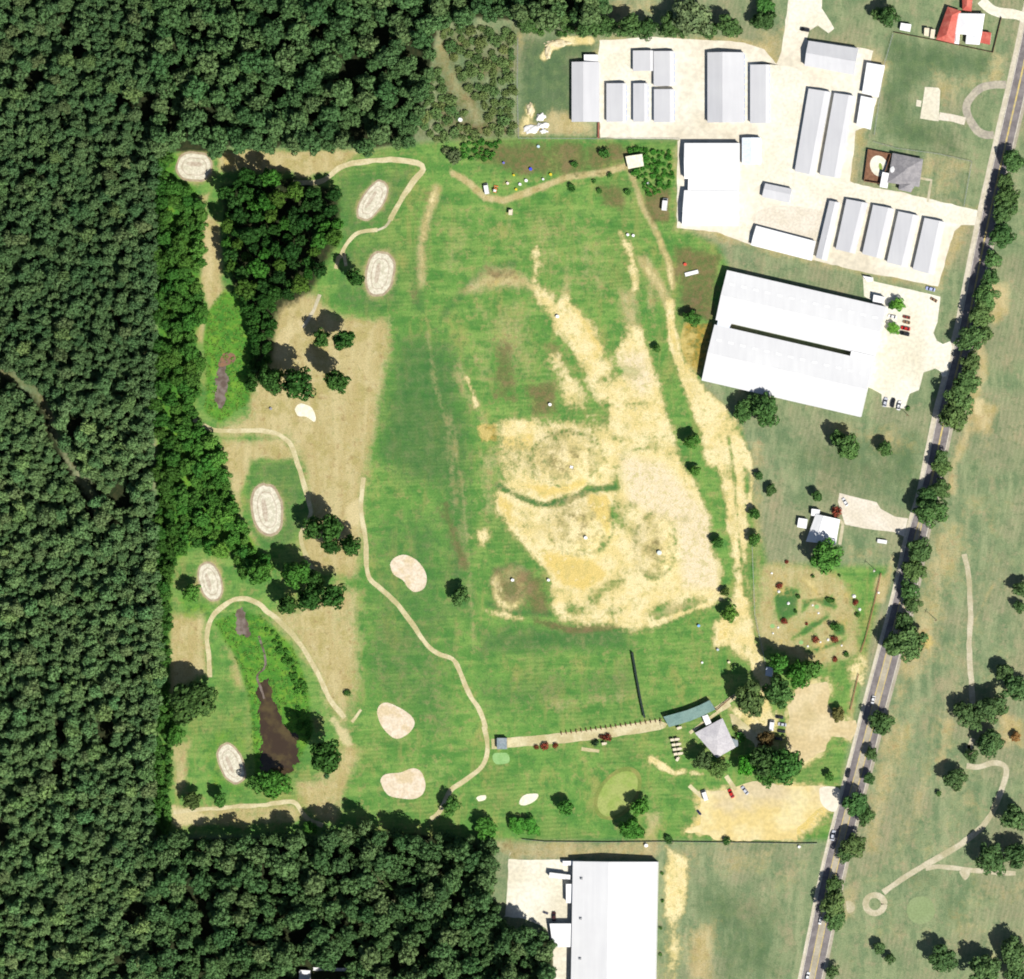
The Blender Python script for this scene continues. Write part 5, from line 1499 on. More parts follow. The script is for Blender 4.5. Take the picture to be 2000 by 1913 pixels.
car('21', 432, 1622, 165, 'white car on the weedy middle mound of the range', WHT, None, s=1.0)


def cart_body():
    root = empty('golf_cart', (0, 0, 0))
    MB().box(-1.1, 1.1, -.55, .55, .3, .55).box(.6, 1.15, -.5, .5, .5, .85).build('body', 'cream', root)
    MB().box(-.5, .1, -.5, .5, .55, .85).box(-.6, -.48, -.5, .5, .7, 1.25).build('seat', 'rubber', root)
    MB().box(-1.15, .75, -.66, .66, 1.85, 1.93).build('roof', 'cream', root)
    for x in (-1.0, .65):
        for y in (-.55, .55):
            MB().cyl((x, y, .5), (x, y, 1.86), .03, .03, 6).build('roof_post', 'metal', root)
    for x in (-.75, .8):
        for y in (-.5, .5):
            MB().cyl((x, y - .1, .22), (x, y + .1, .22), .22, .22, 10).build('wheel', 'rubber', root)
    return root


CART = cart_body()
k = 0
for i, (x, y) in enumerate(((1192, 122), (1203, 158), (1210, 192), (1217, 226))):
    for j in (0, 1):
        X, Y = M(*q('23', x - 15 + j * 32, y - j * 4), 1.9)
        row = ('top', 'second', 'third', 'fourth')[i]
        clone(CART, X, Y, R(8), f'cream roofed golf cart, {row} row of the parked block, {"left" if j == 0 else "right"} one', 'golf cart', 'golf carts parked left of the club house', s=.95)
X, Y = M(*q('23', 1213, 262), 1.9)
clone(CART, X, Y, R(60), 'single golf cart turned askew at the foot of the parked block', 'golf cart', 'golf carts parked left of the club house', s=.95)
X, Y = M(*q('23', 1225, 35), 1.9)
clone(CART, X, Y, R(20), 'golf cart standing below the sea green shelter', 'golf cart', 'golf carts parked left of the club house', s=.95)
X, Y = M(*q('10', 1866, 1555), 1.9)
clone(CART, X, Y, R(85), 'lone golf cart on the range grass below the white van', 'golf cart', None, s=1.3)
X, Y = M(*q('23', 675, 150), 1.9)
clone(CART, X, Y, R(10), 'golf cart beside russet bushes on the tee strip', 'golf cart', None, s=.95)

# semi trailer
X, Y = M(*q('23', 335, 1118), 3)
root = empty('semi_trailer', (X, Y, 0), 'white semi trailer with dark roof edge on the loading yard', 'trailer')
MB().box(-4.0, 4.0, -1.2, 1.2, 1.1, 3.7).build('box_body', 'white', root)
MB().box(4.1, 6.2, -1.1, 1.1, .8, 2.7).build('cab', 'white', root)
MB().box(5.5, 6.22, -.95, .95, 1.8, 2.5).build('windscreen', 'glass', root)
for x in (-3.2, -2.2, 5.2):
    for y in (-.95, .95):
        MB().cyl((x, y - .15, .5), (x, y + .15, .5), .5, .5, 12).build('wheel', 'rubber', root)
root.rotation_euler = (0, 0, R(-7))
for (cr, x, y, deg, L, lab) in (('21', 1316, 202, 14, 6.6, 'long white flat trailer in the weeds above the warehouse'), ('32', 912, 368, -8, 4.6, 'small white box trailer on the house lawn')):
    X, Y = M(*q(cr, x, y), 1)
    root = empty('white_trailer', (X, Y, 0), lab, 'trailer')
    MB().box(-L / 2, L / 2, -.9, .9, .55, 1.5 if L < 5 else .8).build('bed', 'white', root)
    MB().cyl((L / 2, 0, .55), (L / 2 + 1.0, 0, .5), .06, .06, 6).build('tow_bar', 'metal', root)
    for y in (-.92, .92):
        MB().cyl((-.4, y - .1, .33), (-.4, y + .1, .33), .33, .33, 10).build('wheel', 'rubber', root)
    root.rotation_euler = (0, 0, R(deg))
# orange and white loader next to the white van
X, Y = M(*q('10', 1752, 1392), 1.5)
root = empty('loader', (X, Y, 0), 'orange and white loader beside the white van on the field', 'loader')
MB().box(-1.4, 1.0, -.7, .7, .5, 1.2).build('body', 'plastic', root).color = (.62, .22, .05, 1)
MB().box(-1.0, .1, -.6, .6, 1.2, 2.2).build('cab', 'white', root)
MB().box(1.5, 2.1, -1.0, 1.0, .1, .7).build('bucket', 'plastic', root).color = (.62, .25, .06, 1)
for s_ in (-.6, .6):
    MB().box(-.2, 1.7, s_ - .08, s_ + .08, .6, .75).build('arm', 'metal', root)
for x in (-.9, .7):
    for y in (-.75, .75):
        MB().cyl((x, y - .15, .42), (x, y + .15, .42), .42, .42, 12).build('wheel', 'rubber', root)
root.rotation_euler = (0, 0, R(80))

# ------------------------------------------------------------------ fences, rails, poles
POST = mesh('post', *[getattr(MB().cyl((0, 0, 0), (0, 0, 1.5), .05, .05, 6), a) for a in ('v', 'f')], 'metal')
WPOST = mesh('post', *[getattr(MB().box(-.07, .07, -.07, .07, 0, 1.3), a) for a in ('v', 'f')], 'wood')


def fence(name, plan_pts, label, post=POST, rail='metal', gap=6.0, h=1.4, panel=None, cat='fence', t=.04):
    P = [M(*p) for p in plan_pts]
    root = empty(name, (*P[0], 0), label, cat, 'fences')
    for a, b2 in zip(P[:-1], P[1:]):
        u, n = unit(a, b2)
        k = max(1, round(n / gap))
        for i in range(k + 1 if b2 == P[-1] else k):
            x, y = a[0] + u[0] * n * i / k - P[0][0], a[1] + u[1] * n * i / k - P[0][1]
            link_mesh('post', post, root, (x, y, 0))
        w = (-u[1] * t, u[0] * t)
        for z0, z1, nm in ((h - .08, h, 'top_rail'), (.25, .33, 'bottom_rail')):
            MB().quadbox((a[0] + w[0], a[1] + w[1]), (b2[0] + w[0], b2[1] + w[1]), (b2[0] - w[0], b2[1] - w[1]), (a[0] - w[0], a[1] - w[1]), z0, z1).build(nm, rail, root, root.location)
        if panel:
            w = (-u[1] * .025, u[0] * .025)
            MB().quadbox((a[0] + w[0], a[1] + w[1]), (b2[0] + w[0], b2[1] + w[1]), (b2[0] - w[0], b2[1] - w[1]), (a[0] - w[0], a[1] - w[1]), .33, h - .08).build('panel', panel, root, root.location)
    return root


fence('wire_fence', qs('20', (50, 1015), (620, 1018), (1230, 1022)), 'long wire fence between the storage yard and the weedy field')
fence('wire_fence', qs('20', (45, 280), (40, 640), (50, 1015)), 'wire fence on the left rim of the storage lawn')
fence('wire_fence', qs('30', (995, 245), (930, 470), (855, 990)), 'wire fence between the yard sheds and the house lawn')
fence('timber_fence', qs('30', (1000, 240), (1300, 298), (1725, 388), (1788, 130)), 'dark timber fence round the red roofed house', WPOST, 'wood', panel='wood', h=1.3)
fence('wire_fence', qs('30', (850, 1040), (1025, 1090), (1330, 1130), (1570, 1185), (1512, 1512)), 'wire fence round the lawn of the grey house')
fence('wire_fence', qs('13', (1951, 850)) + qs('23', (250, 868), (700, 872), (1100, 868), (1400, 872), (1951, 878)) + qs('33', (300, 882), (440, 880)), 'dark fence between the course and the factory grounds', panel='net', h=1.2)
fence('red_rail', qs('20', (637, 900), (636, 1015)), 'short rusty red barrier at the left end of the yard', WPOST, 'rust', 4, 1.2, 'rust', 'barrier', t=.35)
fence('red_rail', qs('32', (905, 600), (860, 800), (790, 1080), (755, 1180)), 'thin rusty rail along the roadside of the tan lawn', WPOST, 'rust', 5, 1.0, t=.12)
fence('red_rail', qs('32', (740, 1340), (680, 1600)), 'thin rusty rail between the gravel lot and the road', WPOST, 'rust', 5, 1.0, t=.12)
fence('timber_rail', qs('22', (1455, 1545), (1500, 1605), (1620, 1500)), 'brown timber rail at the right end of the shelter', WPOST, 'wood', 3, 1.1, t=.16)
fence('range_dark_line', qs('22', (885, 1180), (912, 1340), (945, 1520), (975, 1660)), 'long thin dark line standing across the range grass', WPOST, 'net', 8, 2.2, 'net', 'net', t=.28)  # low dark panels on posts, following a thin dark line over the grass
fence('wire_fence', qs('32', (-40, 380), (-20, 900), (60, 1270)), 'wire fence between the haul road and the tan lawn')

def nth(n):
    o = ('first', 'second', 'third', 'fourth', 'fifth', 'sixth', 'seventh', 'eighth', 'ninth', 'tenth', 'eleventh', 'twelfth', 'thirteenth', 'fourteenth', 'fifteenth', 'sixteenth',
         'seventeenth', 'eighteenth', 'nineteenth')
    if n < 19:
        return o[n]
    tens = ('twenty', 'thirty', 'forty', 'fifty')[(n + 1) // 10 - 2]
    return (('twentieth', 'thirtieth', 'fortieth', 'fiftieth')[(n + 1) // 10 - 2]) if (n + 1) % 10 == 0 else f'{tens}-{o[(n + 1) % 10 - 1]}'


# dividers between the hitting bays
DIV = mesh('bay_divider', *[getattr(MB().box(-.07, .07, -.85, .85, 0, 1.0), a) for a in ('v', 'f')], 'wood')
DR = mesh('rail', *[getattr(MB().box(-.11, .11, -.9, .9, 1.0, 1.08), a) for a in ('v', 'f')], 'wood')
nn = 21
for i in range(nn):
    t = i / (nn - 1)
    x, y = lerp((365, 1765), (1092, 1670), t)
    X, Y = M(*q('22', x, y + 8))
    r = empty('bay_divider', (X, Y, 0), f'short brown bay divider on the tee strip, {nth(i)} from the left', 'divider', 'dividers between the hitting bays')
    link_mesh('panel', DIV, r)
    link_mesh('rail', DR, r)
    r.rotation_euler = (0, 0, R(7))


def ball_thing(name, cr, x, y, label, cat, color, r=.55, h=1.1, group=None):
    """drum with a lid"""
    px, py = q(cr, x, y)
    X, Y = M(px, py)
    z = height(X, Y)
    root = empty(name, (X, Y, z), label, cat, group)
    r, h = r * .72, h * .8
    MB().cyl((0, 0, 0), (0, 0, h), r, r * .96, 14).build('drum', 'plastic', root).color = (*color, 1)
    MB().cyl((0, 0, h), (0, 0, h + .08), r * 1.05, r * .9, 14).build('lid', 'plastic', root).color = (*[min(1, c * 1.1) for c in color], 1)
    for k in (.3, .7):
        MB().cyl((0, 0, h * k - .04), (0, 0, h * k + .04), r * 1.03, r * 1.03, 14).build('hoop', 'plastic', root).color = (*color, 1)
    return root


W_, Y_, B_ = (.8, .8, .78), (.62, .5, .03), (.05, .07, .60)
gb = 'drums scattered over the weedy field'
for (x, y, lab, c, r) in ((138, 1240, 'bright blue drum in the weedy field', B_, 1.0), (195, 1075, 'pale blue drum near the fence of the weedy field', (.45, .6, .68), .9),
                          (285, 1280, 'yellow drum, rightmost in the weedy field', Y_, .9), (32, 1390, 'yellow drum, lowest beside the grass track', Y_, .8), (15, 1285, 'yellow drum, upper left of the white pair', Y_, .7),
                          (105, 1325, 'white drum, right one of a pair', W_, 1.0), (60, 1352, 'white drum, left one of a pair', W_, .9), (230, 1315, 'whitish drum left of the rightmost yellow one', W_, .7),
                          (1000, 1348, 'white drum among bushes below the cream shelter', W_, .9), (850, 1722, 'white drum, left of two on the upper range', W_, .9), (890, 1728, 'white drum, right of two on the upper range', W_, .9),
                          (-60, 1195, 'violet blue drum at the left end of the weedy field', (.16, .16, .5), .7), (-30, 1345, 'pinkish white drum beside the field track', (.7, .6, .55), .9)):
    ball_thing('drum', '20', x, y, lab, 'drum', c, r, 1.2, gb)
ball_thing('drum', '10', 1500, 880, 'white drum in the brown scrub above the field', 'drum', W_, 1.3, 1.8)
ball_thing('drum', '11', 110, 1195, 'small grey drum on the dry fairway', 'drum', (.25, .25, .27), .9, 1.0)
ball_thing('drum', '21', 1270, 138, 'red drum above the flat trailer', 'drum', (.6, .08, .05), 1.0, 1.2)
ball_thing('drum', '33', 305, 905, 'pale drum by the fence corner near the road', 'drum', W_, .9, 1.2)
ball_thing('drum', '23', 985, 895, 'white drum on the grass above the factory hall', 'drum', W_, 1.2, 1.6)
ball_thing('drum', '22', 1395, 1255, 'pale drum at the top of the range lawn', 'drum', W_, .7, 1.0)
gt = 'range targets'
for (cr, x, y, lab, c, r) in (('21', 335, 520, 'white target on the upper sandy slope of the range', W_, 1.1), ('21', 280, 1165, 'white target on the brown patch of the range', W_, 1.0), ('22', 545, 340, 'white target on the round weedy mound', W_, 1.1),
                              ('22', 1085, 450, 'pale target on the oval weedy mound at the right', (.6, .66, .62), 1.5), ('22', 270, 650, 'white target at the left rim of the yellow soil', W_, .9), ('22', 1370, 985, 'blue target on the lower range lawn', (.2, .4, .65), .9),
                              ('22', 10, 650, 'whitish target on the small left mound', W_, 1.0), ('22', 1592, 1252, 'cream target left of the haul road end', (.7, .62, .42), .8), ('22', 1510, 1160, 'bluish target beside the yellow soil patch', (.4, .46, .5), .8)):
    ball_thing('range_target', cr, x, y, lab, 'target', c, r, 1.5, gt)
gm = 'white stones on the tan lawn'
for (x, y, lab, r) in ((310, 795, 'white stone under the leftmost russet bush', 1.0), (450, 965, 'white stone inside the long green patch', 1.1), (1495, 1055, 'white stone below the right russet bush', 1.0), (205, 525, 'white stone at the upper left of the tan lawn', .7),
                       (805, 995, 'cream stone, upper of two in the lawn middle', .6), (890, 1110, 'cream stone, lower of two in the lawn middle', .7), (1030, 1500, 'pinkish stone between two russet bushes', .9), (920, 1535, 'cream stone right of a russet bush', .6),
                       (735, 1595, 'cream stone near the dark tree shadow', .7), (1230, 1585, 'cream stone at the lower right of the lawn', .6), (300, 1320, 'cream stone at the left of the lawn', .7), (225, 1405, 'cream stone at the lower left of the lawn', .6),
                       (1770, 810, 'cream stone on bare soil near the road', .8), (1410, 860, 'grey stone above the right russet bush', 1.3), (1705, 490, 'white stone on the lawn below the white trailer', .7)):
    px, py = 1480 + x / 7.504, 1050 + y / 7.504
    X, Y = M(px, py)
    bm = bmesh.new()
    bmesh.ops.create_icosphere(bm, subdivisions=2, radius=r * .75)
    for v in bm.verts:
        v.co *= 1 + random.uniform(-.14, .14)
        v.co.z = max(v.co.z * .7, -.15)
    me = bpy.data.meshes.new('stone')
    bm.to_mesh(me)
    bm.free()
    me.materials.append(MAT['rubble'])
    o = link_mesh('stone', me)
    o.location = (X, Y, .12)
    props(o, lab, 'stone', gm)

# rubble heaps at the corner of the storage lawn
def heap(cr, x, y, rx, ry, h, mat, label, n=26):
    X, Y = M(*q(cr, x, y))
    root = empty('rubble_heap' if mat == 'rubble' else 'soil_heap', (X, Y, 0), label, 'heap', 'heaps on the storage lawn')
    bm = bmesh.new()
    bmesh.ops.create_icosphere(bm, subdivisions=3, radius=1)
    for v in bm.verts:
        k = 1 + .25 * math.sin(v.co.x * 5 + x) * math.cos(v.co.y * 4 + y) + random.uniform(-.07, .07)
        v.co = Vector((v.co.x * rx * k, v.co.y * ry * k, max(-.05, v.co.z * h * k)))
    me = bpy.data.meshes.new('mound')
    bm.to_mesh(me)
    bm.free()
    me.materials.append(MAT[mat])
    link_mesh('mound', me, root)
    for i in range(n if mat == 'rubble' else 6):
        a, d = random.uniform(0, 6.28), random.uniform(.3, 1.1)
        s_ = random.uniform(.25, .6)
        o = link_mesh('block', BLOCK[mat], root, (rx * d * math.cos(a), ry * d * math.sin(a), max(.1, h * (1 - d) * .9)))
        o.scale = (s_, s_ * random.uniform(.6, 1.3), s_ * .7)
        o.rotation_euler = (random.uniform(0, .5), random.uniform(0, .5), a)


BLOCK = {k: mesh('block', *[getattr(MB().box(-1, 1, -.7, .7, -.5, .6), a) for a in ('v', 'f')], k) for k in ('rubble', 'dirt_pile')}
for (x, y, rx, ry, lab) in ((210, 860, 2.2, 2.0, 'round white rubble heap, topmost of the cluster'), (140, 950, 3.6, 2.2, 'broad white rubble heap in the lawn corner'), (225, 920, 3.0, 1.4, 'long white rubble heap in the middle of the cluster'),
                            (230, 962, 2.2, 1.0, 'small white rubble heap, lowest of the cluster')):
    heap('20', x, y, rx, ry, 1.2, 'rubble', lab, 10)
heap('20', 135, 805, 1.8, 3.2, .9, 'dirt_pile', 'pale soil heap above the white rubble', 6)
heap('20', 330, 320, 6, 1.8, .8, 'dirt_pile', 'long pale soil bank on the storage lawn', 6)
heap('20', 265, 385, 1.6, 3.6, .8, 'dirt_pile', 'pale soil heap at the left end of the long bank', 6)

# narrow white walkway in the lower wood
a, b2 = M(*q('13', 420, 1800), 1), M(*q('13', 700, 1806), 1)
root = empty('walkway', (*a, 0), 'thin white walkway in the lower wood at the bottom edge', 'walkway')
MB().quadbox((a[0], a[1] + .7), (b2[0], b2[1] + .7), (b2[0], b2[1] - .7), (a[0], a[1] - .7), .9, 1.05).build('deck', 'white', root, root.location)
for s_ in (-.7, .7):
    MB().quadbox((a[0], a[1] + s_ + .04), (b2[0], b2[1] + s_ + .04), (b2[0], b2[1] + s_ - .04), (a[0], a[1] + s_ - .04), 1.9, 2.0).build('rail', 'white', root, root.location)
for i in range(8):
    x, y = lerp(a, b2, i / 7)
    MB().box(x - .06, x + .06, y - .74, y - .66, 0, 1.9).box(x - .06, x + .06, y + .66, y + .74, 0, 1.9).build('post', 'white', root, root.location)

# electricity poles standing along the road and over the course
def pole(cr, x, y, h, label, deg=0):
    X, Y = M(*q(cr, x, y))
    root = empty('utility_pole', (X, Y, 0), label, 'pole', 'utility poles')
    MB().cyl((0, 0, 0), (0, 0, h), .16, .11, 8).build('shaft', 'wood', root)
    MB().box(-1.2, 1.2, -.06, .06, h - .9, h - .75).build('crossarm', 'wood', root)
    for sx in (-1.1, -.4, .4, 1.1):
        MB().cyl((sx, 0, h - .75), (sx, 0, h - .5), .06, .06, 6).build('insulator', 'white', root)
    root.rotation_euler = (0, 0, R(deg))


pole('32', 868, 580, 9, 'wooden pole by the road at the top of the tan lawn', 70)
pole('32', 1312, 945, 9, 'wooden pole on the lawn right of the road', 70)
pole('31', 1105, 1245, 9, 'wooden pole below the forecourt beside the road', 70)
pole('33', 1575, 215, 8, 'wooden pole under the small tree on the right', 30)

# ------------------------------------------------------------------ trees
def leaf_cloud(name, lobes, per, size, mat, seed, jitter=0.32, up=0.25):
    """crown of one tree: small leaf-spray faces spread over many clumps; one mesh"""
    g = np.random.default_rng(seed)
    V, F = [], []
    for (cx, cy, cz, r, flat) in lobes:
        n = max(8, int(per * (r / 1.6) ** 2))
        d = g.normal(size=(n, 3))
        d[:, 2] += up
        d /= np.linalg.norm(d, axis=1)[:, None]
        rad = r * (1 - 0.35 * g.random(n) ** 2)
        p = np.array([cx, cy, cz]) + d * rad[:, None] * np.array([1, 1, flat])
        nr = d + g.normal(size=(n, 3)) * jitter
        nr /= np.linalg.norm(nr, axis=1)[:, None]
        a = np.cross(nr, g.normal(size=(n, 3)))
        a /= np.linalg.norm(a, axis=1)[:, None] + 1e-9
        b_ = np.cross(nr, a)
        s = size * g.uniform(.55, 1.25, n)[:, None]
        bend = nr * s * 0.25
        q0 = p - a * s - b_ * s * .55 - bend
        q1 = p + a * s * .2 - b_ * s * .75
        q2 = p + a * s + b_ * s * .5 - bend
        q3 = p - a * s * .3 + b_ * s * .8
        base = len(V) * 1
        V.append(np.stack([q0, q1, q2, q3], 1).reshape(-1, 3))
    V = np.concatenate(V)
    nq = len(V) // 4
    me = bpy.data.meshes.new(name)
    me.vertices.add(len(V))
    me.vertices.foreach_set('co', V.ravel())
    me.loops.add(nq * 4)
    me.loops.foreach_set('vertex_index', np.arange(nq * 4, dtype=np.int32))
    me.polygons.add(nq)
    me.polygons.foreach_set('loop_start', np.arange(0, nq * 4, 4, dtype=np.int32))
    me.update(calc_edges=True)
    me.materials.append(MAT[mat])
    return me


def trunk_mesh(name, top, r0, limbs, seed, spread, low):
    g = random.Random(seed)
    mb = MB()
    p, pr = Vector((0, 0, -.1)), r0
    for i in range(1, 5):
        t = i / 4
        n_ = Vector((g.uniform(-.18, .18) * top * .12, g.uniform(-.18, .18) * top * .12, top * t))
        mb.cyl(p, n_, pr, r0 * (1 - .75 * t), 8)
        p, pr = n_, r0 * (1 - .75 * t)
    for i in range(limbs):
        a = 6.283 * i / limbs + g.uniform(-.4, .4)
        z = top * (low + (.9 - low) * i / limbs)
        L = spread * g.uniform(.6, .95) * (1.1 - .4 * i / limbs)
        s_ = Vector((0, 0, z))
        e = Vector((math.cos(a) * L * .55, math.sin(a) * L * .55, z + L * .35))
        e2 = Vector((math.cos(a + .2) * L, math.sin(a + .2) * L, z + L * .5))
        mb.cyl(s_, e, r0 * .38, r0 * .22, 6)
        mb.cyl(e, e2, r0 * .22, r0 * .08, 5)
    return mesh(name, mb.v, mb.f, 'bark')


def broad_lobes(seed, R0=5.0, zc=6.6, n=24, hz=.75):
    g = random.Random(seed)
    L = [(0, 0, zc + .5, R0 * .5, .85)]
    for i in range(n):
        a = i * 2.39996 + g.uniform(-.35, .35)
        t = (i + .5) / n
        el = math.asin(1 - 1.45 * t)                 # top down to a little below the middle
        if i > 3 and g.random() < .14:
            continue
        rr = R0 * (.60 + g.uniform(-.20, .22))
        L.append((math.cos(a) * math.cos(el) * rr, math.sin(a) * math.cos(el) * rr, zc + math.sin(el) * rr * hz, R0 * g.uniform(.22, .40), g.uniform(.65, .95)))
    return L


def pine_lobes(seed, R0=3.6, base=7.0, top=14.0, n=20):
    g = random.Random(seed)
    L = []
    for i in range(n):
        t = (i + .5) / n
        a = i * 2.39996 + g.uniform(-.5, .5)
        rr = R0 * (.92 - .75 * t * t) * g.uniform(.45, 1.0)
        L.append((math.cos(a) * rr, math.sin(a) * rr, base + (top - base) * t, R0 * g.uniform(.30, .48) * (1.1 - .35 * t), .7))
    return L


def tall_lobes(seed, R0=4.2, base=6.5, top=15.5, n=26):
    g = random.Random(seed)
    L = []
    for i in range(n):
        t = (i + .5) / n
        a = i * 2.39996 + g.uniform(-.5, .5)
        prof = math.sin(math.pi * (0.18 + .72 * t))
        rr = R0 * prof * g.uniform(.45, .9)
        L.append((math.cos(a) * rr, math.sin(a) * rr, base + (top - base) * t, R0 * g.uniform(.24, .40), .8))
    return L


def shrub_lobes(seed, R0=1.6, n=9):
    g = random.Random(seed)
    return [(0, 0, R0 * .55, R0 * .6, .8)] + [(math.cos(i * 2.4) * R0 * .55, math.sin(i * 2.4) * R0 * .55, R0 * g.uniform(.35, .8), R0 * g.uniform(.32, .5), .8) for i in range(n)]


BROAD, PINE, TALL, SHRUB, RUSSET = [], [], [], [], []
for k in range(9):
    BROAD.append((leaf_cloud('crown', broad_lobes(k), 74, .46, 'leaf', k), trunk_mesh('trunk', 7.0, .32, 7, k, 3.6, .35)))
for k in range(5):
    PINE.append((leaf_cloud('crown', pine_lobes(k + 20), 84, .38, 'needle', k + 20, .36), trunk_mesh('trunk', 13.2, .22, 6, k, 1.5, .45)))
for k in range(4):
    TALL.append((leaf_cloud('crown', tall_lobes(k + 40), 72, .46, 'leaf', k + 40), trunk_mesh('trunk', 13.5, .32, 7, k, 2.2, .45)))
for k in range(3):
    SHRUB.append((leaf_cloud('crown', shrub_lobes(k), 150, .24, 'leaf', k + 60), trunk_mesh('trunk', 1.0, .07, 5, k, .8, .2)))
    RUSSET.append((leaf_cloud('crown', shrub_lobes(k + 7), 150, .22, 'red_leaf', k + 70), trunk_mesh('trunk', 1.0, .07, 5, k, .8, .2)))
RAD = {'BROAD': 4.9, 'PINE': 3.7, 'TALL': 4.4, 'SHRUB': 1.6, 'RUSSET': 1.6}
SETS = {'BROAD': BROAD, 'PINE': PINE, 'TALL': TALL, 'SHRUB': SHRUB, 'RUSSET': RUSSET}
MIDZ = {'BROAD': 6.8, 'PINE': 11.0, 'TALL': 11.5, 'SHRUB': .9, 'RUSSET': .9}


def tree(name, X, Y, kind, r, label, group, tint=(1, 1, 1), zs=1.0, cat='tree', var=None):
    sc = r / RAD[kind]
    z = height(X, Y)
    root = empty(name, (X, Y, z - .02), label, cat, group)
    ms = SETS[kind]
    cm, tm = ms[random.randrange(len(ms)) if var is None else var % len(ms)]
    root.rotation_euler = (random.uniform(-.05, .05), random.uniform(-.05, .05), random.uniform(0, 6.283))
    an = random.uniform(.88, 1.14)
    root.scale = (sc * an, sc / an, sc * zs)
    c = link_mesh('crown', cm, root)
    k = random.uniform(.88, 1.14)
    c.color = (tint[0] * k, tint[1] * k, tint[2] * k, 1)
    link_mesh('trunk', tm, root)
    return root


def lone(cr, x, y, rz, label, kind='BROAD', tint=(1, 1, 1), zs=1.0, name='shade_tree', group=None, cat='tree'):
    r = rz / 3.752 * S * (1.1 if kind == 'BROAD' else 1.0)
    px, py = q(cr, x, y)
    zc = MIDZ[kind] * r / RAD[kind] * zs
    X, Y = M(px, py, zc)
    return tree(name, X, Y, kind, r, label, group, tint, zs, cat)


def in_poly(x, y, P):
    c = False
    n = len(P)
    for i in range(n):
        x0, y0 = P[i]
        x1, y1 = P[i - 1]
        if (y0 > y) != (y1 > y) and x < (x1 - x0) * (y - y0) / (y1 - y0) + x0:
            c = not c
    return c


def scatter(polys, rmin, rmax, pack, seed, avoid=None, tries=14000, power=1.3, z=0.0):
    """dart throwing of crowns (plan units in, metres out)"""
    g = random.Random(seed)
    cell = rmax * 2
    grid, out = {}, []
    PM = [[M(*p, z) for p in P] for P in polys]
    boxes = [(min(p[0] for p in P), max(p[0] for p in P), min(p[1] for p in P), max(p[1] for p in P)) for P in PM]
    areas = [(b[1] - b[0]) * (b[3] - b[2]) for b in boxes]
    for _ in range(tries):
        i = g.choices(range(len(PM)), areas)[0]
        b = boxes[i]
        x, y = g.uniform(b[0], b[1]), g.uniform(b[2], b[3])
        if not in_poly(x, y, PM[i]) or (avoid and avoid(x, y)):
            continue
        r = rmin + (rmax - rmin) * g.random() ** power
        ci, cj = int(x // cell), int(y // cell)
        ok = True
        for a in (-1, 0, 1):
            for bb in (-1, 0, 1):
                for (ox, oy, orr) in grid.get((ci + a, cj + bb), ()):
                    if (x - ox) ** 2 + (y - oy) ** 2 < ((r + orr) * pack) ** 2:
                        ok = False
                        break
        if ok:
            grid.setdefault((ci, cj), []).append((x, y, r))
            out.append((x, y, r))
    return out


def seg_dist(x, y, P):
    d = 1e9
    for (x0, y0), (x1, y1) in zip(P[:-1], P[1:]):
        ex, ey = x1 - x0, y1 - y0
        t = max(0, min(1, ((x - x0) * ex + (y - y0) * ey) / (ex * ex + ey * ey)))
        d = min(d, math.hypot(x - x0 - t * ex, y - y0 - t * ey))
    return d


TRAIL = [M(*p) for p in qs('01', (-40, 900), (100, 960), (250, 1060), (380, 1230), (430, 1400), (540, 1600), (610, 1720), (690, 1880)) + qs('02', (715, 130))]
SHED = M(*q('13', 500, 1815))


def lean(pts, z):
    """woods are read on the plan at crown height"""
    return [(p[0] + z * .0, p[1]) for p in pts]


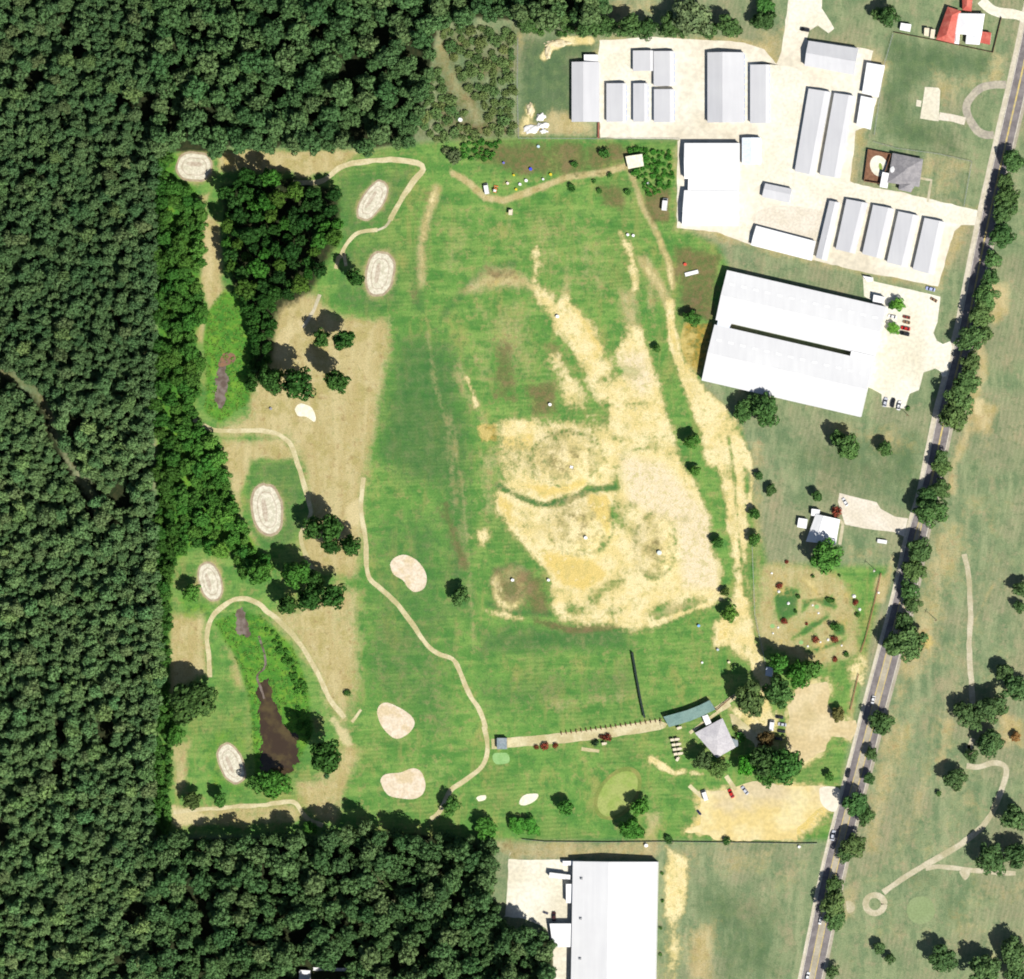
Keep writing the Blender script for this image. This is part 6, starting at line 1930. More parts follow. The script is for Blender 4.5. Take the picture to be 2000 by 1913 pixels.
def mass(name, pts, kind, tint, zs, label, cat):
    """the remaining trees of a wood that reads as one mass"""
    me = bpy.data.meshes.new(name)
    me.from_pydata([(x, y, height(x, y)) for x, y, r in pts], [], [])
    n = len(pts)
    for an, ty, fn in (('scl', 'FLOAT_VECTOR', lambda p: (p[2] / RAD[kind], p[2] / RAD[kind], p[2] / RAD[kind] * zs * random.uniform(.9, 1.12))),
                       ('rot', 'FLOAT_VECTOR', lambda p: (0, 0, random.uniform(0, 6.28)))):
        at = me.attributes.new(an, ty, 'POINT')
        at.data.foreach_set('vector', [c for p in pts for c in fn(p)])
    at = me.attributes.new('idx', 'INT', 'POINT')
    at.data.foreach_set('value', [random.randrange(len(SETS[kind])) for _ in pts])
    o = link_mesh(name, me)
    o.color = (*tint, 1)
    props(o, label, cat, None, 'stuff')
    ng = bpy.data.node_groups.new(name, 'GeometryNodeTree')
    ng.interface.new_socket('Geometry', in_out='INPUT', socket_type='NodeSocketGeometry')
    ng.interface.new_socket('Geometry', in_out='OUTPUT', socket_type='NodeSocketGeometry')
    gi, go = ng.nodes.new('NodeGroupInput'), ng.nodes.new('NodeGroupOutput')
    iop = ng.nodes.new('GeometryNodeInstanceOnPoints')
    g2i = ng.nodes.new('GeometryNodeGeometryToInstance')
    srcs = FIRST[kind]
    for s in reversed(srcs):
        oi = ng.nodes.new('GeometryNodeObjectInfo')
        oi.inputs['Object'].default_value = s
        ng.links.new(oi.outputs['Geometry'], g2i.inputs[0])
    ng.links.new(gi.outputs[0], iop.inputs['Points'])
    ng.links.new(g2i.outputs[0], iop.inputs['Instance'])
    iop.inputs['Pick Instance'].default_value = True
    for an, ty, sock in (('scl', 'FLOAT_VECTOR', 'Scale'), ('rot', 'FLOAT_VECTOR', 'Rotation'), ('idx', 'INT', 'Instance Index')):
        na = ng.nodes.new('GeometryNodeInputNamedAttribute')
        na.data_type = ty
        na.inputs['Name'].default_value = an
        ng.links.new([s for s in na.outputs if s.enabled and s.name == 'Attribute'][0], iop.inputs[sock])
    ng.links.new(iop.outputs[0], go.inputs[0])
    mod = o.modifiers.new('trees', 'NODES')
    mod.node_group = ng
    return o


def place_labels(trees, noun, rows, cols):
    """name each tree of a crowd by size, the landmark it is level with, its side, and its turn from the top there"""
    cells = {}
    for o in trees:
        x, y, r = o.location.x, o.location.y, o.scale.x
        row = next((t for lim, t in rows if y > lim), rows[-1][1])
        cl = next((t for lim, t in cols if x < lim), cols[-1][1])
        cells.setdefault((row, cl), []).append(o)
    for (row, cl), os_ in cells.items():
        rs = sorted(o.scale.x for o in os_)
        byk = {}
        for o in os_:
            k = rs.index(o.scale.x) / len(rs)
            byk.setdefault('small' if k < .33 else 'middling' if k < .66 else 'big', []).append(o)
        for k, lst in byk.items():
            lst.sort(key=lambda o: -o.location.y)
            for i, o in enumerate(lst):
                tail = f', {nth(i)} down' if len(lst) > 1 else ''
                o['label'] = f'{k} {noun} {cl}, {row}{tail}'


def plan_y(v):
    return (956.5 - v) * S


def plan_x(v):
    return (v - 1000) * S


ROWS_W = [(plan_y(v), t) for v, t in ((140, 'at the top edge'), (290, 'level with the storage yard'), (420, 'level with the dense grove'), (560, 'below the grove level'), (700, 'level with the upper reeds'), (850, 'level with the trail start'),
                                      (1000, 'beside the brown trail'), (1140, 'level with the large ringed green'), (1290, 'level with the hooked path'), (1430, 'level with the brown pond'), (1570, 'level with the pond foot'), (1730, 'below the course corner'))] + [(-9999, 'at the bottom edge')]
COLS_W = [(plan_x(v), t) for v, t in ((75, 'at the left edge'), (150, 'left of mid wood'), (225, 'right of mid wood'))] + [(9999, 'at the rim')]
_gg = random.Random(77)
GAPS = [(M(_gg.uniform(-20, 300), _gg.uniform(-20, 1930)), _gg.uniform(2.5, 6.5)) for _ in range(30)]
GAPS += [(M(_gg.uniform(300, 830), _gg.uniform(-20, 270)), _gg.uniform(2.5, 5.5)) for _ in range(22)]
GAPS += [(M(_gg.uniform(300, 900), _gg.uniform(1640, 1930)), _gg.uniform(2.5, 5.5)) for _ in range(20)]


G1 = M(*q('00', 1425, 1222))


def near_green(x, y):
    return math.hypot(x - G1[0] - 2, y - G1[1]) < 13


def in_gap(x, y):
    return near_green(x, y) or any((x - c[0]) ** 2 + ((y - c[1]) * .8) ** 2 < r * r for c, r in GAPS)


FIRST = {}
# ---- pine wood on the left
pines = scatter([FOREST_W], 1.6, 3.8, .55, 5, lambda x, y: seg_dist(x, y, TRAIL) < 3.6 or in_gap(x, y), 42000, 1.6, 8)
pines.sort(key=lambda p: -p[2])
vars_seen = {}
WOOD_W, WOOD_N, WOOD_S, RIM_W, RIM_S, GR1, GR2 = [], [], [], [], [], [], []
for i, (x, y, r) in enumerate(pines[:290]):
    north = y > 40
    t = tree('pine_tree', x, y, 'PINE', r * 1.15, 'dense pine crown in the upper part of the left wood, above the brown trail' if north else 'dense pine crown in the lower part of the left wood, below the brown trail',
             'pines of the upper left wood' if north else 'pines of the lower left wood', tuple(c * (.92 if north else 1.28) for c in random.choice(((.86, 1.0, .86), (.98, 1.02, .88), (1.2, 1.15, .9), (1.05, .92, .86)))), random.uniform(1.0, 1.35), var=i)
    WOOD_W.append(t)
    if i < len(PINE):
        vars_seen[i] = t
FIRST['PINE'] = [[c for c in vars_seen[i].children if c.name.startswith('crown')][0] for i in range(len(PINE))]
mass('pine_wood', [(x, y, r * 1.15) for x, y, r in pines[290:] if y > 40], 'PINE', (.90, .98, .88), 1.25, 'smaller pines filling the upper part of the dark wood on the left', 'wood')
mass('pine_wood', [(x, y, r * 1.15) for x, y, r in pines[290:] if y <= 40], 'PINE', (1.24, 1.26, 1.12), 1.2, 'smaller pines filling the lower, paler part of the wood on the left', 'wood')
# ---- tall broad-leaved wood at the top and the bottom
tall = [(x, y, r, 0) for x, y, r in scatter([FOREST_N, FOREST_N2], 3.0, 6.4, .60, 6, in_gap, 9000, 1.1, 9)]
tall += [(x, y, r, 1) for x, y, r in scatter([FOREST_S], 2.6, 6.0, .60, 7, lambda x, y: in_gap(x, y) or (abs(x - SHED[0]) < 14 and abs(y - SHED[1]) < 5), 9000, 1.1, 9)]
tall.sort(key=lambda p: -p[2])
vs_ = {}
for i, (x, y, r, s_) in enumerate(tall[:280]):
    t = tree('hardwood_tree', x, y, 'TALL', r * 1.1, 'broad leafy crown in the dark wood along the bottom edge' if s_ else 'broad leafy crown in the dark wood along the top edge',
             'tall trees of the bottom wood' if s_ else 'tall trees of the top wood', random.choice(((.66, .86, .72), (.74, .95, .78), (.84, 1.0, .82), (1.12, 1.1, .98))), random.uniform(.95, 1.2) * (5.2 / max(4.4, r)) ** .5, var=i)
    (WOOD_S if s_ else WOOD_N).append(t)
    if i < len(TALL):
        vs_[i] = t
place_labels(WOOD_W, 'pine crown', ROWS_W, COLS_W)
place_labels(WOOD_N, 'top wood crown', [(plan_y(v), t) for v, t in ((60, 'at the top edge'), (130, 'in the upper rows'), (215, 'in the lower rows'))] + [(-9999, 'along the lower rim')],
             [(plan_x(v), t) for v, t in ((340, 'above the corner green'), (430, 'above the dense grove'), (520, 'above the grove middle'), (610, 'above the path start'), (700, 'above the tan strip'), (790, 'above the slanted green'), (900, 'beside the scrub'))] + [(9999, 'above the storage lawn')])
place_labels(WOOD_S, 'bottom wood crown', [(plan_y(v), t) for v, t in ((1660, 'along the upper rim'), (1740, 'in the upper rows'), (1830, 'in the lower rows'))] + [(-9999, 'at the bottom edge')],
             [(plan_x(v), t) for v, t in ((370, 'at the pines'), (460, 'below the ringed green'), (560, 'below the pond'), (660, 'below the path end'), (760, 'below the oval bunker'), (860, 'below the winding path'), (950, 'left of the loading yard'))] + [(9999, 'beside the loading yard')])
FIRST['TALL'] = [[c for c in vs_[i].children if c.name.startswith('crown')][0] for i in range(len(TALL))]
mass('hardwood_wood', [(x, y, r * 1.1) for x, y, r, s_ in tall[280:]], 'TALL', (.85, 1.0, .82), .95, 'small leafy trees between the big crowns of the top and bottom woods', 'wood')

# ---- bright trees along the left rim of the course, and the grove
BR = (.72, 1.22, .42)
for (x, y, r) in scatter([EDGE_W], 1.8, 4.6, .62, 8, near_green, 4000, 1.0, 6):
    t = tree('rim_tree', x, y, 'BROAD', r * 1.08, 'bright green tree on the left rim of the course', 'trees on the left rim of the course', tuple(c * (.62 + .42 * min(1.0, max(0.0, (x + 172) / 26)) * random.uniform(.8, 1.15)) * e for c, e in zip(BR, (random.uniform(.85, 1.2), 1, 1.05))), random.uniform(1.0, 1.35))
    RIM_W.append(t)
for (x, y, r) in scatter([EDGE_SW], 1.4, 2.6, .72, 9, None, 1200):
    t = tree('rim_tree', x, y, 'BROAD', r * 1.08, 'small dark green tree on the shaded lower left rim', 'trees on the lower left rim', (.7, 1.1, .45), 1.1)
    RIM_S.append(t)
GROVE = [(320 + x / 2.333, 280 + y / 2.333) for x, y in ((340, 150), (560, 150), (600, 215), (795, 225), (805, 430), (715, 480), (715, 590), (640, 650), (570, 700), (480, 720), (370, 690), (320, 600), (290, 500), (270, 400), (270, 300), (300, 200))]
for (x, y, r) in scatter([GROVE], 3.0, 5.4, .72, 10, None, 2500, 1.3, 11):
    t = tree('grove_tree', x, y, 'TALL', r * 1.05, 'dark tall tree in the dense grove beside the upper path', 'trees of the dense grove', random.choice(((.25, .50, .21), (.28, .56, .21), (.40, .85, .25), (.24, .46, .21), (.62, .80, .26))), random.uniform(1.0, 1.35))
    GR1.append(t)
GROVE2 = fv((450, 560), (540, 562), (528, 610), (516, 700), (500, 745), (478, 735), (492, 660), (480, 600))
for (x, y, r) in scatter([GROVE2], 2.0, 3.6, .70, 12, None, 1500):
    t = tree('grove_tree', x, y, 'BROAD', r * 1.05, 'dark tree in the strip below the dense grove, right of the upper reed bed', 'trees of the strip below the grove', (.33, .66, .25), 1.5)
    GR2.append(t)
place_labels(RIM_W, 'bright tree', [(plan_y(v), t) for v, t in ((360, 'level with the corner green'), (430, 'level with the grove top'), (500, 'level with the grove foot'), (580, 'above the upper reeds'), (660, 'level with the upper reeds'), (740, 'level with the violet pool'),
                                    (820, 'above the path start'), (900, 'below the path start'), (980, 'level with the large ringed green'), (1050, 'below the large ringed green'))] + [(-9999, 'above the small ringed green')],
             [(plan_x(v), t) for v, t in ((330, 'at the pines'), (365, 'left of mid rim'), (410, 'right of mid rim'))] + [(9999, 'at the course')])
place_labels(RIM_S, 'low shaded rim tree', ROWS_W, [(9999, 'of the lower course')])
place_labels(GR1, 'dark grove tree', [(plan_y(v), t) for v, t in ((390, 'at the top'), (440, 'above the middle'), (500, 'below the middle'))] + [(-9999, 'at the foot')],
             [(plan_x(v), t) for v, t in ((460, 'on the left side'), (530, 'left of the centre'), (600, 'right of the centre'))] + [(9999, 'on the right side')])
place_labels(GR2, 'dark strip tree below the grove', [(plan_y(v), t) for v, t in ((620, 'at its top'), (690, 'at its middle'))] + [(-9999, 'at its foot')], [(9999, 'beside the reeds')])

# ---- single trees, each told apart by its place
D1, D2, D3, PALE, BRIGHT = (.72, 1.12, .5), (.80, 1.05, .66), (1.0, 1.0, .9), (1.12, 1.12, .85), (1.5, 2.2, .7)
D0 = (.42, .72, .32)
L = lone
L('11', 640, 690, 85, 'right one of two dark trees on the upper dry fairway', tint=D0, zs=1.8)
L('11', 480, 685, 62, 'left one of two dark trees on the upper dry fairway', tint=D0, zs=1.7)
L('11', 300, 990, 112, 'round dark tree, left of a pair above the white sand patch', tint=D0, zs=1.9)
L('11', 590, 1000, 92, 'round dark tree, right of a pair above the white sand patch', tint=D0, zs=1.9)
L('11', 105, 985, 92, 'added dark tree standing in for shadow, left of the round pair above white sand', tint=D0, zs=1.6)  # added companion tree, its dark crown stands where the pair's shadow falls
L('12', 420, 270, 78, 'added dark tree standing in for shadow, touching the large ringed green', tint=D0, zs=1.4)  # added tree filling the stretch of shadow west of the upper tree
L('12', 545, 400, 66, 'added dark tree as shadow stand-in, left of the lower one by the large ringed green', tint=D0, zs=1.4)  # added tree, lengthens the dark clump the way its shadow would
L('11', 730, 235, 62, 'dark tree touching the ringed green above the dry fairway', tint=D0, zs=2.0)
L('12', 560, 255, 85, 'upper dark tree right of the large ringed green', tint=D0, zs=1.8)
L('12', 690, 400, 75, 'lower dark tree right of the large ringed green', tint=D0, zs=1.8)
L('12', 290, 600, 105, 'tall bright topped tree above the hooked path end', tint=BR, zs=1.3)
L('12', 40, 600, 85, 'dark tree at the left of the clump over the hooked path', tint=BR, zs=1.2)
L('12', 570, 770, 92, 'rightmost round tree of the clump over the hooked path', tint=D0, zs=1.6)
L('12', 400, 800, 90, 'lower middle tree of the clump over the hooked path', tint=D0, zs=1.6)
L('12', 440, 660, 70, 'small middle tree of the clump over the hooked path', tint=D0, zs=1.6)
L('12', 240, 830, 70, 'lowest left tree of the clump over the hooked path', tint=D0, zs=1.6)
L('12', 1495, 770, 66, 'single dark tree beside the range boundary', tint=D2, zs=1.0)
L('02', 1400, 1530, 150, 'big dark brownish tree on the left rim below the dry patch', tint=(.75, .85, .5), zs=1.0)
L('02', 1290, 1790, 70, 'bright green tree below the big brownish tree on the left rim', tint=BR, zs=1.0)
L('02', 1400, 740, 62, 'green tree left of the small ringed green', tint=BR, zs=1.2)
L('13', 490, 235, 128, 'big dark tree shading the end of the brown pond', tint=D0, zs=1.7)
L('13', 130, 450, 105, 'round dark tree below the brown pond', tint=BR, zs=1.1)
L('03', 1890, 450, 72, 'dark tree touching the ringed green left of the pond', tint=D1, zs=1.1)
L('03', 1610, 560, 55, 'small dark tree right of the pale path corner at the lower left', tint=D1, zs=1.2)
L('03', 1420, 565, 62, 'brownish dark tree at the lower left path corner', tint=(.8, .8, .5), zs=1.2)
L('13', 1425, 610, 66, 'tree standing over the lower end of the winding path', tint=D1, zs=1.0)
L('13', 400, 770, 48, 'bright small tree at the end of the lower left path', tint=BR, zs=1.0)
L('23', 390, 615, 56, 'small round tree left of the putting green', tint=(.75, 1.3, .5), zs=1.0)
L('23', 935, 610, 64, 'upper one of two round trees below the putting green', tint=(.75, 1.35, .45), zs=1.0)
L('23', 880, 770, 80, 'lower one of two round trees below the putting green', tint=(.85, 1.5, .5), zs=1.0)
L('13', 1690, 770, 80, 'bushy tree, left of the green clump along the lower boundary', tint=(.7, 1.3, .45), zs=.7)
L('23', 40, 750, 62, 'bushy tree in the green clump along the lower boundary', tint=(.7, 1.5, .45), zs=.6)
L('23', 140, 760, 62, 'bushy tree, right of the green clump along the lower boundary', tint=(.7, 1.5, .45), zs=.6)
L('23', 1400, 275, 72, 'dull dark tree touching the lower corner of the club house', tint=(.8, .85, .7), zs=1.0)
L('23', 1510, 320, 66, 'dull olive tree beside the lower corner of the club house', tint=(.95, 1.0, .6), zs=.9)
L('23', 1720, 310, 82, 'bright green tree between the club house and dark trees', tint=(.8, 1.9, .4), zs=.8)
L('33', 60, 270, 105, 'large dark tree below the upper gravel lot, left one', tint=(.8, .9, .6), zs=1.1)
L('33', 200, 310, 125, 'large dark green tree below the upper gravel lot, right one', tint=(.7, 1.1, .55), zs=1.1)
L('23', 1870, 390, 72, 'dark tree at the upper rim of the yellow car park', tint=(.75, 1.1, .5), zs=1.1)
L('33', 60, 120, 62, 'russet topped tree at the lower left of the gravel lot', tint=(1.5, .55, .5), zs=1.0)
L('33', 525, 395, 33, 'small round bush tree beside the road above the car park entrance', tint=D1, zs=.9)
L('22', 1750, 1530, 112, 'dull olive tree right of the sea green shelter', tint=(1.0, 1.0, .75), zs=1.0)
L('32', 150, 1480, 105, 'dark tree between the bluish shed and the gravel lot', tint=D2, zs=1.1)
L('32', 290, 1345, 92, 'bright topped tree, middle of the clump below the tan lawn', tint=(.75, 1.4, .45), zs=1.3)
L('32', 390, 1300, 72, 'dark tree, right of the clump below the tan lawn', tint=D1, zs=1.4)
L('32', 165, 1255, 72, 'tall tree, left of the clump below the tan lawn', tint=(.7, 1.3, .5), zs=1.6)
L('32', 495, 485, 112, 'large round tree at the foot of the white house', tint=(.7, 1.2, .5), zs=.95)
L('32', 590, 1640, 50, 'brownish round tree at the corner of the gravel lot', tint=(1.3, .8, .6), zs=.8)
L('22', 1785, 165, 38, 'small dark tree beside the haul road, upper of a pair', tint=D1, zs=1.0)
L('22', 1780, 350, 46, 'small dark tree beside the haul road, lower of a pair', tint=D1, zs=1.0)
L('22', 1510, 375, 42, 'small dark tree on the strip between soil and haul road', tint=D1, zs=1.0)
L('22', 1605, 895, 60, 'round olive tree beside the lower haul road', tint=(.85, 1.15, .4), zs=.9)
L('22', 1560, 740, 34, 'scrubby small tree above the round olive one on the haul road', tint=(1.0, .95, .5), zs=.8)
L('21', 1315, 1430, 56, 'round tree on the grass strip left of the haul road', tint=(.7, 1.2, .45), zs=1.1)
L('21', 1340, 1650, 36, 'small tree below the round one on the grass strip', tint=(.8, 1.2, .45), zs=1.1)
L('21', 1060, 755, 30, 'small dark tree at the right rim of the upper sandy slope', tint=D1, zs=1.0)
L('21', 1325, 530, 60, 'dark bushy tree above the orange weeds', tint=(.6, 1.0, .4), zs=.8)
L('21', 1690, 1225, 72, 'dull tree at the lower left corner of the warehouse', tint=D2, zs=.9)
L('21', 1800, 1165, 76, 'dark tree against the lower side of the warehouse, left one', tint=D2, zs=1.0)
L('31', 60, 1195, 108, 'dark tree against the lower side of the warehouse, right one', tint=D2, zs=.9)
L('31', 660, 1480, 100, 'large dark tree on the lawn below the warehouse', tint=D2, zs=.95)
L('31', 585, 1410, 62, 'dark tree joined to the upper left of the large lawn tree', tint=D2, zs=1.1)
L('31', 935, 1485, 55, 'round tree right of the large lawn tree below the warehouse', tint=D2, zs=1.0)
L('31', 435, 1840, 44, 'small dark tree above the white house', tint=D2, zs=1.0)
L('31', 95, 1795, 40, 'small dark bush tree on the lawn beside the haul road', tint=(.7, .9, .6), zs=.8)
L('31', 5, 1685, 32, 'smaller dark bush tree higher beside the haul road', tint=(.7, .9, .6), zs=.8)
L('31', 1035, 432, 48, 'bright green small tree at the upper corner of the forecourt', tint=BRIGHT, zs=.7)
L('31', 985, 440, 30, 'dark green small tree against the warehouse porch', tint=D1, zs=1.0)
L('31', 1000, 612, 44, 'bright green small tree left of the parked cars', tint=BRIGHT, zs=.6)
for i, (cr, x, y, r) in enumerate((('30', 1880, 1185, 78), ('30', 1820, 1330, 60), ('30', 1835, 1440, 82), ('30', 1800, 1560, 82), ('30', 1790, 1720, 92), ('31', 1725, 95, 66), ('31', 1695, 235, 66), ('31', 1675, 370, 92), ('31', 1640, 500, 98),
                                   ('31', 1560, 690, 95), ('31', 1660, 650, 60), ('31', 1555, 860, 76), ('31', 1530, 1000, 92), ('31', 1475, 1130, 105), ('31', 1440, 1235, 112), ('31', 1340, 1560, 62), ('31', 1345, 1630, 62), ('31', 1335, 1790, 72), ('32', 1240, 50, 82), ('32', 1260, 150, 112),
                                   ('32', 1180, 430, 100), ('32', 1140, 570, 84), ('32', 1110, 725, 74), ('32', 1135, 830, 66), ('32', 1075, 960, 78), ('32', 1120, 1110, 120), ('32', 1000, 1120, 92), ('32', 905, 1690, 84), ('33', 890, 10, 72), ('33', 835, 225, 48), ('33', 820, 405, 48),
                                   ('33', 720, 590, 86), ('33', 790, 680, 66), ('33', 710, 890, 84), ('33', 640, 960, 60), ('33', 560, 1190, 66), ('33', 560, 1330, 92), ('33', 575, 1440, 76))):
    n_ = i + 1
    near = ['beside the grey house', 'beside the four slanted storage buildings', 'opposite the forecourt', 'opposite the lawn below the warehouse', 'opposite the white house', 'opposite the tan lawn', 'opposite the gravel lot', 'opposite the yellow car park', 'near the bottom of the road'][[0, 0, 1, 1, 1, 2, 2, 2, 2, 2, 2, 2, 2, 3, 3, 3, 3, 3, 4, 4, 4, 4, 5, 5, 5, 5, 5, 6, 6, 7, 7, 7, 7, 8, 8, 8, 8, 8][i]]
    size = 'big' if r > 90 else 'middling' if r > 70 else 'small'
    L(cr, x, y, r, f'{size} roadside tree {near}, {nth(i)} down the road', tint=(.84 + .25 * random.random(), 1.0 + .12 * random.random(), .78), zs=.84, name='roadside_tree', group='trees along the right side of the road')
E = 'trees on the right hand lawns'
for (cr, x, y, r, lab) in (('32', 1935, 720, 66, 'dark tree at the right edge, upper of two'), ('32', 1915, 850, 46, 'dark tree at the right edge, lower of two'), ('32', 1810, 1330, 72, 'dark tree above the large tree group on the right'),
                           ('32', 1895, 1440, 95, 'large tree at the right edge above the brown bush'), ('32', 1690, 1590, 112, 'largest tree of the group at the end of the pale track'), ('32', 1555, 1650, 92, 'olive tree, left in the group at the end of the pale track'),
                           ('32', 1480, 1590, 60, 'small dark tree, far left in the group at the pale track'), ('32', 1700, 1850, 92, 'tree at the foot of the group, beside the curving path'), ('33', 1725, 130, 82, 'tree directly above the curving path'),
                           ('33', 1565, 235, 52, 'small dark tree around a pole left of the curving path'), ('33', 1440, 415, 78, 'dark heart shaped tree left of the curving path'), ('33', 1885, 690, 100, 'dark tree at the right edge inside the curving path'),
                           ('33', 1715, 985, 112, 'big tree above the branch path'), ('33', 1910, 960, 95, 'tree at the right edge above the branch path'), ('33', 890, 1650, 50, 'small dark tree below the path loop'),
                           ('33', 970, 1725, 38, 'smaller tree just right of the one below the path loop'), ('33', 1360, 1740, 98, 'large tree at the bottom, left of a dark pair'), ('33', 1660, 1800, 112, 'large dark tree at the bottom, left of the corner group'),
                           ('33', 1880, 1690, 105, 'dark tree, upper one in the lower right corner'), ('33', 1910, 1850, 92, 'dark tree, lower one in the lower right corner'), ('33', 550, 1820, 48, 'small tree beside the road at the bottom')):
    L(cr, x, y, r, lab, tint=(.92, 1.0, .82), zs=.86, group=E)
L('32', 1888, 1800, 36, 'brown leaved small tree on bare soil at the right edge', tint=(2.2, .75, .6), zs=.7)
L('33', 1325, 517, 20, 'tiny round bush tree alone on the right lawn', tint=D2, zs=.8)
T = 'tree row above the storage yard'
for (cr, x, y, r, lab) in (('20', 350, 130, 72, 'tree at the left of the row above the storage lawn'), ('20', 110, 170, 66, 'tree at the scrub corner above the storage lawn'), ('20', 560, 195, 82, 'tree above the long soil bank'), ('20', 700, 190, 72, 'tree above the leftmost storage building annex'),
                           ('20', 850, 200, 95, 'broad tree above the small squarish storage building'), ('20', 990, 205, 76, 'tree right of the broad one above the squarish storage building'), ('20', 1150, 195, 82, 'tree above the gap in the storage buildings'), ('20', 1340, 140, 135, 'greyish largest tree of the row above the widest storage building'),
                           ('20', 1440, 215, 66, 'small tree below right of the greyish largest tree'), ('20', 1600, 205, 82, 'tree at the right of the row above the narrow storage building'), ('20', 1250, 215, 60, 'small tree below left of the greyish largest tree'), ('20', 1800, 160, 52, 'small tree left of the white driveway'),
                           ('30', 60, 150, 70, 'dark tree touching the white driveway'), ('30', 960, 120, 76, 'tree above the wire fence near the tiny white shed'), ('30', 880, 105, 46, 'smaller tree left of the one near the tiny white shed')):
    L(cr, x, y, r, lab, tint=(.8, .95, .66) if r < 130 else (1.3, 1.15, 1.2), zs=1.0, name='hedgerow_tree', group=T)
L('30', 60, 40, 70, 'green tree at the top edge left of the white driveway', tint=(.7, 1.2, .6), zs=.8, name='hedgerow_tree', group=T)

# ---- bushes
def bush(cr, x, y, r, label, kind='SHRUB', tint=(.75, 1.1, .5), group=None):
    return lone(cr, x, y, r, label, kind, tint, 1.0, 'bush', group, 'bush')


gr = 'russet bushes on the tan lawn'
for (x, y, r, lab) in ((320, 715, 50, 'leftmost russet bush above a white stone'), (390, 1230, 50, 'russet bush at the left end of the long green patch'), (850, 1500, 54, 'russet bush, left one of the lower pair'), (1130, 1495, 56, 'russet bush, right one of the lower pair'),
                       (1435, 955, 46, 'russet bush on the right rim of the tan lawn'), (1130, 1790, 42, 'russet bush alone at the foot of the tan lawn'), (425, 360, 30, 'small russet bush at the top of the tan lawn'), (715, 1270, 24, 'tiny russet bush in the middle of the tan lawn')):
    px, py = 1480 + x / 7.504, 1050 + y / 7.504
    X, Y = M(px, py, 1)
    tree('bush', X, Y, 'RUSSET', r / 7.504 * S * 1.1, lab, gr, (1, 1, 1), 1.0, 'bush')
gd = 'dark bushes on the tan lawn'
for (x, y, r, lab) in ((600, 870, 34, 'slim dark bush inside the left green patch'), (1040, 920, 42, 'dark bush at the upper green strip, left half'), (1100, 930, 36, 'dark bush at the upper green strip, right half'), (555, 1085, 28, 'small dark bush below the white stone in the green patch'),
                       (1150, 1320, 78, 'square dark bush above the right russet one'), (1465, 1140, 40, 'dark bush on the right rim below a white stone'), (810, 570, 28, 'small dark bush below the big house tree'), (1195, 560, 22, 'tiny dark bush at the upper right of the tan lawn'),
                       (1300, 1720, 44, 'olive bush at the lower right of the tan lawn')):
    px, py = 1480 + x / 7.504, 1050 + y / 7.504
    X, Y = M(px, py, 1)
    tree('bush', X, Y, 'SHRUB', r / 7.504 * S * 1.1, lab, gd, (.6, .95, .4), 1.1, 'bush')
bush('32', 580, 150, 44, 'russet bush between the white house and its driveway', 'RUSSET', (1, 1, 1))
bush('23', 240, 170, 34, 'russet bush, middle of three below the tee strip', 'RUSSET', (1, 1, 1), 'russet bushes below the tee strip')
bush('23', 180, 175, 22, 'russet bush, left of three below the tee strip', 'RUSSET', (.8, 1, .8), 'russet bushes below the tee strip')
bush('23', 318, 165, 24, 'russet bush, right of three below the tee strip', 'RUSSET', (.8, 1, .8), 'russet bushes below the tee strip')
bush('23', 700, 105, 36, 'deep red bush in the middle of the tee strip', 'RUSSET', (.8, .8, .8))
bush('23', 655, 100, 22, 'small dark red bush left of the deep red one', 'RUSSET', (.5, .9, .6))
bush('23', 610, 145, 30, 'dark blue green bush below the tee strip', tint=(.3, .4, .4))
bush('23', 985, 540, 14, 'tiny bush right of the putting green', tint=(.5, .8, .4))
bush('23', 1150, 855, 36, 'dark bush on the boundary below the yellow car park edge', tint=(.6, .9, .5))
bush('23', 1575, 862, 36, 'dark flat bush on the boundary below the yellow car park', tint=(.5, .8, .4))
for i, (x, y) in enumerate(((1100, 1100), (1105, 1302), (1090, 1500), (1088, 1695))):
    bush('23', x, y, 15, f'small bush beside the factory hall, {("first", "second", "third", "fourth")[i]} from the top of the row', group='bushes along the factory hall')
bush('22', 1680, 1800 , 40, 'green bush at the right corner of the club house', tint=(.8, 1.5, .6))
bush('22', 1640, 1740, 26, 'dark bush at the upper right corner of the club house', tint=(.9, .7, .5))
bush('31', 1100, 1195, 20, 'dark bush right of the three cars at the forecourt foot', tint=(.5, .8, .4))
bush('12', 670, 1480, 30, 'small dark bush on the dry ground above the pale path end', tint=(.6, .9, .4))
bush('13', 520, 390, 22, 'blue green bush below the big pond tree', tint=(.6, 1.0, .8))
bush('10', 1460, 1150, 60, 'greyish bush on the rough above the field track, left', tint=(1.5, 1.1, 1.2))
bush('10', 1400, 1110, 40, 'greyish smaller bush at the wood corner', tint=(1.5, 1.15, 1.2))
# bushes that grow in crowds
CR = [[], [], [], [], [], []]
SCRUB_PTS = scatter([fv((850, 50), (985, 60), (985, 255), (830, 270), (800, 250), (835, 120))], 1.7, 3.4, .78, 14,
                    lambda x, y: seg_dist(x, y, [M(*p) for p in qs('10', (1360, 330), (1400, 500), (1480, 650), (1590, 800), (1640, 930))]) < 4.5, 1600)
for (x, y, r) in SCRUB_PTS:
    t = tree('bush', x, y, 'SHRUB', r * 1.15, 'olive bush in the scrub between the top wood and the storage lawn', 'bushes of the upper scrub', (1.0 + .5 * random.random(), 1.12, .85), .7, 'bush')
    CR[0].append(t)
for (x, y, r) in scatter([fv((1010, 40), (1160, 42), (1150, 68), (1010, 66))], 1.2, 2.4, .8, 15, None, 300):
    t = tree('bush', x, y, 'SHRUB', r * 1.15, 'green bush in the hedge above the storage lawn', 'bushes of the hedge above the storage lawn', (.75, 1.0, .55), 1.1, 'bush')
    CR[1].append(t)
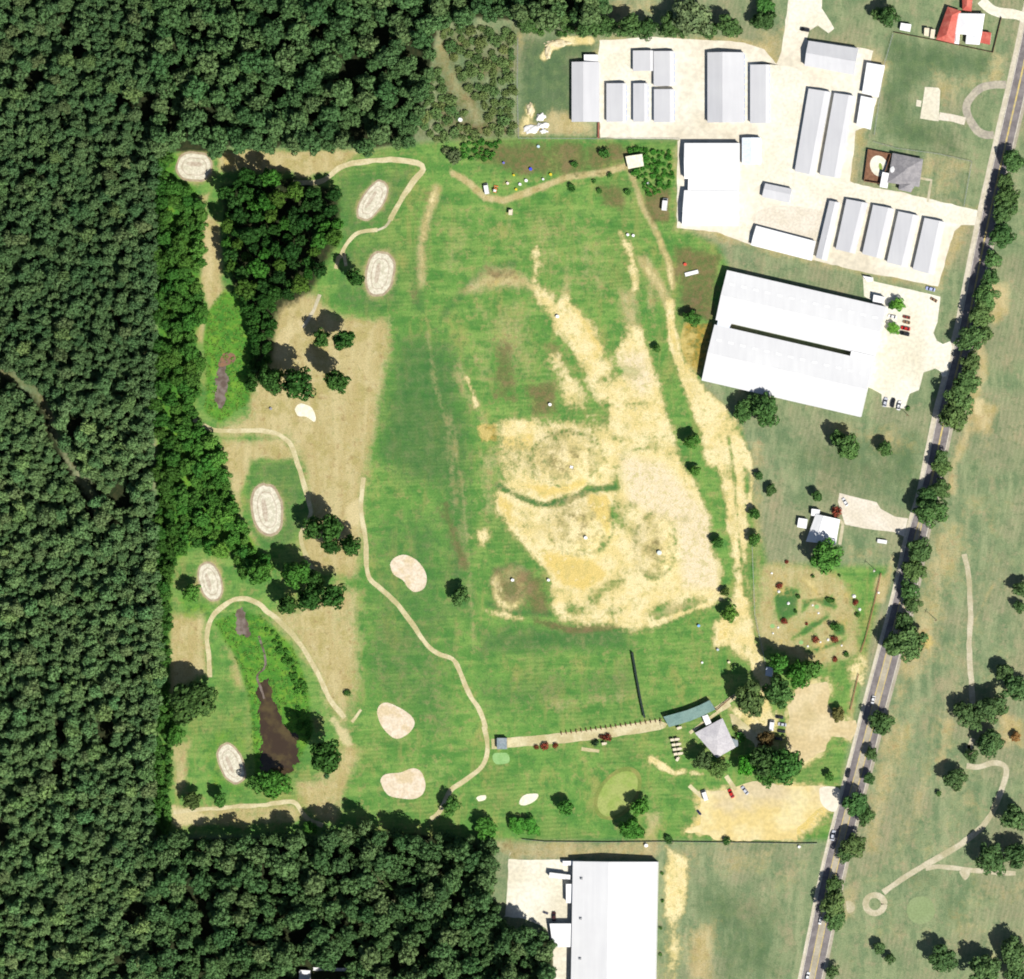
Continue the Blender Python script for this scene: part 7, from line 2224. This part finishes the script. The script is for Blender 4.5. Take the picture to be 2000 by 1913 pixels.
FIELD_B = [qs('20', (960, 1100), (1170, 1090), (1180, 1300), (1150, 1400), (1000, 1440), (900, 1280), (980, 1180)), qs('20', (820, 1080), (990, 1080), (980, 1130), (840, 1120))]
for (x, y, r) in scatter(FIELD_B, .9, 2.4, .85, 16, None, 500):
    t = tree('bush', x, y, 'SHRUB', r * 1.15, 'green bush in the thicket right of the cream shelter', 'bushes of the thicket at the cream shelter', (.62, 1.35, .4), 1.0, 'bush')
    CR[2].append(t)
for (x, y, r) in scatter([qs('10', (1560, 1010), (1800, 1030), (1700, 1200), (1560, 1180), (1480, 1120))], .9, 2.0, .85, 17, None, 300):
    t = tree('bush', x, y, 'SHRUB', r * 1.15, 'green bush at the wood corner above the field track', 'bushes at the wood corner', (.65, 1.3, .42), 1.0, 'bush')
    CR[3].append(t)
for i, (x, y, r, lab) in enumerate(((680, 1125, 46, 'dark bush left of the cream shelter'), (440, 1380, 34, 'dark bush on the range edge below the field track'), (715, 1280, 22, 'tiny bush just below the grass track'), (600, 1330, 18, 'tiny dark bush on the upper range'), (640, 1400, 24, 'dark bush above the reddish weeds'),
                                    (850, 1410, 28, 'dark bush between the two grass tracks'), (460, 1205, 30, 'olive bush above the grass track'))):
    bush('20', x, y, r, lab, tint=(.55, .95, .4))
for (x, y, r) in scatter([fv((700, 1650), (945, 1615), (945, 1780), (880, 1785), (700, 1760))], 1.8, 3.2, .9, 18, None, 500):
    t = tree('bush', x, y, 'SHRUB', r * 1.15, 'low bush filling the gaps of the bottom wood beside the loading yard', 'low bushes beside the loading yard', (.85, .95, .66), 1.0, 'bush')
    CR[4].append(t)
RIMB = [fv((505, 1195), (530, 1215), (560, 1265), (588, 1320), (580, 1345), (560, 1300), (535, 1245)), fv((570, 1350), (590, 1380), (602, 1420), (590, 1430), (572, 1390)),
        fv((485, 590), (497, 640), (488, 700), (478, 700), (482, 640))]
for (x, y, r) in scatter(RIMB, 1.0, 1.8, .8, 19, None, 500):
    t = tree('bush', x, y, 'SHRUB', r * 1.15, 'dark green bush on the right bank of a marsh', 'bushes on the marsh banks', (.6, 1.15, .35), 1.0, 'bush')
    CR[5].append(t)

def grid_rows(lst, names):
    ys = sorted((o.location.y for o in lst), reverse=True)
    n = len(names)
    return [(ys[min(len(ys) - 1, len(ys) * (i + 1) // n)], nm) for i, nm in enumerate(names[:-1])] + [(-9999, names[-1])]


def grid_cols(lst, names):
    xs = sorted(o.location.x for o in lst)
    n = len(names)
    return [(xs[min(len(xs) - 1, len(xs) * (i + 1) // n)], nm) for i, nm in enumerate(names[:-1])] + [(9999, names[-1])]


for lst, noun in zip(CR, ('olive scrub bush left of the storage lawn', 'hedge bush above the storage lawn', 'thicket bush beside the cream shelter', 'wood corner bush above the field track', 'low wood bush left of the loading yard', 'dark marsh bank bush')):
    if lst:
        place_labels(lst, noun, grid_rows(lst, ['at top', 'above middle', 'below middle', 'at foot']), grid_cols(lst, ['far left', 'near left', 'near right', 'far right']))

# ---- reeds: nobody could count them
def tufts(name, polys, n, label, avoid=None, seed=3):
    g = random.Random(seed)
    PM = [[M(*p) for p in P] for P in polys]
    V, F = [], []
    for _ in range(n):
        P = g.choice(PM)
        x = g.uniform(min(p[0] for p in P), max(p[0] for p in P))
        y = g.uniform(min(p[1] for p in P), max(p[1] for p in P))
        if not in_poly(x, y, P):
            continue
        z = height(x, y)
        if z < -.42:
            continue
        for k in range(5):
            a = g.uniform(0, 6.28)
            l, w, h = g.uniform(.35, .8), g.uniform(.1, .2), g.uniform(.2, .5)
            dx, dy = math.cos(a) * l, math.sin(a) * l
            wx, wy = -math.sin(a) * w, math.cos(a) * w
            i = len(V)
            V += [(x - wx, y - wy, z), (x + wx, y + wy, z), (x + dx + wx, y + dy + wy, z + h), (x + dx - wx, y + dy - wy, z + h)]
            F.append((i, i + 1, i + 2, i + 3))
    me = mesh(name, V, F, 'reed', fix=False)
    o = link_mesh(name, me)
    props(o, label, 'reeds', None, 'stuff')


MARSH = [fv((395, 600), (430, 555), (490, 590), (495, 650), (480, 720), (480, 770), (420, 810), (392, 790), (395, 700), (390, 660)),
         fv((410, 1190), (460, 1170), (500, 1180), (560, 1240), (590, 1310), (600, 1400), (560, 1480), (490, 1480), (475, 1330), (455, 1270))]
tufts('reed_bed', MARSH[:1], 600, 'bright green reeds round the upper marsh pool', seed=3)
tufts('reed_bed', MARSH[1:], 900, 'bright green reeds round the brown pond', seed=4)
